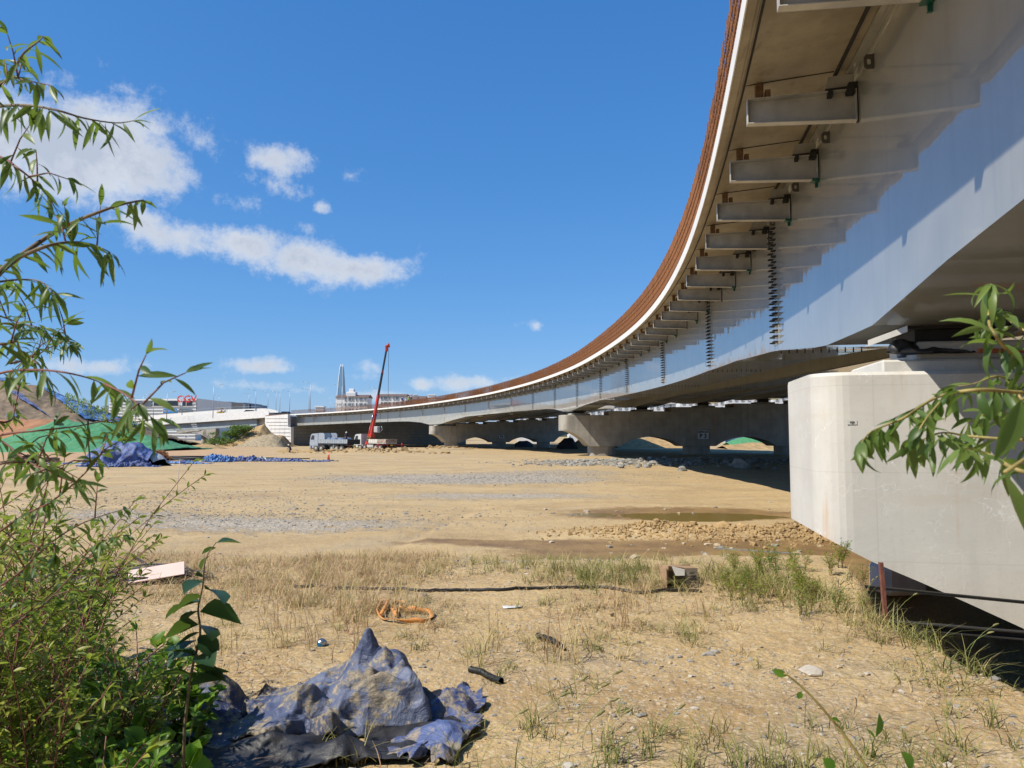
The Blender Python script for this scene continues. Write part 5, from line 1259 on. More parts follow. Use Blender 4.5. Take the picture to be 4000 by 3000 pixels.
for sx in (-1, 1):
    w = hw(.93); b = MB(); b.add([(3*px2m+sx*w*.95, -w*.7, .93*Ht), (3*px2m+sx*w*.25, -w*.7, .93*Ht), (3*px2m+sx*w*.25, w*.4, .93*Ht), (3*px2m+sx*w*.95, w*.4, .93*Ht), (3*px2m+sx*w*.75, -w*.4, Ht), (3*px2m+sx*w*.30, -w*.4, Ht), (3*px2m+sx*w*.30, w*.2, Ht), (3*px2m+sx*w*.75, w*.2, Ht)], [(0, 1, 5, 4), (1, 2, 6, 5), (2, 3, 7, 6), (3, 0, 4, 7), (4, 5, 6, 7)]); b.build('crown_blade', M_TOWERD, t)

M_APT = simple('apartment_white', (.70, .70, .69), .7, 0, .03, .2); M_ROOF = simple('brown_roof', (.16, .105, .085), .8, 0, .1, .5)
def apartment(label, px0, px1, pye, pyr, y, cols, rows=6, gable=True, roofs=((0, 1),), side=0, rowh=3.0, depth=14, roofmat=None, txt=None):
    """front wall px0..px1, eaves at pye, ridge at pyr; cols: [(px, w)]"""
    t = thing('apartment_block', label, 'building'); a, c = at(px0, pye, y), at(px1, pye, y); r = at(px0, pyr, y); rot = side
    b = MB(); b.box(((a.x+c.x)/2, y+depth/2, a.z/2-1), (c.x-a.x, depth, a.z+2)); b.build('wall', M_APT, t)
    for (f0, f1) in roofs:
        x0, x1 = a.x+(c.x-a.x)*f0, a.x+(c.x-a.x)*f1; hr = r.z-a.z
        b = MB(); b.prism([(-.6, 0), (depth+.6, 0), (depth/2, hr)], (1, 0, 0), x1-x0+1.0, org=(x0-.5, y, a.z+.02), ex=(0, 1, 0)); b.build('roof', roofmat or M_ROOF, t)
        if gable:
            b = MB(); b.prism([(-.2, 0), (depth+.2, 0), (depth/2, hr*.93)], (1, 0, 0), .25, org=(x0-.65, y, a.z), ex=(0, 1, 0)); b.build('gable', M_APT, t)
    n = 0
    for (px, w) in cols:
        for k in range(rows):
            p = at(px, pye, y); z = p.z-1.3-rowh*k
            if z < 3 or at(px, 1640, y).z > z+1.5: break
            W = w/FPX*y; b = MB(); b.box((p.x, y-.08, z), (W, .22, 1.75)); f = b.build('window', M_WINGLASS, t); b = MB()
            for q in ([-.5, 0, .5] if W > 2.2 else [-.5, .5]): b.box((p.x+W*q, y-.22, z), (.12, .12, 1.8))
            b.box((p.x, y-.22, z+.9), (W, .12, .12)); b.box((p.x, y-.22, z-.9), (W, .12, .12)); b.build('frame', M_APT, f)
    if txt: text_mesh(txt, 2.6, simple('wall_lettering', (.45, .45, .45), .6), t, (at(txt_px, 1582, y).x, y-.1, at(0, 1582, y).z), (math.pi/2, 0, 0), name='lettering')
    return t
txt_px = 1328
apartment('left white apartment block with brown roofs, just right of the glass tower', 1313, 1436, 1552, 1540, 430, [(1350, 7), (1367, 12), (1379, 6), (1394, 7), (1411, 14), (1428, 10)], 5, roofs=((0, .50), (.56, 1)), txt='CMO2')
q = at(1375, 1545, 436); b = MB(); b.box(q, (5.5, 5, 4), bev=.3); b.box(q+Vector((0, 0, 2.8)), (3, 3, 2.2), bev=.3); tag(b.build('water_tank', M_APT), 'white rooftop box between the two roofs of the left apartment block', 'rooftop box')
apartment('white apartment block with two brown roofs right of the crane boom', 1480, 1585, 1548, 1537, 440, [(1492, 8), (1507, 14), (1522, 7), (1539, 6), (1552, 12), (1572, 12)], 5, roofs=((0, .52), (.58, 1)))
apartment('white gabled apartment block behind the workers on the deck', 1587, 1660, 1560, 1545, 470, [(1605, 9), (1630, 10), (1648, 8)], 3, roofs=((0, .6), (.62, 1)))
def lift_tower(px0, px1, pyt, y, label):
    t = thing('rooftop_tower', label, 'rooftop tower'); a, c = at(px0, pyt, y), at(px1, pyt, y); w = c.x-a.x; b = MB(); b.box(((a.x+c.x)/2, y+w/2, a.z-5), (w, w, 10)); b.build('wall', M_APT, t)
    b = MB()
    for k in range(3): b.box(((a.x+c.x)/2, y+w/2, a.z-.3-k*1.3), (w+.8, w+.8, .35))
    b.build('cornice', M_APT, t)
    b = MB(); b.box((c.x-.2, y+w/2, a.z-4.6), (.6, w*.9, 7)); b.build('side_wall', lazy('shade_blue', (.40, .50, .60), .6), t)  # bluish shade of the right side put into this wall's colour
lift_tower(1673, 1700, 1541, 430, 'white square rooftop tower with louvres above the rebar'); lift_tower(1586, 1608, 1539, 480, 'left of two white rooftop towers behind the gabled block'); lift_tower(1617, 1629, 1540, 480, 'right smaller rooftop tower behind the gabled block'); lift_tower(1233, 1263, 1586, 300, 'low white pavilion tower with dark band right of the lamps')
apartment('low white block with brown roofs partly hidden by the deck', 1640, 1800, 1566, 1553, 480, [], 1, roofs=((0, .25), (.3, 1)))
# white blocks seen through the gaps under the new bridge
for k, (x0, x1, pe, lab) in enumerate(((2020, 2150, 1612, 'distant white block seen beyond the deck near the pier P4'), (2225, 2400, 1596, 'white block seen in the first gap over the pier with sign P3'), (2405, 2640, 1578, 'white block with grey sloping roofs seen over the pier with sign P3'), (2655, 2830, 1560, 'white block with blue glass front seen under the deck'), (2835, 3010, 1548, 'tall white block with rows of windows seen under the deck'), (3020, 3200, 1548, 'rightmost white block seen in the gap left of the nearest pier'))):
    apartment(lab, x0, x1, pe, pe-14, 300+k*12, [(x0+14+j*25, 11) for j in range(int((x1-x0)/25))], 6, roofmat=M_MALLD if k == 2 else None)
# far wood and low hills on the skyline
xs = np.linspace(-2600, 2600, 260); V = []
for x in xs:
    h = 14+26*fbm(x*.0018+4, 0, 3, 2)+5*fbm(x*.02, 1, 3, 6); V += [(x, 2100, -3), (x, 2100, float(h)), (x, 2260, float(h)*.9), (x, 2300, -3)]
tag(raw_mesh('distant_hills', np.array(V), grid_faces(260, 4), simple('far_wood', (.10, .15, .10), .95, 0, .2, .01), smooth=False), kind='structure')

# ---------------------------------------------------------------- vehicles on the approach
def car(loc, rz, label, paint, name='parked_car', L=4.6, H=1.65):
    t = thing(name, label, 'car', loc, rz); b = MB()
    prof = [(0.05, .45), (.0, .75), (.08, 1.0), (.35, 1.05), (L-1.1, 1.0), (L-.1, .85), (L, .6), (L-.05, .4)]
    b.prism(prof, (0, 1, 0), 1.8, org=(0, -.9, 0)); b.prism([(.25, 1.02), (.55, H), (L-2.1, H+.03), (L-1.2, 1.0)], (0, 1, 0), 1.6, org=(0, -.8, 0)); bd = b.build('body', paint, t)
    b = MB(); b.prism([(.45, 1.08), (.66, H-.1), (L-2.15, H-.08), (L-1.45, 1.08)], (0, 1, 0), 1.63, org=(0, -.815, 0)); b.build('window', M_GLASS, bd)
    for x in (.85, L-.9):
        for sy in (-1, 1):
            b = MB(); b.cyl((x, sy*.9-.1*sy, .34), (x, sy*.92, .34), .34, .34, 16); w = b.build('wheel', M_BLACK, t); b = MB(); b.cyl((x, sy*.9, .34), (x, sy*.935, .34), .2, .18, 12); b.build('rim', M_LAMP, w)
    for sy in (-1, 1):
        b = MB(); b.box((.0, sy*.7, .85), (.05, .3, .16)); b.build('tail_light', lazy('red_lens', (.35, .02, .02), .3), t)
        b = MB(); b.box((L-.04, sy*.68, .68), (.05, .32, .12)); b.build('headlight', lazy('lamp_lens', (.7, .72, .74), .15), t)
    return t
c = at(1118, 1628, 231); car((c.x+1.0, c.y+1, c.z), math.pi*.93, 'dark grey estate car parked at the end of the deck beside the wing wall', simple('car_grey', (.10, .105, .11), .3, .3, .05))
c = at(1068, 1630, 233); car((c.x+.5, c.y+1, c.z-.3), math.pi*.95, 'silver car with red tail lights behind the wing wall top', simple('car_silver', (.45, .47, .5), .3, .4, .05), L=4.2, H=1.45)
c = at(992, 1612, 234); car((c.x, c.y+1, c.z-.9), math.pi, 'black car driving on the older viaduct behind the parapet', simple('car_black', (.02, .02, .022), .25, .2), L=4.8, H=1.75)
b = MB(); c = at(1054, 1624, 229); b.box((c.x, c.y+.6, c.z-.2), (2.2, .6, 1.4), bev=.05); tag(b.build('scrap_plate', simple('rust_panel', (.22, .09, .055), .8, 0, .2, 2)), 'brown rusty panel standing at the parapet end', 'panel')
# the two yellow road rollers
def roller(px, lab):
    c = at(px, 1621, 238); t = thing('road_roller', lab, 'road roller', (c.x, c.y, c.z-.4), 0); my = lazy('machine_yellow', (.72, .42, .03), .45, 0, .1); b = MB()
    b.prism([(-.9, .7), (-1.0, 1.2), (-.2, 1.5), (.1, 1.1), (.9, 1.15), (1.0, .7)], (0, 1, 0), 1.2, org=(0, -.6, 0)); b.build('body', my, t)
    for x in (-.75, .75):
        b = MB(); b.cyl((x, -.6, .48), (x, .6, .48), .48, .48, 18); b.build('drum', M_STEEL, t)
    b = MB(); b.box((0, 0, 2.55), (1.9, 1.3, .10), bev=.03); b.build('canopy', lazy('canopy_cream', (.75, .66, .45), .6), t)
    b = MB()
    for x in (-.8, .8):
        for y in (-.55, .55): b.tube([(x, y, 1.1), (x, y, 2.5)], .045, 5)
    b.build('canopy_post', lazy('post_red', (.45, .12, .05), .6), t); b = MB(); b.box((.1, 0, 1.45), (.5, .5, .12)); b.box((.35, 0, 1.7), (.1, .5, .5)); b.build('seat', M_BLACK, t)
roller(861, 'left yellow road roller with a canopy on the older viaduct'); roller(874, 'right yellow road roller with a canopy on the older viaduct')

# ---------------------------------------------------------------- loose leaf clouds, plants, grass
LEAF_N = 4
def leaf_arrays(P, D, Up, Ln, Wd, curl, tint, seg=4, jag=0.0):
    """numpy leaves: base P, direction D, side from Up; bent strips, folded along the midrib. returns V, F, tint"""
    n = len(P); D = D/np.linalg.norm(D, axis=1, keepdims=True); S = np.cross(D, Up); S /= (np.linalg.norm(S, axis=1, keepdims=True)+1e-9); Nn = np.cross(S, D)
    prof = np.array({4: [0.0, .72, 1.0, .62, 0.0], 6: [0.0, .55, .93, 1.0, .82, .45, 0.0]}[seg]); ts = np.linspace(0, 1, seg+1); V = np.zeros((n, seg+1, 3, 3)); pos = P.copy(); d = D.copy(); nn = Nn.copy()
    for k, t_ in enumerate(ts):
        w = prof[k]*Wd[:, None]*.5; w = w*(1+jag*(rng.random((n, 1))-.5))
        V[:, k, 1] = pos; V[:, k, 0] = pos-S*w+nn*w*.35; V[:, k, 2] = pos+S*w+nn*w*.35
        if k < seg:
            a = (curl/seg)[:, None]; d2 = d*np.cos(a)-nn*np.sin(a); nn = nn*np.cos(a)+d*np.sin(a); d = d2; pos = pos+d*(Ln/seg)[:, None]
    base = (np.arange(n)*(seg+1)*3)[:, None, None]; k = np.arange(seg)[None, :, None]; j = np.arange(2)[None, None, :]
    i0 = base+k*3+j; F = np.stack([i0, i0+1, i0+4, i0+3], -1).reshape(-1, 4)
    return V.reshape(-1, 3), F, np.repeat(tint, (seg+1)*3)


def leaves_on(path, step, ln, wd, droop, r, out=.5, t0=0.0, seg=4, curl=(.2, 1.1), tip=True, both=True):
    """leaf parameters along a 3d path"""
    pts = [Vector(p) for p in path]; seglen = [(pts[i+1]-pts[i]).length for i in range(len(pts)-1)]; tot = sum(seglen); P, D = [], []
    s = tot*t0; k = 0
    while s < tot:
        a = s
        for i, L in enumerate(seglen):
            if a <= L or i == len(seglen)-1: p = pts[i].lerp(pts[i+1], min(1, a/L)); d = (pts[i+1]-pts[i]).normalized(); break
            a -= L
        side = d.cross(Vector((0, 0, 1))); side = side.normalized() if side.length > .1 else Vector((1, 0, 0)); up = side.cross(d)
        an = k*2.4+r.random()*.8; o = side*math.cos(an)+up*math.sin(an)*.8
        P.append(p); D.append((d*(.55+.5*r.random())+o*out*(1+.5*r.random())+Vector((0, 0, -droop*(.5+r.random())))).normalized()); s += step*(.7+.6*r.random()); k += 1
    if tip:
        for q in range(3): P.append(pts[-1]); D.append(((pts[-1]-pts[-2]).normalized()+Vector((r.gauss(0, .3), r.gauss(0, .3), r.gauss(0, .3)-droop*.3))).normalized())
    return P, D


def foliage(name, P, D, mat, parent, ln, wd, curl=(.2, 1.0), seg=4, seed=1, tint=None, jag=0.0, upz=1.0):
    g = np.random.default_rng(seed); n = len(P); P = np.array([tuple(p) for p in P]); D = np.array([tuple(d) for d in D]); L = ln*(.6+.6*g.random(n)); W = wd*(.75+.5*g.random(n))
    Up = np.array([[0, 0, upz]])+g.normal(0, .45, (n, 3)); t = g.random(n) if tint is None else tint
    V, F, T_ = leaf_arrays(P, D, Up, L, W, g.uniform(*curl, n), t, seg, jag)
    return raw_mesh(name, V, F, mat, parent, smooth=True, attr={'tint': ('FLOAT', T_)})


# willow at the left edge: branches reach in from a stem that stands beside the viewer
DW = 1.45
def W3(px, py, y=DW): return at(px, py, y)
def smooth_path(pts, n=6):
    out = []; P = [Vector(p) for p in pts]
    for i in range(len(P)-1):
        p0, p1, p2, p3 = P[max(i-1, 0)], P[i], P[i+1], P[min(i+2, len(P)-1)]
        for k in range(n):
            t = k/n; out.append(.5*((2*p1)+(-p0+p2)*t+(2*p0-5*p1+4*p2-p3)*t*t+(-p0+3*p1-3*p2+p3)*t**3))
    out.append(P[-1]); return out
wil = thing('willow_shrub', 'young willow shrub with narrow drooping leaves reaching in from the left', 'shrub', (0, 0, 0))
rw = random.Random(3)
BR = [([(-260, 560), (-120, 430), (0, 335), (45, 290), (75, 235), (100, 200), (150, 162), (168, 142)], 1.35, .0040, .05, .062, .45, .1, 5),
 ([(-200, 470), (30, 312), (90, 312), (140, 322), (195, 332)], 1.35, .0024, .035, .06, .5, .2, 6),
 ([(-220, 440), (0, 415), (110, 412), (220, 430), (330, 462), (450, 480), (520, 472)], 1.40, .0036, .026, .085, .75, .55, 7),
 ([(-240, 520), (0, 612), (60, 650), (130, 705), (190, 770), (225, 830)], 1.45, .0030, .022, .075, .8, .6, 8),
 ([(-320, 1350), (-80, 1150), (0, 1062), (100, 985), (200, 915), (290, 868), (350, 842), (470, 800), (560, 782)], 1.35, .0068, .034, .06, .6, .25, 9),
 ([(60, 1012), (180, 962), (280, 946), (360, 955), (430, 985)], 1.35, .0038, .028, .085, .6, .5, 10),
 ([(-200, 1130), (0, 1100), (90, 1092), (160, 1100), (215, 1150)], 1.5, .0032, .022, .085, .7, .6, 11),
 ([(-200, 1180), (0, 1235), (80, 1262), (160, 1280)], 1.6, .0028, .03, .08, .5, .3, 12),
 ([(-200, 1520), (0, 1458), (100, 1445), (220, 1450), (340, 1475), (430, 1510)], 1.3, .0030, .044, .075, .7, .5, 13),
 ([(410, 1500), (470, 1530), (530, 1570), (600, 1640)], 1.15, .0022, .026, .06, .7, .5, 14),
 ([(-250, 1760), (0, 1700), (150, 1682), (300, 1665), (420, 1642), (500, 1636), (620, 1640)], 1.45, .0026, .040, .075, .8, .5, 15),
 ([(-200, 1340), (0, 1345), (60, 1330), (85, 1290), (100, 1240)], 1.5, .0030, .022, .065, .3, .2, 16),
 ([(-200, 1600), (20, 1650), (60, 1580), (90, 1440), (150, 1360), (165, 1290)], 1.6, .0026, .020, .05, .45, .3, 17),
 ([(40, 1420), (120, 1400), (190, 1360), (260, 1330), (275, 1345)], 1.7, .0024, .022, .075, .5, .4, 18),
 ([(-200, 1650), (0, 1720), (90, 1790), (200, 1850), (300, 1885)], 1.4, .0026, .026, .06, .8, .6, 19),
 ([(-100, 2150), (80, 2020), (200, 1960), (330, 1850), (400, 1760), (420, 1690)], 1.6, .0028, .022, .05, .5, .3, 20),
 ([(-100, 2350), (60, 2250), (200, 2120), (330, 2040), (480, 1990)], 1.7, .0028, .020, .05, .5, .3, 21),
 ([(-100, 2600), (40, 2450), (150, 2380), (260, 2270), (370, 2130), (480, 2090)], 1.8, .0030, .020, .05, .5, .3, 22)]
hubs = Vector((-1.75, 1.25, tz(-1.75, 1.25)))
for (pts, y, r, step, ln, droop, dd, sd) in BR:
    p3 = [W3(a, c, y+.10*math.sin(i*1.3+sd)) for i, (a, c) in enumerate(pts)]
    trunk_top = p3[0]; sp = smooth_path(p3, 4); n = len(sp); b = MB()
    b.tube(sp, [r*(1-.75*i/(n-1)) for i in range(n)], 6); st = b.build('branch', M_TRUNK if r > .003 else M_TWIGR, wil)
    P, D = leaves_on(sp, step*.74, ln, .01, droop, random.Random(sd), out=.6, t0=.12); foliage('foliage', P, D, M_LEAF, st, ln*.86, .0095, curl=(.1, 1.1), seg=6, seed=sd)
    # side sprigs
    if sd % 2 == 0 or sd > 17:
        for q in range(3 if sd < 17 else 6):
            a = sp[int(n*(.3+.6*rw.random()))-1]; d = Vector((rw.uniform(-.5, .6), rw.gauss(0, .5), rw.uniform(-.2, 1))).normalized()*.08; s2 = [a, a+d*.5+Vector((0, 0, .01)), a+d]
            b = MB(); b.tube(s2, [.0018, .0014, .0008], 5); tw = b.build('twig', M_TWIGR, st); P, D = leaves_on(s2, .022, ln, .01, droop, random.Random(sd*7+q), t0=.2); foliage('foliage', P, D, M_LEAF, tw if False else st, ln*.8, .010, seg=6, seed=sd*9+q)
b = MB()
for (pts, y, r, *_r) in BR:
    if pts[0][0] > -50: continue
    p = W3(*pts[0], y); m_ = hubs.lerp(p, .5)+Vector((-.12, 0, .05)); b.tube(smooth_path([hubs, m_, p], 6), [.008]*6+[.005]*6+[max(r, .003)], 6)
b.build('trunk', M_TRUNK, wil)

# branch reaching in from the right
DR = 1.05
wr_ = thing('willow_branch', 'leafy willow branch with yellow stems hanging in from the right before the pier', 'branch', (0, 0, 0))
RB = [([(4200, 1560), (4000, 1409), (3934, 1364), (3885, 1305), (3862, 1250), (3866, 1130), (3872, 1110)], 1.10, .0050, .030, .085, .7, 31, M_TWIGY),
 ([(4220, 1530), (4000, 1534), (3844, 1523), (3740, 1532), (3660, 1552), (3600, 1585), (3530, 1632), (3450, 1665), (3397, 1690), (3365, 1730)], 1.05, .0042, .020, .062, .9, 32, M_TWIGY),
 ([(3700, 1540), (3630, 1620), (3590, 1680), (3560, 1740)], 1.03, .0022, .018, .055, .9, 33, M_TWIGY),
 ([(4200, 1760), (4000, 1720), (3884, 1712), (3770, 1702), (3700, 1690), (3640, 1700), (3590, 1730)], 1.12, .0036, .024, .085, .8, 34, M_TWIGY),
 ([(4200, 1900), (3974, 1836), (3889, 1787), (3820, 1760), (3770, 1750)], .95, .0042, .024, .060, .7, 35, M_TWIGY),
 ([(4200, 1350), (4000, 1290), (3940, 1250), (3890, 1210)], 1.15, .0030, .03, .085, .6, 36, M_TWIGY),
 ([(4150, 1700), (3990, 1640), (3900, 1600), (3840, 1620), (3780, 1650)], 1.2, .0030, .020, .075, .8, 37, M_TWIGY),
 ([(3990, 1560), (3940, 1490), (3890, 1470), (3800, 1500), (3720, 1510)], 1.2, .0028, .024, .07, .7, 38, M_TWIGY)]
for (pts, y, r, step, ln, droop, sd, mt) in RB:
    p3 = [at(a, c, y+.05*math.sin(i*1.7+sd)) for i, (a, c) in enumerate(pts)]; sp = smooth_path(p3, 4); n = len(sp); b = MB(); b.tube(sp, [r*.8*(1-.75*i/(n-1)) for i in range(n)], 7); st = b.build('branch', mt, wr_)
    P, D = leaves_on(sp, step*.62, ln, .01, droop*.8, random.Random(sd), out=.8, t0=.1); foliage('foliage', P, D, M_LEAF, st, ln*.80, .0115, curl=(.0, 1.9), seg=6, seed=sd)
# the broad near leaf at the right edge
P = [at(3925, 1845, .80), at(3990, 1560, .85)]; D = [Vector((.25, .05, -1)), Vector((-.5, 0, -1))]
foliage('foliage', P, D, M_LEAF, bpy.data.objects['branch.0%02d' % 18] if False else wr_, .085, .034, curl=(-.3, .5), seg=6, seed=77)
b = MB()
for q0, q1 in ((at(3925, 1845, .80), at(4350, 1690, .95)), (at(3990, 1560, .85), at(4350, 1600, 1.0))): b.tube(smooth_path([q0, q0.lerp(q1, .5)+Vector((0, 0, .015)), q1, at(4500, 1700, 1.15)], 4), .0022, 6)
b.build('twig', M_TWIGY, wr_, fix=False)
b = MB()
for (pts, y, *_r) in RB:
    if pts[0][0] > 4100: b.tube(smooth_path([at(4900, 1900, 1.1), at(4500, 1700, 1.15), at(*pts[0], y)], 5), [.008]*5+[.006]*5+[.004], 6)
b.tube(smooth_path([Vector((1.75, 1.3, tz(1.75, 1.3))), Vector((1.5, 1.2, 1.9)), at(4900, 1900, 1.1)], 5), .012, 8); b.build('trunk', M_TRUNK, wr_)


sh = thing('vine_shoot', 'pale bent vine shoot with few broad leaves rising at the lower right', 'vine', (0, 0, 0)); ys = 1.75
sp = smooth_path([at(3480, 3150, ys), at(3340, 2930, ys), at(3240, 2800, ys), at(3150, 2700, ys), at(3080, 2640, ys), at(3062, 2632, ys)], 5); b = MB(); b.tube([Vector((sp[0].x+.05, sp[0].y, tz(sp[0].x, sp[0].y)))]+sp, [.004]+[.004*(1-.5*i/len(sp)) for i in range(len(sp))], 6); b.build('stem', M_TWIGY, sh)
LP = [((3075, 2640), (-1, .1, .35), .036, .5), ((3130, 2700), (-.4, 0, -1), .02, .7), ((3290, 2830), (-.5, -.2, .4), .035, .6), ((3420, 2880), (.25, 0, 1), .055, .6), ((3420, 2890), (-.3, .3, .5), .03, .6), ((3560, 3010), (-.3, 0, 1), .045, .8), ((3260, 3010), (-.5, 0, .6), .035, .8)]
g = np.random.default_rng(8); V, F, T_ = leaf_arrays(np.array([tuple(at(*p, ys)) for p, *_r in LP]), np.array([d for _p, d, *_r in LP], float), np.array([[0, -.6, .6]])+g.normal(0, .3, (len(LP), 3)), np.array([l for *_r, l, w in LP]), np.array([l*w for *_r, l, w in LP]), g.uniform(.1, .8, len(LP)), g.random(len(LP)), 6)
raw_mesh('foliage', V, F, M_LEAFV, sh, smooth=True, attr={'tint': ('FLOAT', T_)})
# small plants: variants made once, then copied
def weed_proto(name, kind, seed, h=.5):
    r = random.Random(seed); t = thing(name, '', 'weed'); b = MB(); P, D = [], []
    for k in range({'herb': 5, 'vine': 4, 'tuft': 1}[kind]):
        a = r.random()*6.28; lean = r.uniform(.1, .45); hh = h*r.uniform(.6, 1.1); pts = []; 
        for i in range(6):
            f = i/5; pts.append(Vector((math.cos(a)*lean*hh*f*f+r.gauss(0, .006), math.sin(a)*lean*hh*f*f+r.gauss(0, .006), hh*f)))
        b.tube(pts, [.004*(1-.6*i/5) for i in range(6)], 5)
        p, d = leaves_on(pts, .035 if kind == 'herb' else .045, .05, .01, .35, r, out=.9, t0=.12); P += p; D += d
        if kind == 'herb':
            for i in (2, 3, 4):
                a2 = r.random()*6.28; q = pts[i]; e = q+Vector((math.cos(a2), math.sin(a2), .8))*.10*h/.5; b.tube([q, q.lerp(e, .5)+Vector((0, 0, .005)), e], .0018, 4); p, d = leaves_on([q, q.lerp(e, .5), e], .022, .04, .01, .3, r, out=.8, t0=.25); P += p; D += d
    b.build('stem', M_TWIGR if kind == 'herb' else M_TWIGY, t)
    if kind == 'herb': foliage('foliage', P, D, M_LEAFY if seed % 4 else M_LEAFV, t, .055, .014, curl=(0, .9), seed=seed, seg=4)
    else: foliage('foliage', P, D, M_LEAFV, t, .078, .062, curl=(0, .8), seed=seed, seg=4, jag=.35)
    return t
herbs = [weed_proto('weed_plant', 'herb', 40+k, .5) for k in range(4)]; vines = [weed_proto('vine_plant', 'vine', 60+k, .42) for k in range(3)]
rp = random.Random(9)
def scatter(protos, spots, label, group, used):
    for i, (x, y, sc) in enumerate(spots):
        p = protos[i % len(protos)]; loc = (x, y, tz(x, y)-.01)
        if p.name not in used: o = p; used.add(p.name); o.location = loc; o.rotation_euler = (0, 0, rp.random()*6.28); o.scale = (sc,)*3
        else: o = copy_thing(p, loc, rp.random()*6.28, sc)
        o['label'] = label; o['group'] = group
used = set()
def spots(n, x0, x1, y0, y1, s0, s1, f=None):
    out = []
    while len(out) < n:
        x, y = rp.uniform(x0, x1), rp.uniform(y0, y1)
        if f is None or f(x, y): out.append((x, y, rp.uniform(s0, s1)))
    return out
def left_f(x, y): return x/y < -.43-.035*(y-2) and x/y > -.78
scatter(herbs, spots(105, -4.2, -.9, 1.9, 5.2, .5, 1.35, left_f), 'green reddish-stemmed weed in the thicket under the willow at the left', 'weeds in the left thicket', used)
tall = [weed_proto('tall_weed', 'herb', 81+k, 1.15) for k in range(3)]
scatter(tall, spots(28, -3.2, -1.2, 2.3, 3.9, .75, 1.15, lambda x, y: -.80 < x/y < -.555), 'tall slender weed rising above the thicket under the willow', 'tall weeds at the left', used)
herbs2 = [copy_thing(h, (0, 0, 0)) for h in herbs]
used2 = set()
scatter(herbs2, spots(52, 1.9, 3.9, 6.4, 8.6, .28, .62, lambda x, y: .27 < x/y < .47 and (x < 3.3 or y > 8)), 'yellow green weed in the clump between cardboard box and rusty post', 'weeds by the trench edge', used2)
scatter(vines, spots(34, -2.3, -.9, 2.3, 3.8, .65, 1.15, lambda x, y: -.62 < x/y < -.40), 'broad-leaved light green vine beside the dirty blue tarp', 'vines by the tarp', used)

# dark toothed sapling in the middle left
sap = thing('mulberry_sapling', 'slender sapling with large dark toothed leaves above the dirty tarp', 'sapling', (0, 0, 0)); YS = 2.5
sp = smooth_path([at(720, 2850, YS), at(745, 2640, YS), at(782, 2480, YS), at(774, 2380, YS+.03), at(792, 2290, YS), at(803, 2185, YS-.02), at(845, 2118, YS)], 4); base = Vector((sp[0].x, sp[0].y, tz(sp[0].x, sp[0].y)))
b = MB(); b.tube([base]+sp, [.006]+[.005*(1-.7*i/len(sp)) for i in range(len(sp))], 6); b.build('stem', M_TRUNK, sap)
LP = [((845, 2120), (1.0, 0, .25), .085), ((845, 2140), (-1, 0, -.15), .05), ((820, 2170), (-.9, 0, -.5), .06), ((800, 2260), (-1, .2, .25), .06), ((800, 2300), (1, -.1, .10), .13), ((790, 2330), (-1, -.2, .12), .11), ((785, 2350), (-1, .1, -.05), .13), ((780, 2385), (-1, -.1, -.05), .09), ((780, 2390), (1, -.1, -.20), .16), ((780, 2480), (1, -.3, -.05), .10), ((780, 2470), (-1, .2, -.1), .09), ((775, 2560), (1, .1, .05), .11), ((775, 2560), (-1, 0, .1), .09), ((775, 2650), (.7, -.3, .3), .10), ((778, 2440), (-.9, -.4, .2), .12), ((778, 2440), (.9, -.4, -.3), .13), ((770, 2500), (-.8, -.6, -.1), .12), ((770, 2520), (.8, .5, .1), .11), ((760, 2560), (-.7, -.6, .3), .11), ((755, 2600), (.8, -.5, -.1), .12), ((750, 2640), (-1, 0, .2), .11), ((740, 2680), (.9, .2, .2), .11), ((795, 2270), (-.8, -.5, -.1), .10)]
P = [at(*p, YS) for p, d, l in LP]; gq = random.Random(3); D = [Vector(d)+Vector((gq.gauss(0, .15), gq.gauss(0, .6), gq.gauss(0, .25))) for p, d, l in LP]; g = np.random.default_rng(5); V, F, T_ = leaf_arrays(np.array([tuple(p) for p in P]), np.array([tuple(d) for d in D]), np.array([[0, .2, 1.0]])+g.normal(0, .35, (len(P), 3)), np.array([l for *_x, l in LP]), np.array([l*.70 for *_x, l in LP]), g.uniform(.1, .7, len(P)), g.random(len(P)), 6, .25)
raw_mesh('foliage', V, F, M_LEAFD, sap, smooth=True, attr={'tint': ('FLOAT', T_)})


def blades(name, XY, h, w, lean, tints, mat, label, kind='stuff', cat=None, seed=1, seg=3):
    g = np.random.default_rng(seed); n = len(XY); x, y = XY[:, 0], XY[:, 1]; z = T(x, y)-.005; a = g.random(n)*2*math.pi
    H = h*(.45+.9*g.random(n)); Ln = lean*(.3+1.1*g.random(n)); S = np.stack([np.cos(a+1.57), np.sin(a+1.57), np.zeros(n)], -1); Dn = np.stack([np.cos(a), np.sin(a), np.zeros(n)], -1)
    V = np.zeros((n, seg+1, 2, 3)); ts = np.linspace(0, 1, seg+1)
    for k, t in enumerate(ts):
        c = np.stack([x, y, z], -1)+Dn*(H*Ln*t**1.8)[:, None]+np.array([0, 0, 1.0])*(H*(t-.35*Ln*t*t))[:, None]; wk = (w*(1-t**1.5)+.0006)*(.7+.6*g.random(n)); V[:, k, 0] = c-S*wk[:, None]; V[:, k, 1] = c+S*wk[:, None]
    base = (np.arange(n)*(seg+1)*2)[:, None]; k = np.arange(seg)[None, :]*2; i0 = base+k; F = np.stack([i0, i0+1, i0+3, i0+2], -1).reshape(-1, 4)
    o = raw_mesh(name, V.reshape(-1, 3), F, mat, smooth=True, attr={'tint': ('FLOAT', np.repeat(tints, (seg+1)*2))}); return tag(o, label, cat, kind=kind)


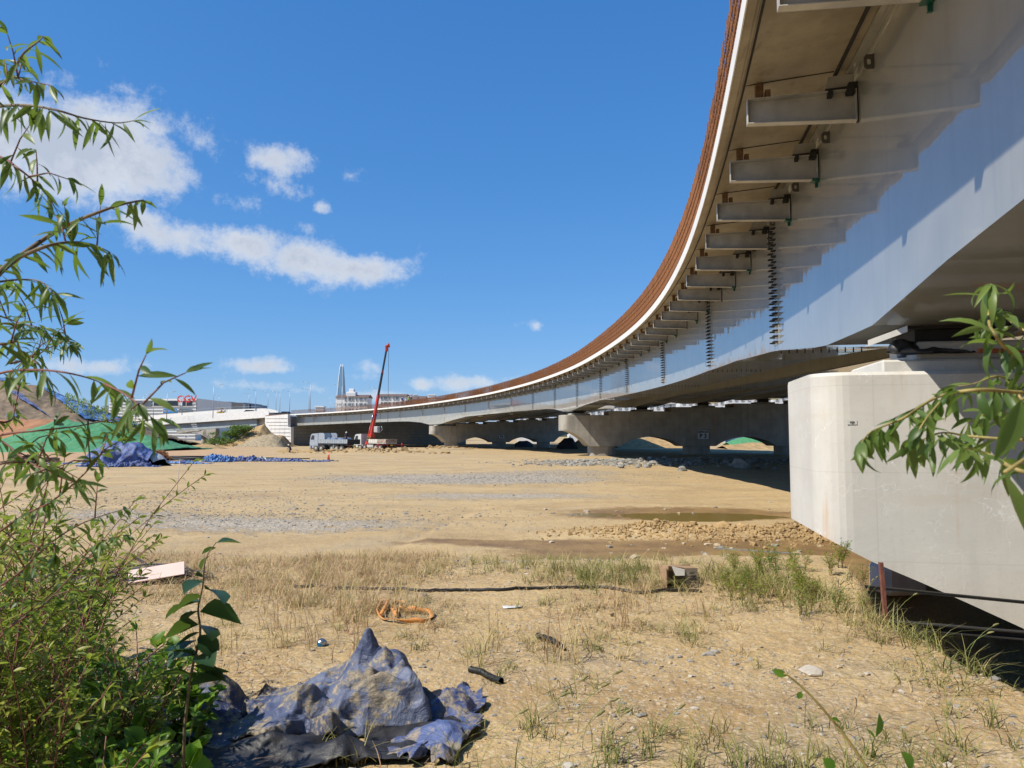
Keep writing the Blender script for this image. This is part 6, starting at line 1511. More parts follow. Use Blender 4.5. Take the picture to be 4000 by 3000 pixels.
def tufts(n, dens, x0, x1, y0, y1, per, spread, seed, f=None):
    g = np.random.default_rng(seed); out = []
    X = g.uniform(x0, x1, n*6); Y = g.uniform(y0, y1, n*6); keep = g.random(n*6) < dens(X, Y); X, Y = X[keep][:n], Y[keep][:n]
    m = g.poisson(per, len(X))+2; XX = np.repeat(X, m)+g.normal(0, spread, m.sum()); YY = np.repeat(Y, m)+g.normal(0, spread, m.sum()); tid = np.repeat(g.random(len(X)), m); return np.stack([XX, YY], -1), tid
def sample(n, dens, x0, x1, y0, y1, seed):
    g = np.random.default_rng(seed); X = g.uniform(x0, x1, n*8); Y = g.uniform(y0, y1, n*8); k = g.random(n*8) < dens(X, Y); return np.stack([X[k][:n], Y[k][:n]], -1)
dry_d = lambda X, Y: np.clip((fbm(X*.55+3, Y*.55, 4, 71)-.47)*5, 0, 1)*sstep(4.2, 6.4, Y)*(1-sstep(9.3, 11.0, Y))*(.15+.85*np.exp(-((X/Y+.12)/.36)**2))*(1-.92*gauss(X, Y, 3.2, 5.2, 1.5, 1.7))*(1-sstep(3.2, 3.5, X)*(Y < 8.6))
XY, tid = tufts(1150, dry_d, -7, 5.5, 3.4, 11.5, 11, .06, 3)
blades('dry_grass', XY, .15, .0026, 1.25, np.clip(.60+.30*tid+.07*np.random.default_rng(1).normal(size=len(tid)), 0, 1), M_GRASS, 'dry straw-coloured grass scattered over the bank', seed=5)
XY = sample(6500, lambda X, Y: np.clip((fbm(X*.5+3, Y*.5, 4, 71)-.36)*3, 0, 1)*(np.abs(X/Y) < .75)*(X < 2.9), -5, 3, 3.2, 10.5, 91)
blades('fallen_straw', XY, .11, .0018, 3.2, np.clip(.72+.25*np.random.default_rng(8).random(len(XY)), 0, 1), M_GRASS, 'fallen straw lying on the soil between the tufts', seed=15)
XY, tid = tufts(210, lambda X, Y: np.clip((fbm(X*.7+9, Y*.7, 4, 77)-.42)*3, 0, 1)*sstep(2.9, 4, Y)*(1-sstep(10, 11.5, Y)), -3, 5.0, 2.9, 11.3, 14, .04, 8)
blades('green_grass', XY, .12, .0023, 1.35, np.clip(.2+.55*tid, 0, 1), M_GRASS, 'thin green grass tufts among the gravel', seed=6)
gd = lambda X, Y: np.clip(.8*gauss(X, Y, 1.05, 8.0, .6, .5)+.9*gauss(X, Y, 2.45, 7.6, .75, .7)+.75*(gauss(X, Y, 2.95, 6.0, .2, 1.5))+.35*gauss(X, Y, .1, 8.6, .9, .5), 0, 1)
XY, tid = tufts(430, gd, -1.5, 4.2, 4.4, 10.5, 15, .06, 12)
blades('tall_grass', XY, .21, .0028, 1.2, np.clip(.14+.60*tid, 0, 1), M_GRASS, 'taller green and yellow grass along the trench and hose', seed=7)
XY, tid = tufts(46, lambda X, Y: np.clip(gauss(X, Y, -1.3, 5.6, .8, .8)+.8*gauss(X, Y, -1.9, 6.6, .7, .6)+.6*gauss(X, Y, .15, 5.0, .35, .5)+.5*gauss(X, Y, 1.6, 6.8, .7, .6), 0, 1), -3, 2.6, 4.3, 8, 9, .05, 19)
blades('dry_stalks', XY, .36, .0024, .75, np.clip(.55+.42*tid, 0, 1), M_GRASS, 'tall reddish dry grass stalks between tarp and cable', seed=21, seg=5)
# right bottom thin weeds and foxtails
XY, tid = tufts(90, lambda X, Y: np.clip(1.2*gauss(X, Y, 1.35, 3.35, .9, .5)+gauss(X, Y, -.05, 3.4, .5, .4), 0, 1), -.8, 2.6, 2.9, 4.2, 12, .03, 15)
blades('near_grass', XY, .17, .0022, 1.0, np.clip(.10+.4*tid, 0, 1), M_GRASS, 'near green grass at the foot of the picture', seed=9, seg=5)
# foxtail heads
g = np.random.default_rng(33); b = MB(); hV = []
for k in range(26):
    x, y = (g.normal(3.25, .25), g.uniform(4.9, 7.2)) if k < 15 else (g.normal(.35, .25), g.uniform(3.1, 3.9)); z = tz(x, y); h = g.uniform(.25, .42); a = g.uniform(-.6, .6); L = h*.5
    pts = [Vector((x+math.cos(a)*L*f*f, y+math.sin(a)*L*f*f, z+h*(f-.2*f*f))) for f in np.linspace(0, 1, 6)]; b.tube(pts, .0014, 4); d = (pts[-1]-pts[-2]).normalized(); e = [pts[-1]+d*.05*f+Vector((0, 0, -.012*f*f)) for f in (0, .3, .7, 1)]; b.tube(e, [.003, .007, .006, .002], 6, mi=1)
tag(b.build('foxtail_grass', [simple('foxtail_stalk', (.25, .30, .08), .6), simple('foxtail_head', (.34, .32, .12), .8, 0, .3, 60, .5)], fix=False), 'foxtail grass stalks with bristly heads beside trench and tarp', kind='stuff')

# gravel: thousands of small stones, real lumps
def stones(name, XY, size, label, seed, flat=.6, tint=None):
    g = np.random.default_rng(seed); n = len(XY); ico = [(0, 0, 1), (.89, 0, .45), (.28, .85, .45), (-.72, .53, .45), (-.72, -.53, .45), (.28, -.85, .45), (.72, .53, -.45), (-.28, .85, -.45), (-.89, 0, -.45), (-.28, -.85, -.45), (.72, -.53, -.45), (0, 0, -1)]
    fc = [(0, 1, 2), (0, 2, 3), (0, 3, 4), (0, 4, 5), (0, 5, 1), (1, 6, 2), (2, 7, 3), (3, 8, 4), (4, 9, 5), (5, 10, 1), (6, 7, 2), (7, 8, 3), (8, 9, 4), (9, 10, 5), (10, 6, 1), (11, 7, 6), (11, 8, 7), (11, 9, 8), (11, 10, 9), (11, 6, 10)]
    I = np.array(ico); Fc = np.array(fc); s = size*np.exp(g.normal(0, .38, n)); a = g.random(n)*6.28; sc = np.stack([1+.5*g.random(n), .7+.4*g.random(n), flat*(.7+.5*g.random(n))], -1)
    V = I[None]*(1+.22*g.normal(size=(n, 12, 1)))*sc[:, None]*s[:, None, None]; c, sn = np.cos(a)[:, None], np.sin(a)[:, None]; X = V[..., 0]*c-V[..., 1]*sn; Y = V[..., 0]*sn+V[..., 1]*c
    P = np.stack([X+XY[:, 0:1], Y+XY[:, 1:2], V[..., 2]+(T(XY[:, 0], XY[:, 1])+s*.15)[:, None]], -1); F = (Fc[None]+(np.arange(n)*12)[:, None, None]).reshape(-1, 3)
    return tag(raw_mesh(name, P.reshape(-1, 3), F, M_STONE, attr={'tint': ('FLOAT', np.repeat(g.random(n) if tint is None else tint(g, n), 12))}), label, kind='stuff')
notpit = lambda X, Y: 1-((X > 3.2) & (Y < 13))*1.0
stones('gravel', sample(15000, lambda X, Y: np.clip(.15+1.3*(fbm(X*1.2, Y*1.2, 3, 81)-.35), 0, 1)*(np.abs(X/Y) < .75)*notpit(X, Y)*(9/(Y*Y+5)), -5, 5, 2.8, 9.5, 2), .0065, 'small mixed gravel lying over the near bank', 2)
stones('pebbles', sample(1500, lambda X, Y: np.clip(2*(fbm(X*.8, Y*.8, 3, 85)-.45), 0, 1)*(np.abs(X/Y) < .75)*notpit(X, Y), -6, 5, 2.8, 12, 3), .014, 'pebbles scattered over the bank', 4)
stones('crushed_stone', sample(15000, lambda X, Y: np.clip(gauss(X, Y, -2, 44, 7, 3.5)+.9*gauss(X, Y, -8, 24, 6, 2.2)+.5*gauss(X, Y, -14, 30, 6, 5)+.6*gauss(X, Y, 3, 50, 8, 3), 0, 1)*(.2+fbm(X*.5, Y*1.5, 3, 87)), -30, 16, 18, 58, 5), .022, 'grey crushed stone in bands over the site', 6, tint=lambda g, n: g.random(n)*.5)
stones('rubble', sample(2600, lambda X, Y: np.clip(gauss(X, Y, 9.5, 71, 6, 4.5)+gauss(X, Y, 22, 73, 12, 3), 0, 1), -4, 44, 62, 84, 7), .11, 'grey rubble on the berm before the pier with sign P3', 8, tint=lambda g, n: g.random(n)*.55)
stones('site_stones', sample(900, lambda X, Y: np.ones_like(X)*.5, -40, 30, 16, 90, 9), .03, 'stray stones over the sandy site', 10)
stones('mud_stones', sample(60, lambda X, Y: gauss(X, Y, 5, 17.2, 3, 1.6)+gauss(X, Y, 5, 26.2, 3, .5), 0, 12, 14, 28, 12), .05, 'pale stones in the wet mud before the clod heap', 13)
stones('soil_clods', sample(8500, lambda X, Y: np.clip(gauss(X, Y, 8.0, 19.4, 2.2, 1.0)+.7*gauss(X, Y, 4.3, 20.1, 2.0, .8)+.8*gauss(X, Y, 11.2, 19.4, 2.2, 1.2), 0, 1), 0, 15, 17, 22.5, 14), .031, 'lumpy yellow clods heaped beside the puddle', 15, .9); bpy.data.objects['soil_clods'].data.materials[0] = M_SOIL
stones('spoil_clods', sample(1300, lambda X, Y: np.clip(gauss(X, Y, -21, 108, 7, 2)+.6*gauss(X, Y, -12, 141, 5, 2), 0, 1), -36, 0, 102, 146, 16), .16, 'brown clods of the low spoil ridge before the trucks', 17, .8); bpy.data.objects['spoil_clods'].data.materials[0] = M_SOIL


def rock(loc, s, seed, label, group, mat=None):
    r = random.Random(seed); bm = bmesh.new(); bmesh.ops.create_icosphere(bm, subdivisions=2, radius=1)
    pl = [(Vector((r.gauss(0, 1), r.gauss(0, 1), r.gauss(0, 1))).normalized(), r.uniform(.55, .85)) for _ in range(9)]
    for v in bm.verts:
        for n, d in pl:
            k = v.co.dot(n)
            if k > d: v.co -= n*(k-d)
        v.co += Vector((r.gauss(0, .03), r.gauss(0, .03), r.gauss(0, .03))); v.co.x *= s[0]; v.co.y *= s[1]; v.co.z *= s[2]
    me = bpy.data.meshes.new('rock'); bm.to_mesh(me); bm.free(); me.materials.append(mat or M_ROCK); o = bpy.data.objects.new('rock', me); COL.objects.link(o); o.location = loc; o.rotation_euler = (0, 0, r.random()*6); return tag(o, label, 'rock', group)
M_ROCK = simple('grey_rock', (.33, .32, .285), .9, 0, .2, 4, .5)
rr = random.Random(21)
for k in range(32):
    px = rr.uniform(2380, 3080); py = rr.uniform(1796, 1835) if px < 2560 else rr.uniform(1795, 1840); p = onT(px, py); s = rr.uniform(.14, .38)
    rock(p+Vector((0, 0, s*.3)), (s*rr.uniform(.8, 1.5), s, s*.75), 100+k, 'grey boulder in the rubble berm before the pier with sign P3', 'boulders in the berm')
p = onT(2892, 1832); rock(p+Vector((0, 0, .3)), (1.0, .7, .65), 7, 'largest pale boulder lying in the shade of the bridge', None)
p = onT(2560, 1816); rock(p+Vector((0, 0, .15)), (.7, .4, .35), 8, 'flat pale slab-like rock at the shadow edge in front of the berm', None)
p = onT(2392, 2408); rock(p+Vector((0, 0, .012)), (.02, .02, .022), 9, 'small dark brown stone alone on the sand below the cardboard box', None, simple('dark_stone', (.09, .06, .035), .9))
p = onT(3165, 2620); rock(p, (.13, .08, .02), 10, 'flat whitish stone embedded in the gravel bank', None, simple('white_stone', (.55, .49, .40), .9, 0, .1, 20, .3))
p = onT(475, 2840); rock(Vector((-1.9, 3.9, tz(-1.9, 3.9)+.02)), (.22, .12, .06), 11, 'whitish flat rock behind the weeds at the left', None, bpy.data.materials['white_stone'])

# ---------------------------------------------------------------- objects on the bank
# cardboard box lying open
cb = onT(2665, 2300); t = thing('cardboard_box', 'open brown cardboard box lying on its side beside the black hose', 'cardboard box', (cb.x, cb.y, cb.z), .30)
M_CARD = simple('cardboard', (.42, .27, .15), .85, 0, .12, 9, .1); M_CARD2 = simple('printed_cardboard', (.33, .27, .20), .85, 0, .2, 9); w, d, h, th = .34, .26, .21, .006
b = MB(); b.box((-.10, d*.5, h/2), (.14+.0, th, h)); b.box((-w/2, d*.25, h/2), (th, d*.5, h)); b.box((0, d*.3, th/2), (w, d*.6, th)); b.box((w*.1, d*.5, h/2), (w*.8, th, h)); b.build('body', M_CARD, t)
b = MB(); b.box((w*.31, -.005, h*.46), (w*.40, th, h*.92), Matrix.Rotation(-.10, 3, 'X')); b.box((w*.51, d*.25, h*.46), (th, d*.5, h*.92)); pnl = b.build('side_panel', M_CARD2, t)
for q, (z, ww) in enumerate(((.15, .05), (.12, .08), (.09, .09), (.06, .07))):
    b = MB(); b.box((w*.30+.004*q, -.012-.0*q, z), (ww, .003, .009), Matrix.Rotation(-.10, 3, 'X')); b.build('print_mark', M_INK, pnl)
b = MB(); b.add([(-w/2, 0, 0), (-w/2, d*.45, 0), (-w/2+.01, d*.45, h+.015), (-w/2+.02, 0, h+.02)], [(0, 1, 2, 3)]); b.add([(-w/2+.02, 0, h+.02), (-w/2+.01, d*.45, h+.015), (.03, d*.42, h+.01), (.04, .02, h-.01)], [(0, 1, 2, 3)]); b.build('side_wall', M_CARD, t)
b = MB(); b.add([(-w/2+.05, -.01, h+.020), (.03, .0, h-.02), (.01, -.035, h-.075), (-w/2+.075, -.04, h-.07)], [(0, 1, 2, 3)]); b.build('flap', simple('white_flap', (.74, .70, .62), .7), t)
b = MB(); b.add([(.04, .02, h-.015), (w/2, .03, h-.02), (w/2, d*.45, h-.01), (.03, d*.42, h)], [(0, 1, 2, 3)]); b.build('lid', M_CARD, t)

# orange webbing sling, looped
c0 = onT(1585, 2430); b = MB(); lp = []
loop = [(1512, 2362), (1485, 2385), (1490, 2412), (1540, 2428), (1600, 2442), (1655, 2440), (1675, 2420), (1668, 2402), (1620, 2398), (1570, 2388), (1545, 2376), (1556, 2400), (1548, 2418), (1530, 2398), (1515, 2376), (1560, 2368), (1590, 2374)]
pts = smooth_path([onT(a, c) for a, c in loop], 5); V = []
for i, p in enumerate(pts):
    tt = (pts[min(i+1, len(pts)-1)]-pts[max(i-1, 0)]).normalized(); up = Vector((0, 0, 1)); sd = tt.cross(up); an = .75+.6*math.sin(i*.35); dv = (up*math.sin(an)+sd*math.cos(an))*.042; lift = .012+.012*math.sin(i*.5)**2
    q = Vector((p.x, p.y, tz(p.x, p.y)+lift)); V += [q, q+dv]
b.add(V, [(2*i, 2*i+1, 2*i+3, 2*i+2) for i in range(len(pts)-1)], 0, True); b.tube([pts[0]+Vector((0, 0, .03)), pts[0]+Vector((.02, .0, .05)), pts[10]+Vector((0, 0, .03))], .016, 6)
o = b.build('webbing_sling', simple('orange_webbing', (.68, .30, .09), .8, 0, .06, 40, .3)); sd = o.modifiers.new('t', 'SOLIDIFY'); sd.thickness = .003; tag(o, 'orange webbing sling coiled in loops on the sand behind the dirty tarp', 'sling')

# crushed can
c = onT(1257, 2522); t = thing('drink_can', 'crushed blue and silver drink can left of the dirty tarp', 'can', c+Vector((0, 0, .018))); t.rotation_euler = (.5, .35, .4)
b = MB(); b.tube([(0, 0, -.022), (0, 0, -.016), (.002, 0, 0), (0, 0, .012)], [.026, .033, .029, .032], 18); b.build('body', simple('can_blue', (.02, .25, .62), .25, .6, .1, 60), t)
b = MB(); b.tube([(0, 0, .0122), (0, 0, .018), (0, 0, .019), (0, 0, .014)], [.032, .029, .026, .024], 18, cap=False); b.cyl((0, 0, .0125), (0, 0, .0145), .026, .024, 18); b.build('lid', simple('can_silver', (.7, .7, .68), .25, .9), t)

# black hose across the bank, loose hose pieces
def hose(name, pxs, r, mat, label, ribs=0.0, lift=0.0, n=10, seg=5):
    p = smooth_path([onT(a, c) for a, c in pxs], seg); p = [Vector((q.x, q.y, tz(q.x, q.y)+r*.8+lift)) for q in p]; b = MB()
    rr_ = [r*(1+ribs*(i % 2)) for i in range(len(p))]; b.tube(p, rr_, n); o = b.build(name, mat); return tag(o, label, 'hose')
hose('black_hose', [(1150, 2296), (1240, 2294), (1330, 2302), (1420, 2304), (1520, 2305), (1620, 2310), (1720, 2312), (1830, 2310), (1960, 2309), (2060, 2303), (2200, 2300), (2340, 2298), (2440, 2312), (2520, 2320), (2620, 2312), (2740, 2314)], .016, M_BLACK, 'long black hose lying across the whole bank')
def ribbed(px0, px1, r, label):
    a, c = onT(*px0), onT(*px1); n = 60; b = MB(); pts = []
    for i in range(n):
        f = i/(n-1); q = a.lerp(c, f)+Vector((0, 0, 0)); pts.append(Vector((q.x, q.y+.02*math.sin(f*3.1), tz(q.x, q.y)+r)))
    b.tube(pts, [r*(1 if i % 2 else .86) for i in range(n)], 12, cap=False); b.tube([pts[0], pts[0].lerp(pts[1], .5)], [r*.6, r*.6], 10); o = b.build('hose_piece', M_BLACK, fix=False); tag(o, label, 'hose piece')
ribbed((2098, 2492), (2205, 2543), .021, 'short curved piece of black ribbed hose on open sand'); ribbed((1835, 2625), (1958, 2675), .021, 'short black ribbed hose piece at the right end of the dirty tarp')
# coiled cables left
t = thing('cable_coil', 'loose coil of black cables beside the pink board', 'cable coil', (0, 0, 0)); c = onT(480, 2255); b = MB(); r5 = random.Random(5)
for k in range(11):
    ph = r5.random()*6; rx, ry = r5.uniform(.55, .95), r5.uniform(.14, .32); cx, cy = c.x+r5.gauss(0, .05), c.y+r5.gauss(0, .05); pts = []
    for i in range(26):
        a = ph+i*.24; x, y = cx+rx*math.cos(a), cy+ry*math.sin(a); pts.append((x, y, tz(x, y)+.012+.008*k*abs(math.sin(a*1.5))))
    b.tube(pts, .010, 6)
pts = [onT(340, 2200), onT(350, 2170)+Vector((0, .05, .10)), onT(400, 2160)+Vector((0, .1, .20)), onT(450, 2185)+Vector((0, .05, .14)), onT(500, 2225)+Vector((0, 0, .03)), onT(620, 2240)+Vector((0, 0, .02))]; b.tube(smooth_path(pts, 5), .010, 6); b.build('cable', M_BLACK, t, fix=False)
# pink board
c = onT(640, 2270); b = MB(); b.box((0, 0, 0), (.52, .17, .012), bev=.003); o = b.build('pink_board', simple('pink_foam', (.80, .60, .52), .7, 0, .05, 8), loc=(c.x-.02, c.y-.12, c.z+.11)); o.rotation_euler = (.70, -.12, .35); tag(o, 'pale pink foam board lying against the black cable coil', 'board')
# scraps
b = MB(); c = onT(1500, 2368); b.box((0, 0, .01), (.16, .012, .004)); b.box((.07, .01, .014), (.05, .02, .003), .3); o = b.build('metal_strip', M_STEEL, loc=c); o.rotation_euler = (0, .03, .18); tag(o, 'thin light metal strip lying behind the orange sling', 'scrap')
P = cloth(14, 10, .16, .09, .7, T, 51, 60, .08, .2, (onT(2000, 2375).x, onT(2000, 2375).y), amp=.05); cloth_obj('plastic_scrap', P, [M_WHITE], 'crumpled white plastic scrap on the sand right of the orange sling', 'scrap', .001)
c = onT(3500, 2590); P = cloth(20, 14, .35, .2, .75, T, 53, 60, .06, .1, (3.05, 5.35), amp=.05); 
c = onT(3880, 2820); P = cloth(24, 18, .30, .20, .72, T, 55, 70, .06, .3, (c.x, c.y), amp=.05); cloth_obj('brown_rag', P, [simple('brown_cloth', (.42, .28, .14), .9, 0, .2, 20, .2)], 'sand-brown crumpled rag in the gravel at the right', 'rag', .002)
# rusty post
c = Vector((3.0, 6.05, tz(3.0, 6.05))); b = MB(); b.prism([(-.014, 0), (.014, 0), (.014, .004), (-.010, .004), (-.010, .03), (-.014, .03)], (-.03, 0, .60), 1.0, org=(0, 0, -.1), ex=(1, 0, 0), ey=(0, 1, 0)); tag(b.build('rusty_post', simple('rusty_paint', (.24, .085, .055), .8, 0, .2, 20, .2), loc=c), 'rusty brown steel angle post standing at the trench edge', 'post')
# steel beams over the trench, planks and slab beyond
def hbeam(a, c, h, w, mat, label, name='steel_beam'):
    a, c = Vector(a), Vector(c); d = c-a; sd = d.cross(Vector((0, 0, 1))).normalized(); up = Vector((0, 0, 1)); b = MB(); t_ = .014
    for (o0, ww, hh) in ((0, w, t_), (h-t_, w, t_), (0, t_, h)): b.prism([(-ww/2, o0), (ww/2, o0), (ww/2, o0+hh), (-ww/2, o0+hh)], d, 1.0, org=a, ex=sd, ey=up)
    o = b.build(name, mat); return tag(o, label, 'steel beam')
hbeam((2.75, 9.0, .93), (7.4, 9.5, .40), .035, .06, M_DARK, 'dark steel beam running from the weeds across the trench under the pier end'); hbeam((3.3, 8.6, .50), (8.8, 8.6, .05), .09, .09, M_DARK, 'second dark steel beam lower in the trench')
b = MB(); b.box((0, 0, 0), (1.0, .035, .012)); o = b.build('grey_plank', simple('weathered_plank', (.30, .31, .29), .8, 0, .2, 20), loc=(3.0, 9.15, 1.20)); o.rotation_euler = (0, .05, -.12); tag(o, 'weathered grey plank lying among weeds before the puddle mud', 'plank')
p = at(3505, 2255, 13.6); b = MB(); b.box((p.x, p.y, p.z), (.8, .6, .55), .15, bev=.08); tag(b.build('concrete_block', simple('pinkish_concrete', (.50, .43, .40), .9, 0, .1, 3, .3)), 'pinkish concrete block standing behind the rusty post under the pier', 'concrete block')
# plastic sheet and channel on the near pier's bearing
q = arc(P2S, 2.2, 0); e = bpy.data.objects['bridge_pier']
pq = at(3500, 1370, 10.9); gz = lambda X, Y: np.full_like(X, 3.78)
P = cloth(44, 26, 1.9, 1.1, .74, gz, 61, 90, .4, P2S/RR, (pq.x+.25, pq.y+.1), bumps=[(pq.x-.05, pq.y+.25, 4.12, .30), (pq.x+.45, pq.y+.15, 4.02, .26), (pq.x+.9, pq.y+.1, 3.95, .2)], amp=.3, it=5)
cloth_obj('plastic_sheet', P, [m_tarp('grey_blue_plastic', (.16, .20, .28), (.12, .14, .17), .45), M_TARPIN], 'grey blue plastic sheet bunched round the bearing of the nearest pier', 'plastic sheet')
b = MB(); a = at(3392, 1352, 10.5); c = at(3545, 1296, 10.1); d = c-a; b.prism([(0, 0), (.10, 0), (.10, .010), (.010, .010), (.010, .085), (0, .085)], d, 1.0, org=a, ex=(0, 1, 0)); tag(b.build('steel_channel', M_STEEL), 'pale steel angle hung under the girder above the nearest pier', 'steel angle')
b = MB(); a = arc(P2S-1.0, 3.6, 3.78); b.box((a.x, a.y, a.z), (.9, .06, .06)); tag(b.build('red_batten', lazy('post_red', (.45, .12, .05), .6)), 'red batten lying on top of the nearest pier', 'batten')
# wooden stub at the web, far top
p = arc(-44.8, 1.9, zf(-44.8)-.25); b = MB(); b.box((0, 0, 0), (.06, .08, .22)); tag_o = b.build('timber_offcut', M_WOOD, bridge); tag_o.location = p
# notices stuck on the near pier
def pier_notice(px, py, w, h, lines, label):
    th = P2S/RR; u, tn = rad(P2S), tan(P2S); o = arc(P2S, 0, 0)-tn*1.25; d = pdir(px, py); cam_ = Vector((0, 0, CAMZ)); k = (o-cam_).dot(tn)/d.dot(tn); p = cam_+d*k-tn*.006
    b = MB(); b.box((0, 0, 0), (w, .004, h)); nt_ = b.build('notice', simple('notice_paper', (.62, .60, .55), .8) if 'notice_paper' not in bpy.data.materials else bpy.data.materials['notice_paper'], loc=p); nt_.rotation_euler = (0, 0, th); tag(nt_, label, 'notice')
    text_mesh(lines, h*.2, lazy('notice_ink', (.35, .34, .33), .7), nt_, (0, -.006, 0), (math.pi/2, 0, 0))
pier_notice(3328, 1650, .13, .06, '공사 점검표\n송파IC4교 P2\n벽체', 'small paper notice stuck on the face of the nearest pier')

# the big dirty blue tarp and its smaller neighbour
def near_ground(X, Y): return T(X, Y)
def crumple_tarp(name, cpx, cpy, rx, ry, rot, poles, mats, label, seed, n=(150, 110), amp=.02, rim=1.6, parent=None, base=.0):
    """a stiff sheet left in a heap: tent-like poles where it props itself up, sharp fold lines between"""
    r = random.Random(seed); c = onT(cpx, cpy); u, v = np.meshgrid(np.linspace(-1, 1, n[0]), np.linspace(-1, 1, n[1]), indexing='ij')
    ex = u*np.sqrt(1-v*v*.38); ey = v*np.sqrt(1-u*u*.38)                # square to a rounded outline
    an = np.arctan2(ey, ex); k = 1+.16*np.sin(3*an+seed)+.10*np.sin(7*an+seed*2.1)+.06*np.sin(13*an+seed); ex, ey = ex*k*rx, ey*k*ry
    cs, sn = math.cos(rot), math.sin(rot); X = c.x+ex*cs-ey*sn; Y = c.y+ex*sn+ey*cs
    edge = (1-np.maximum(np.abs(u), np.abs(v)))*min(rx, ry)
    wx = X+.05*(fbm(X*5, Y*5, 2, seed)-.5); wy = Y+.05*(fbm(X*5+9, Y*5, 2, seed)-.5); H = np.zeros_like(X)+.035
    for (px, py, h, sl, asp) in poles:
        q = onT(px, py); d = np.sqrt(((wx-q.x)/asp)**2+(wy-q.y)**2); a2 = np.arctan2(wy-q.y, wx-q.x); d = d*(1+.16*np.abs(np.sin(a2*2.5+seed+px))); H = np.maximum(H, h-sl*d+.10*sl*np.minimum(d, .3)**2)
    H = np.minimum(H, edge*rim+.02+.03*np.abs(np.sin(an*9+seed)))
    fold = 0
    for q in range(16):
        a = r.random()*6.28; f = r.uniform(1.5, 3.0)*(1.5**(q % 4)); ph = r.random()*9; t = (wx*math.cos(a)+wy*math.sin(a))*f+ph+.7*fbm(X*2+q, Y*2, 2, seed+q); tri = np.abs((t % 1)-.5)*2; gate = np.clip(fbm(X*3+q*5, Y*3, 2, seed+40+q)*3-1.1, 0, 1); fold = fold+(tri-.5)*1.15*gate*amp*2.2/(1.5**(q % 4))
    Z = T(X, Y)+base+np.maximum(H+fold*np.clip(.35+H*5, 0, 1.2), .006)
    X = X+fold*.5; Y = Y-fold*.7*np.clip(H*6, 0, 1)
    P = np.stack([X-c.x, Y-c.y, Z-c.z], -1); o = raw_mesh(name, P.reshape(-1, 3), grid_faces(*n), mats, smooth=True); o.location = c
    md = o.modifiers.new('thick', 'SOLIDIFY'); md.thickness = .003; md.offset = -1
    if len(mats) > 1: md.material_offset = 1
    if parent: o.parent = parent; o.matrix_parent_inverse = parent.matrix_world.inverted()
    elif label: tag(o, label, 'tarp')
    return o
crumple_tarp('blue_tarp', 860, 1804, 1.75, .9, 0, [(835, 1803, .75, .5, 1.6), (880, 1804, .62, .5, 1.4), (910, 1806, .40, .4, 1.5), (805, 1807, .45, .5, 1.3)], [M_TARPL, M_TARPIN], 'crumpled light blue tarp heaped between the black pipes and the deep blue strip', 31, n=(70, 44), amp=.07, rim=2.5)
crumple_tarp('blue_tarp', 975, 1803, 1.6, .7, 0, [(940, 1803, .55, .45, 1.6), (990, 1803, .5, .4, 1.4), (1020, 1804, .36, .4, 1.5)], [M_TARP2, M_TARPIN], 'faded crumpled blue tarp heaped beside the white sack', 32, n=(70, 40), amp=.06, rim=2.5)
crumple_tarp('blue_tarp', 1160, 1803, 3.4, .55, 0, [(1080, 1803, .34, .22, 2.5), (1150, 1803, .22, .2, 2.5), (1230, 1803, .26, .2, 2.5), (1275, 1804, .18, .2, 2)], [M_TARP2, M_TARPIN], 'long bright blue tarp strip ending at the traffic cone', 33, n=(110, 30), amp=.05, rim=2.0)
crumple_tarp('blue_tarp', 700, 1811, 2.6, .5, 0, [(640, 1811, .3, .25, 2.0), (740, 1811, .28, .25, 2.0)], [M_TARPL, M_TARPIN], 'rumpled blue tarp lying under the black pipes', 34, n=(90, 30), amp=.05, rim=2.0)
crumple_tarp('white_sack', 1028, 1800, .55, .4, 0, [(1022, 1800, .42, .5, 1.3), (1040, 1801, .35, .5, 1.2)], [M_TARPW, M_TARPIN], 'small white sack lying on the blue strip', 37, n=(30, 24), amp=.05, rim=2.5)
crumple_tarp('blue_tarp', 455, 1822, 3.0, 1.0, 0, [(400, 1822, .35, .3, 2), (480, 1824, .3, .3, 2), (540, 1822, .45, .4, 2)], [M_TARP2, M_TARPIN], 'creased hem of blue tarp spread before the tall covered heap', 38, n=(80, 40), amp=.07, rim=1.5)
big = crumple_tarp('dirty_tarp', 1290, 2810, .47, .36, .06, [(1437, 2740, .405, 1.4, 1.0), (1500, 2765, .345, 1.3, 1.1), (1575, 2790, .31, 1.1, 1.1), (1470, 2840, .27, .9, 1.5), (1200, 2850, .20, .7, 1.3), (1390, 2800, .27, .9, 1.2), (1540, 2750, .33, .60, 1.5), (1600, 2800, .26, .6, 1.3), (1300, 2800, .21, .42, 1.9), (1080, 2840, .16, .40, 1.8), (1380, 2900, .19, .5, 2.4)], [M_TARP, M_TARPIN], 'big crumpled blue tarp caked with mud, peaked in the middle', 71, amp=.021, rim=3.6)
bpy.context.view_layer.update()
crumple_tarp('dirty_tarp', 1735, 2850, .17, .46, -.25, [(1770, 2700, .20, .8, 1.2), (1740, 2790, .15, .7, 1.0), (1740, 2900, .11, .5, 1.4), (1690, 2980, .10, .5, 1.5)], [m_tarp('tarp_strip', (.09, .125, .27), (.045, .065, .17), .75), M_TARPIN], 'narrower blue tarp fold right of the big muddy tarp', 72, n=(80, 130), amp=.013, rim=1.6)
crumple_tarp('shade_patch', 1630, 2830, .24, .36, -.25, [(1650, 2760, .13, .5, 1.0), (1620, 2880, .07, .3, 1.5)], [M_TARPIN], 'black patch standing for the shade between the two blue tarps', 76, n=(60, 80), amp=.012, rim=1.2)  # black patch painted in for the shaded gap between the tarps
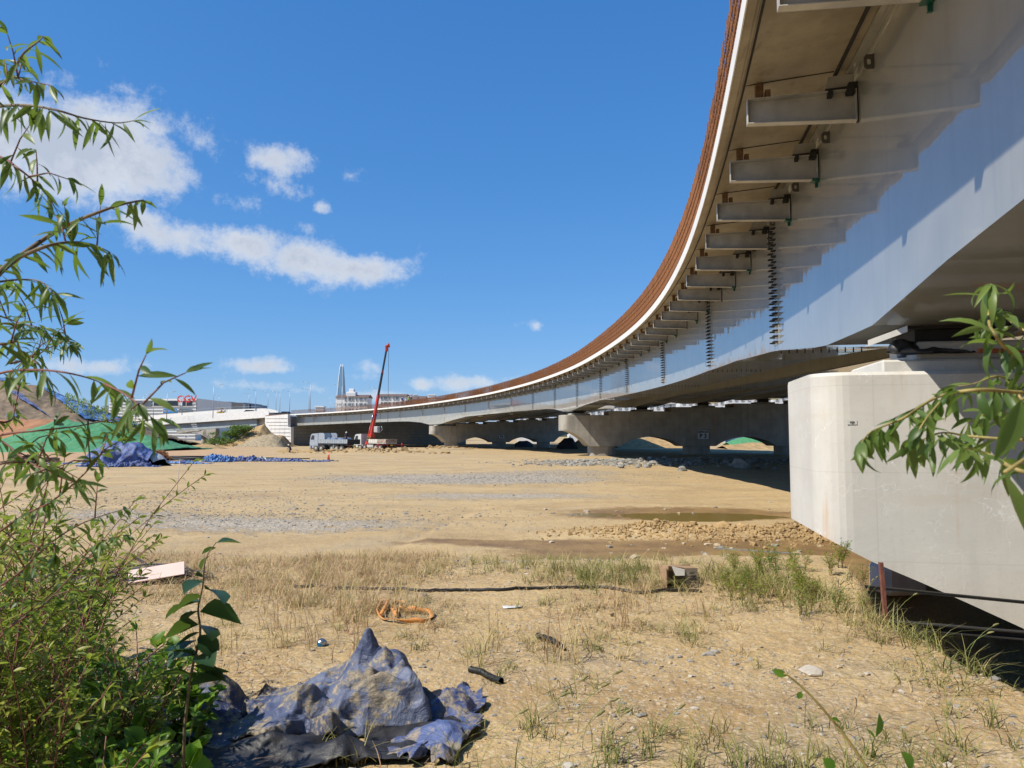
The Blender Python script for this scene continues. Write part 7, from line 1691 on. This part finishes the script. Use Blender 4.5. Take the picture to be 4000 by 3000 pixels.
crumple_tarp('shade_patch', 1150, 2960, .55, .16, .03, [(1100, 2950, .10, .5, 2.0), (1350, 2960, .10, .5, 2.0)], [M_TARPIN], 'black patch standing for the shade under the front hem of the big muddy tarp', 77, n=(90, 50), amp=.012, rim=1.2)  # black patch painted in for the shade below the hem
crumple_tarp('dirty_tarp', 740, 2880, .38, .24, .15, [(840, 2800, .36, 1.4, 1.0), (760, 2840, .24, .8, 1.2), (690, 2860, .16, .6, 1.5), (560, 2900, .11, .5, 1.5)], [M_TARP, M_TARPIN], 'blue tarp hump behind the vines at the left', 73, n=(100, 70), amp=.016, rim=2.2)

# bushes by the old viaduct
def bush(px, py, y, rx, rz, label, n=1500, seed=1):
    c = at(px, py, y); t = thing('green_bush', label, 'bush', (c.x, c.y, c.z-rz)); g = np.random.default_rng(seed); b = MB()
    for k in range(7): a = k*.9; b.tube([(0, 0, 0), (rx*.4*math.cos(a), rx*.4*math.sin(a), rz*.7), (rx*.75*math.cos(a), rx*.75*math.sin(a), rz*(1.1+.4*math.sin(k*2)))], [.08, .05, .02], 5)
    b.build('branch', M_TRUNK, t); cl = g.normal(0, .5, (26, 3))*np.array([rx*1.1, rx*.8, rz*.6])+np.array([0, 0, rz]); idx = g.integers(0, 26, n); Pp = cl[idx]+g.normal(0, .28, (n, 3))*np.array([rx*.7, rx*.6, rz*.5]); Pp[:, 2] = np.maximum(Pp[:, 2], .05)
    Dd = g.normal(0, 1, (n, 3)); V, F, T_ = leaf_arrays(Pp, Dd, g.normal(0, 1, (n, 3)), np.full(n, .42), np.full(n, .26), g.uniform(0, .8, n), g.random(n), 4); raw_mesh('crown', V, F, M_LEAF, t, smooth=False, attr={'tint': ('FLOAT', T_)})
bush(905, 1693, 208, 3.0, 1.6, 'green bush left of the soil bank under the older viaduct', seed=1); bush(955, 1676, 207, 3.0, 1.3, 'green bush on the soil bank just below the old girder', seed=2); bush(870, 1722, 206, 2.8, 1.8, 'lower dark bush between the old column and the soil bank', seed=3)
g = np.random.default_rng(4); X = g.uniform(-1, 1, 900)
def ridge_weeds(px0, px1, pyl, y, n, h, label, seed, name='hill_weeds'):
    g = np.random.default_rng(seed); P, D = [], []
    dg = bpy.context.evaluated_depsgraph_get(); dg.update(); o = Vector((0, 0, CAMZ))
    for k in range(n):
        px = g.uniform(px0, px1); py = np.interp(px, [px0, px1], pyl)+g.uniform(0, 60)**1.0; dr = pdir(px, py).normalized(); hit, loc, nr, _ = hill.ray_cast(o, dr)
        if not hit: continue
        for q in range(5): P.append(loc+Vector((g.normal(0, .15), g.normal(0, .15), .1+.25*q*h))); D.append(Vector((g.normal(0, .3), g.normal(0, .3), 1)))
    if P: oo = foliage(name, P, D, M_LEAFY, None, .8*h, .22, seed=seed); tag(oo, label, kind='stuff')
ridge_weeds(255, 420, (1545, 1610), 205, 130, 1.0, 'tall thin weeds growing through the tarp on the hill', 5); ridge_weeds(380, 560, (1600, 1650), 205, 90, .8, 'scrubby weeds low on the hill flank', 6, 'hill_scrub')
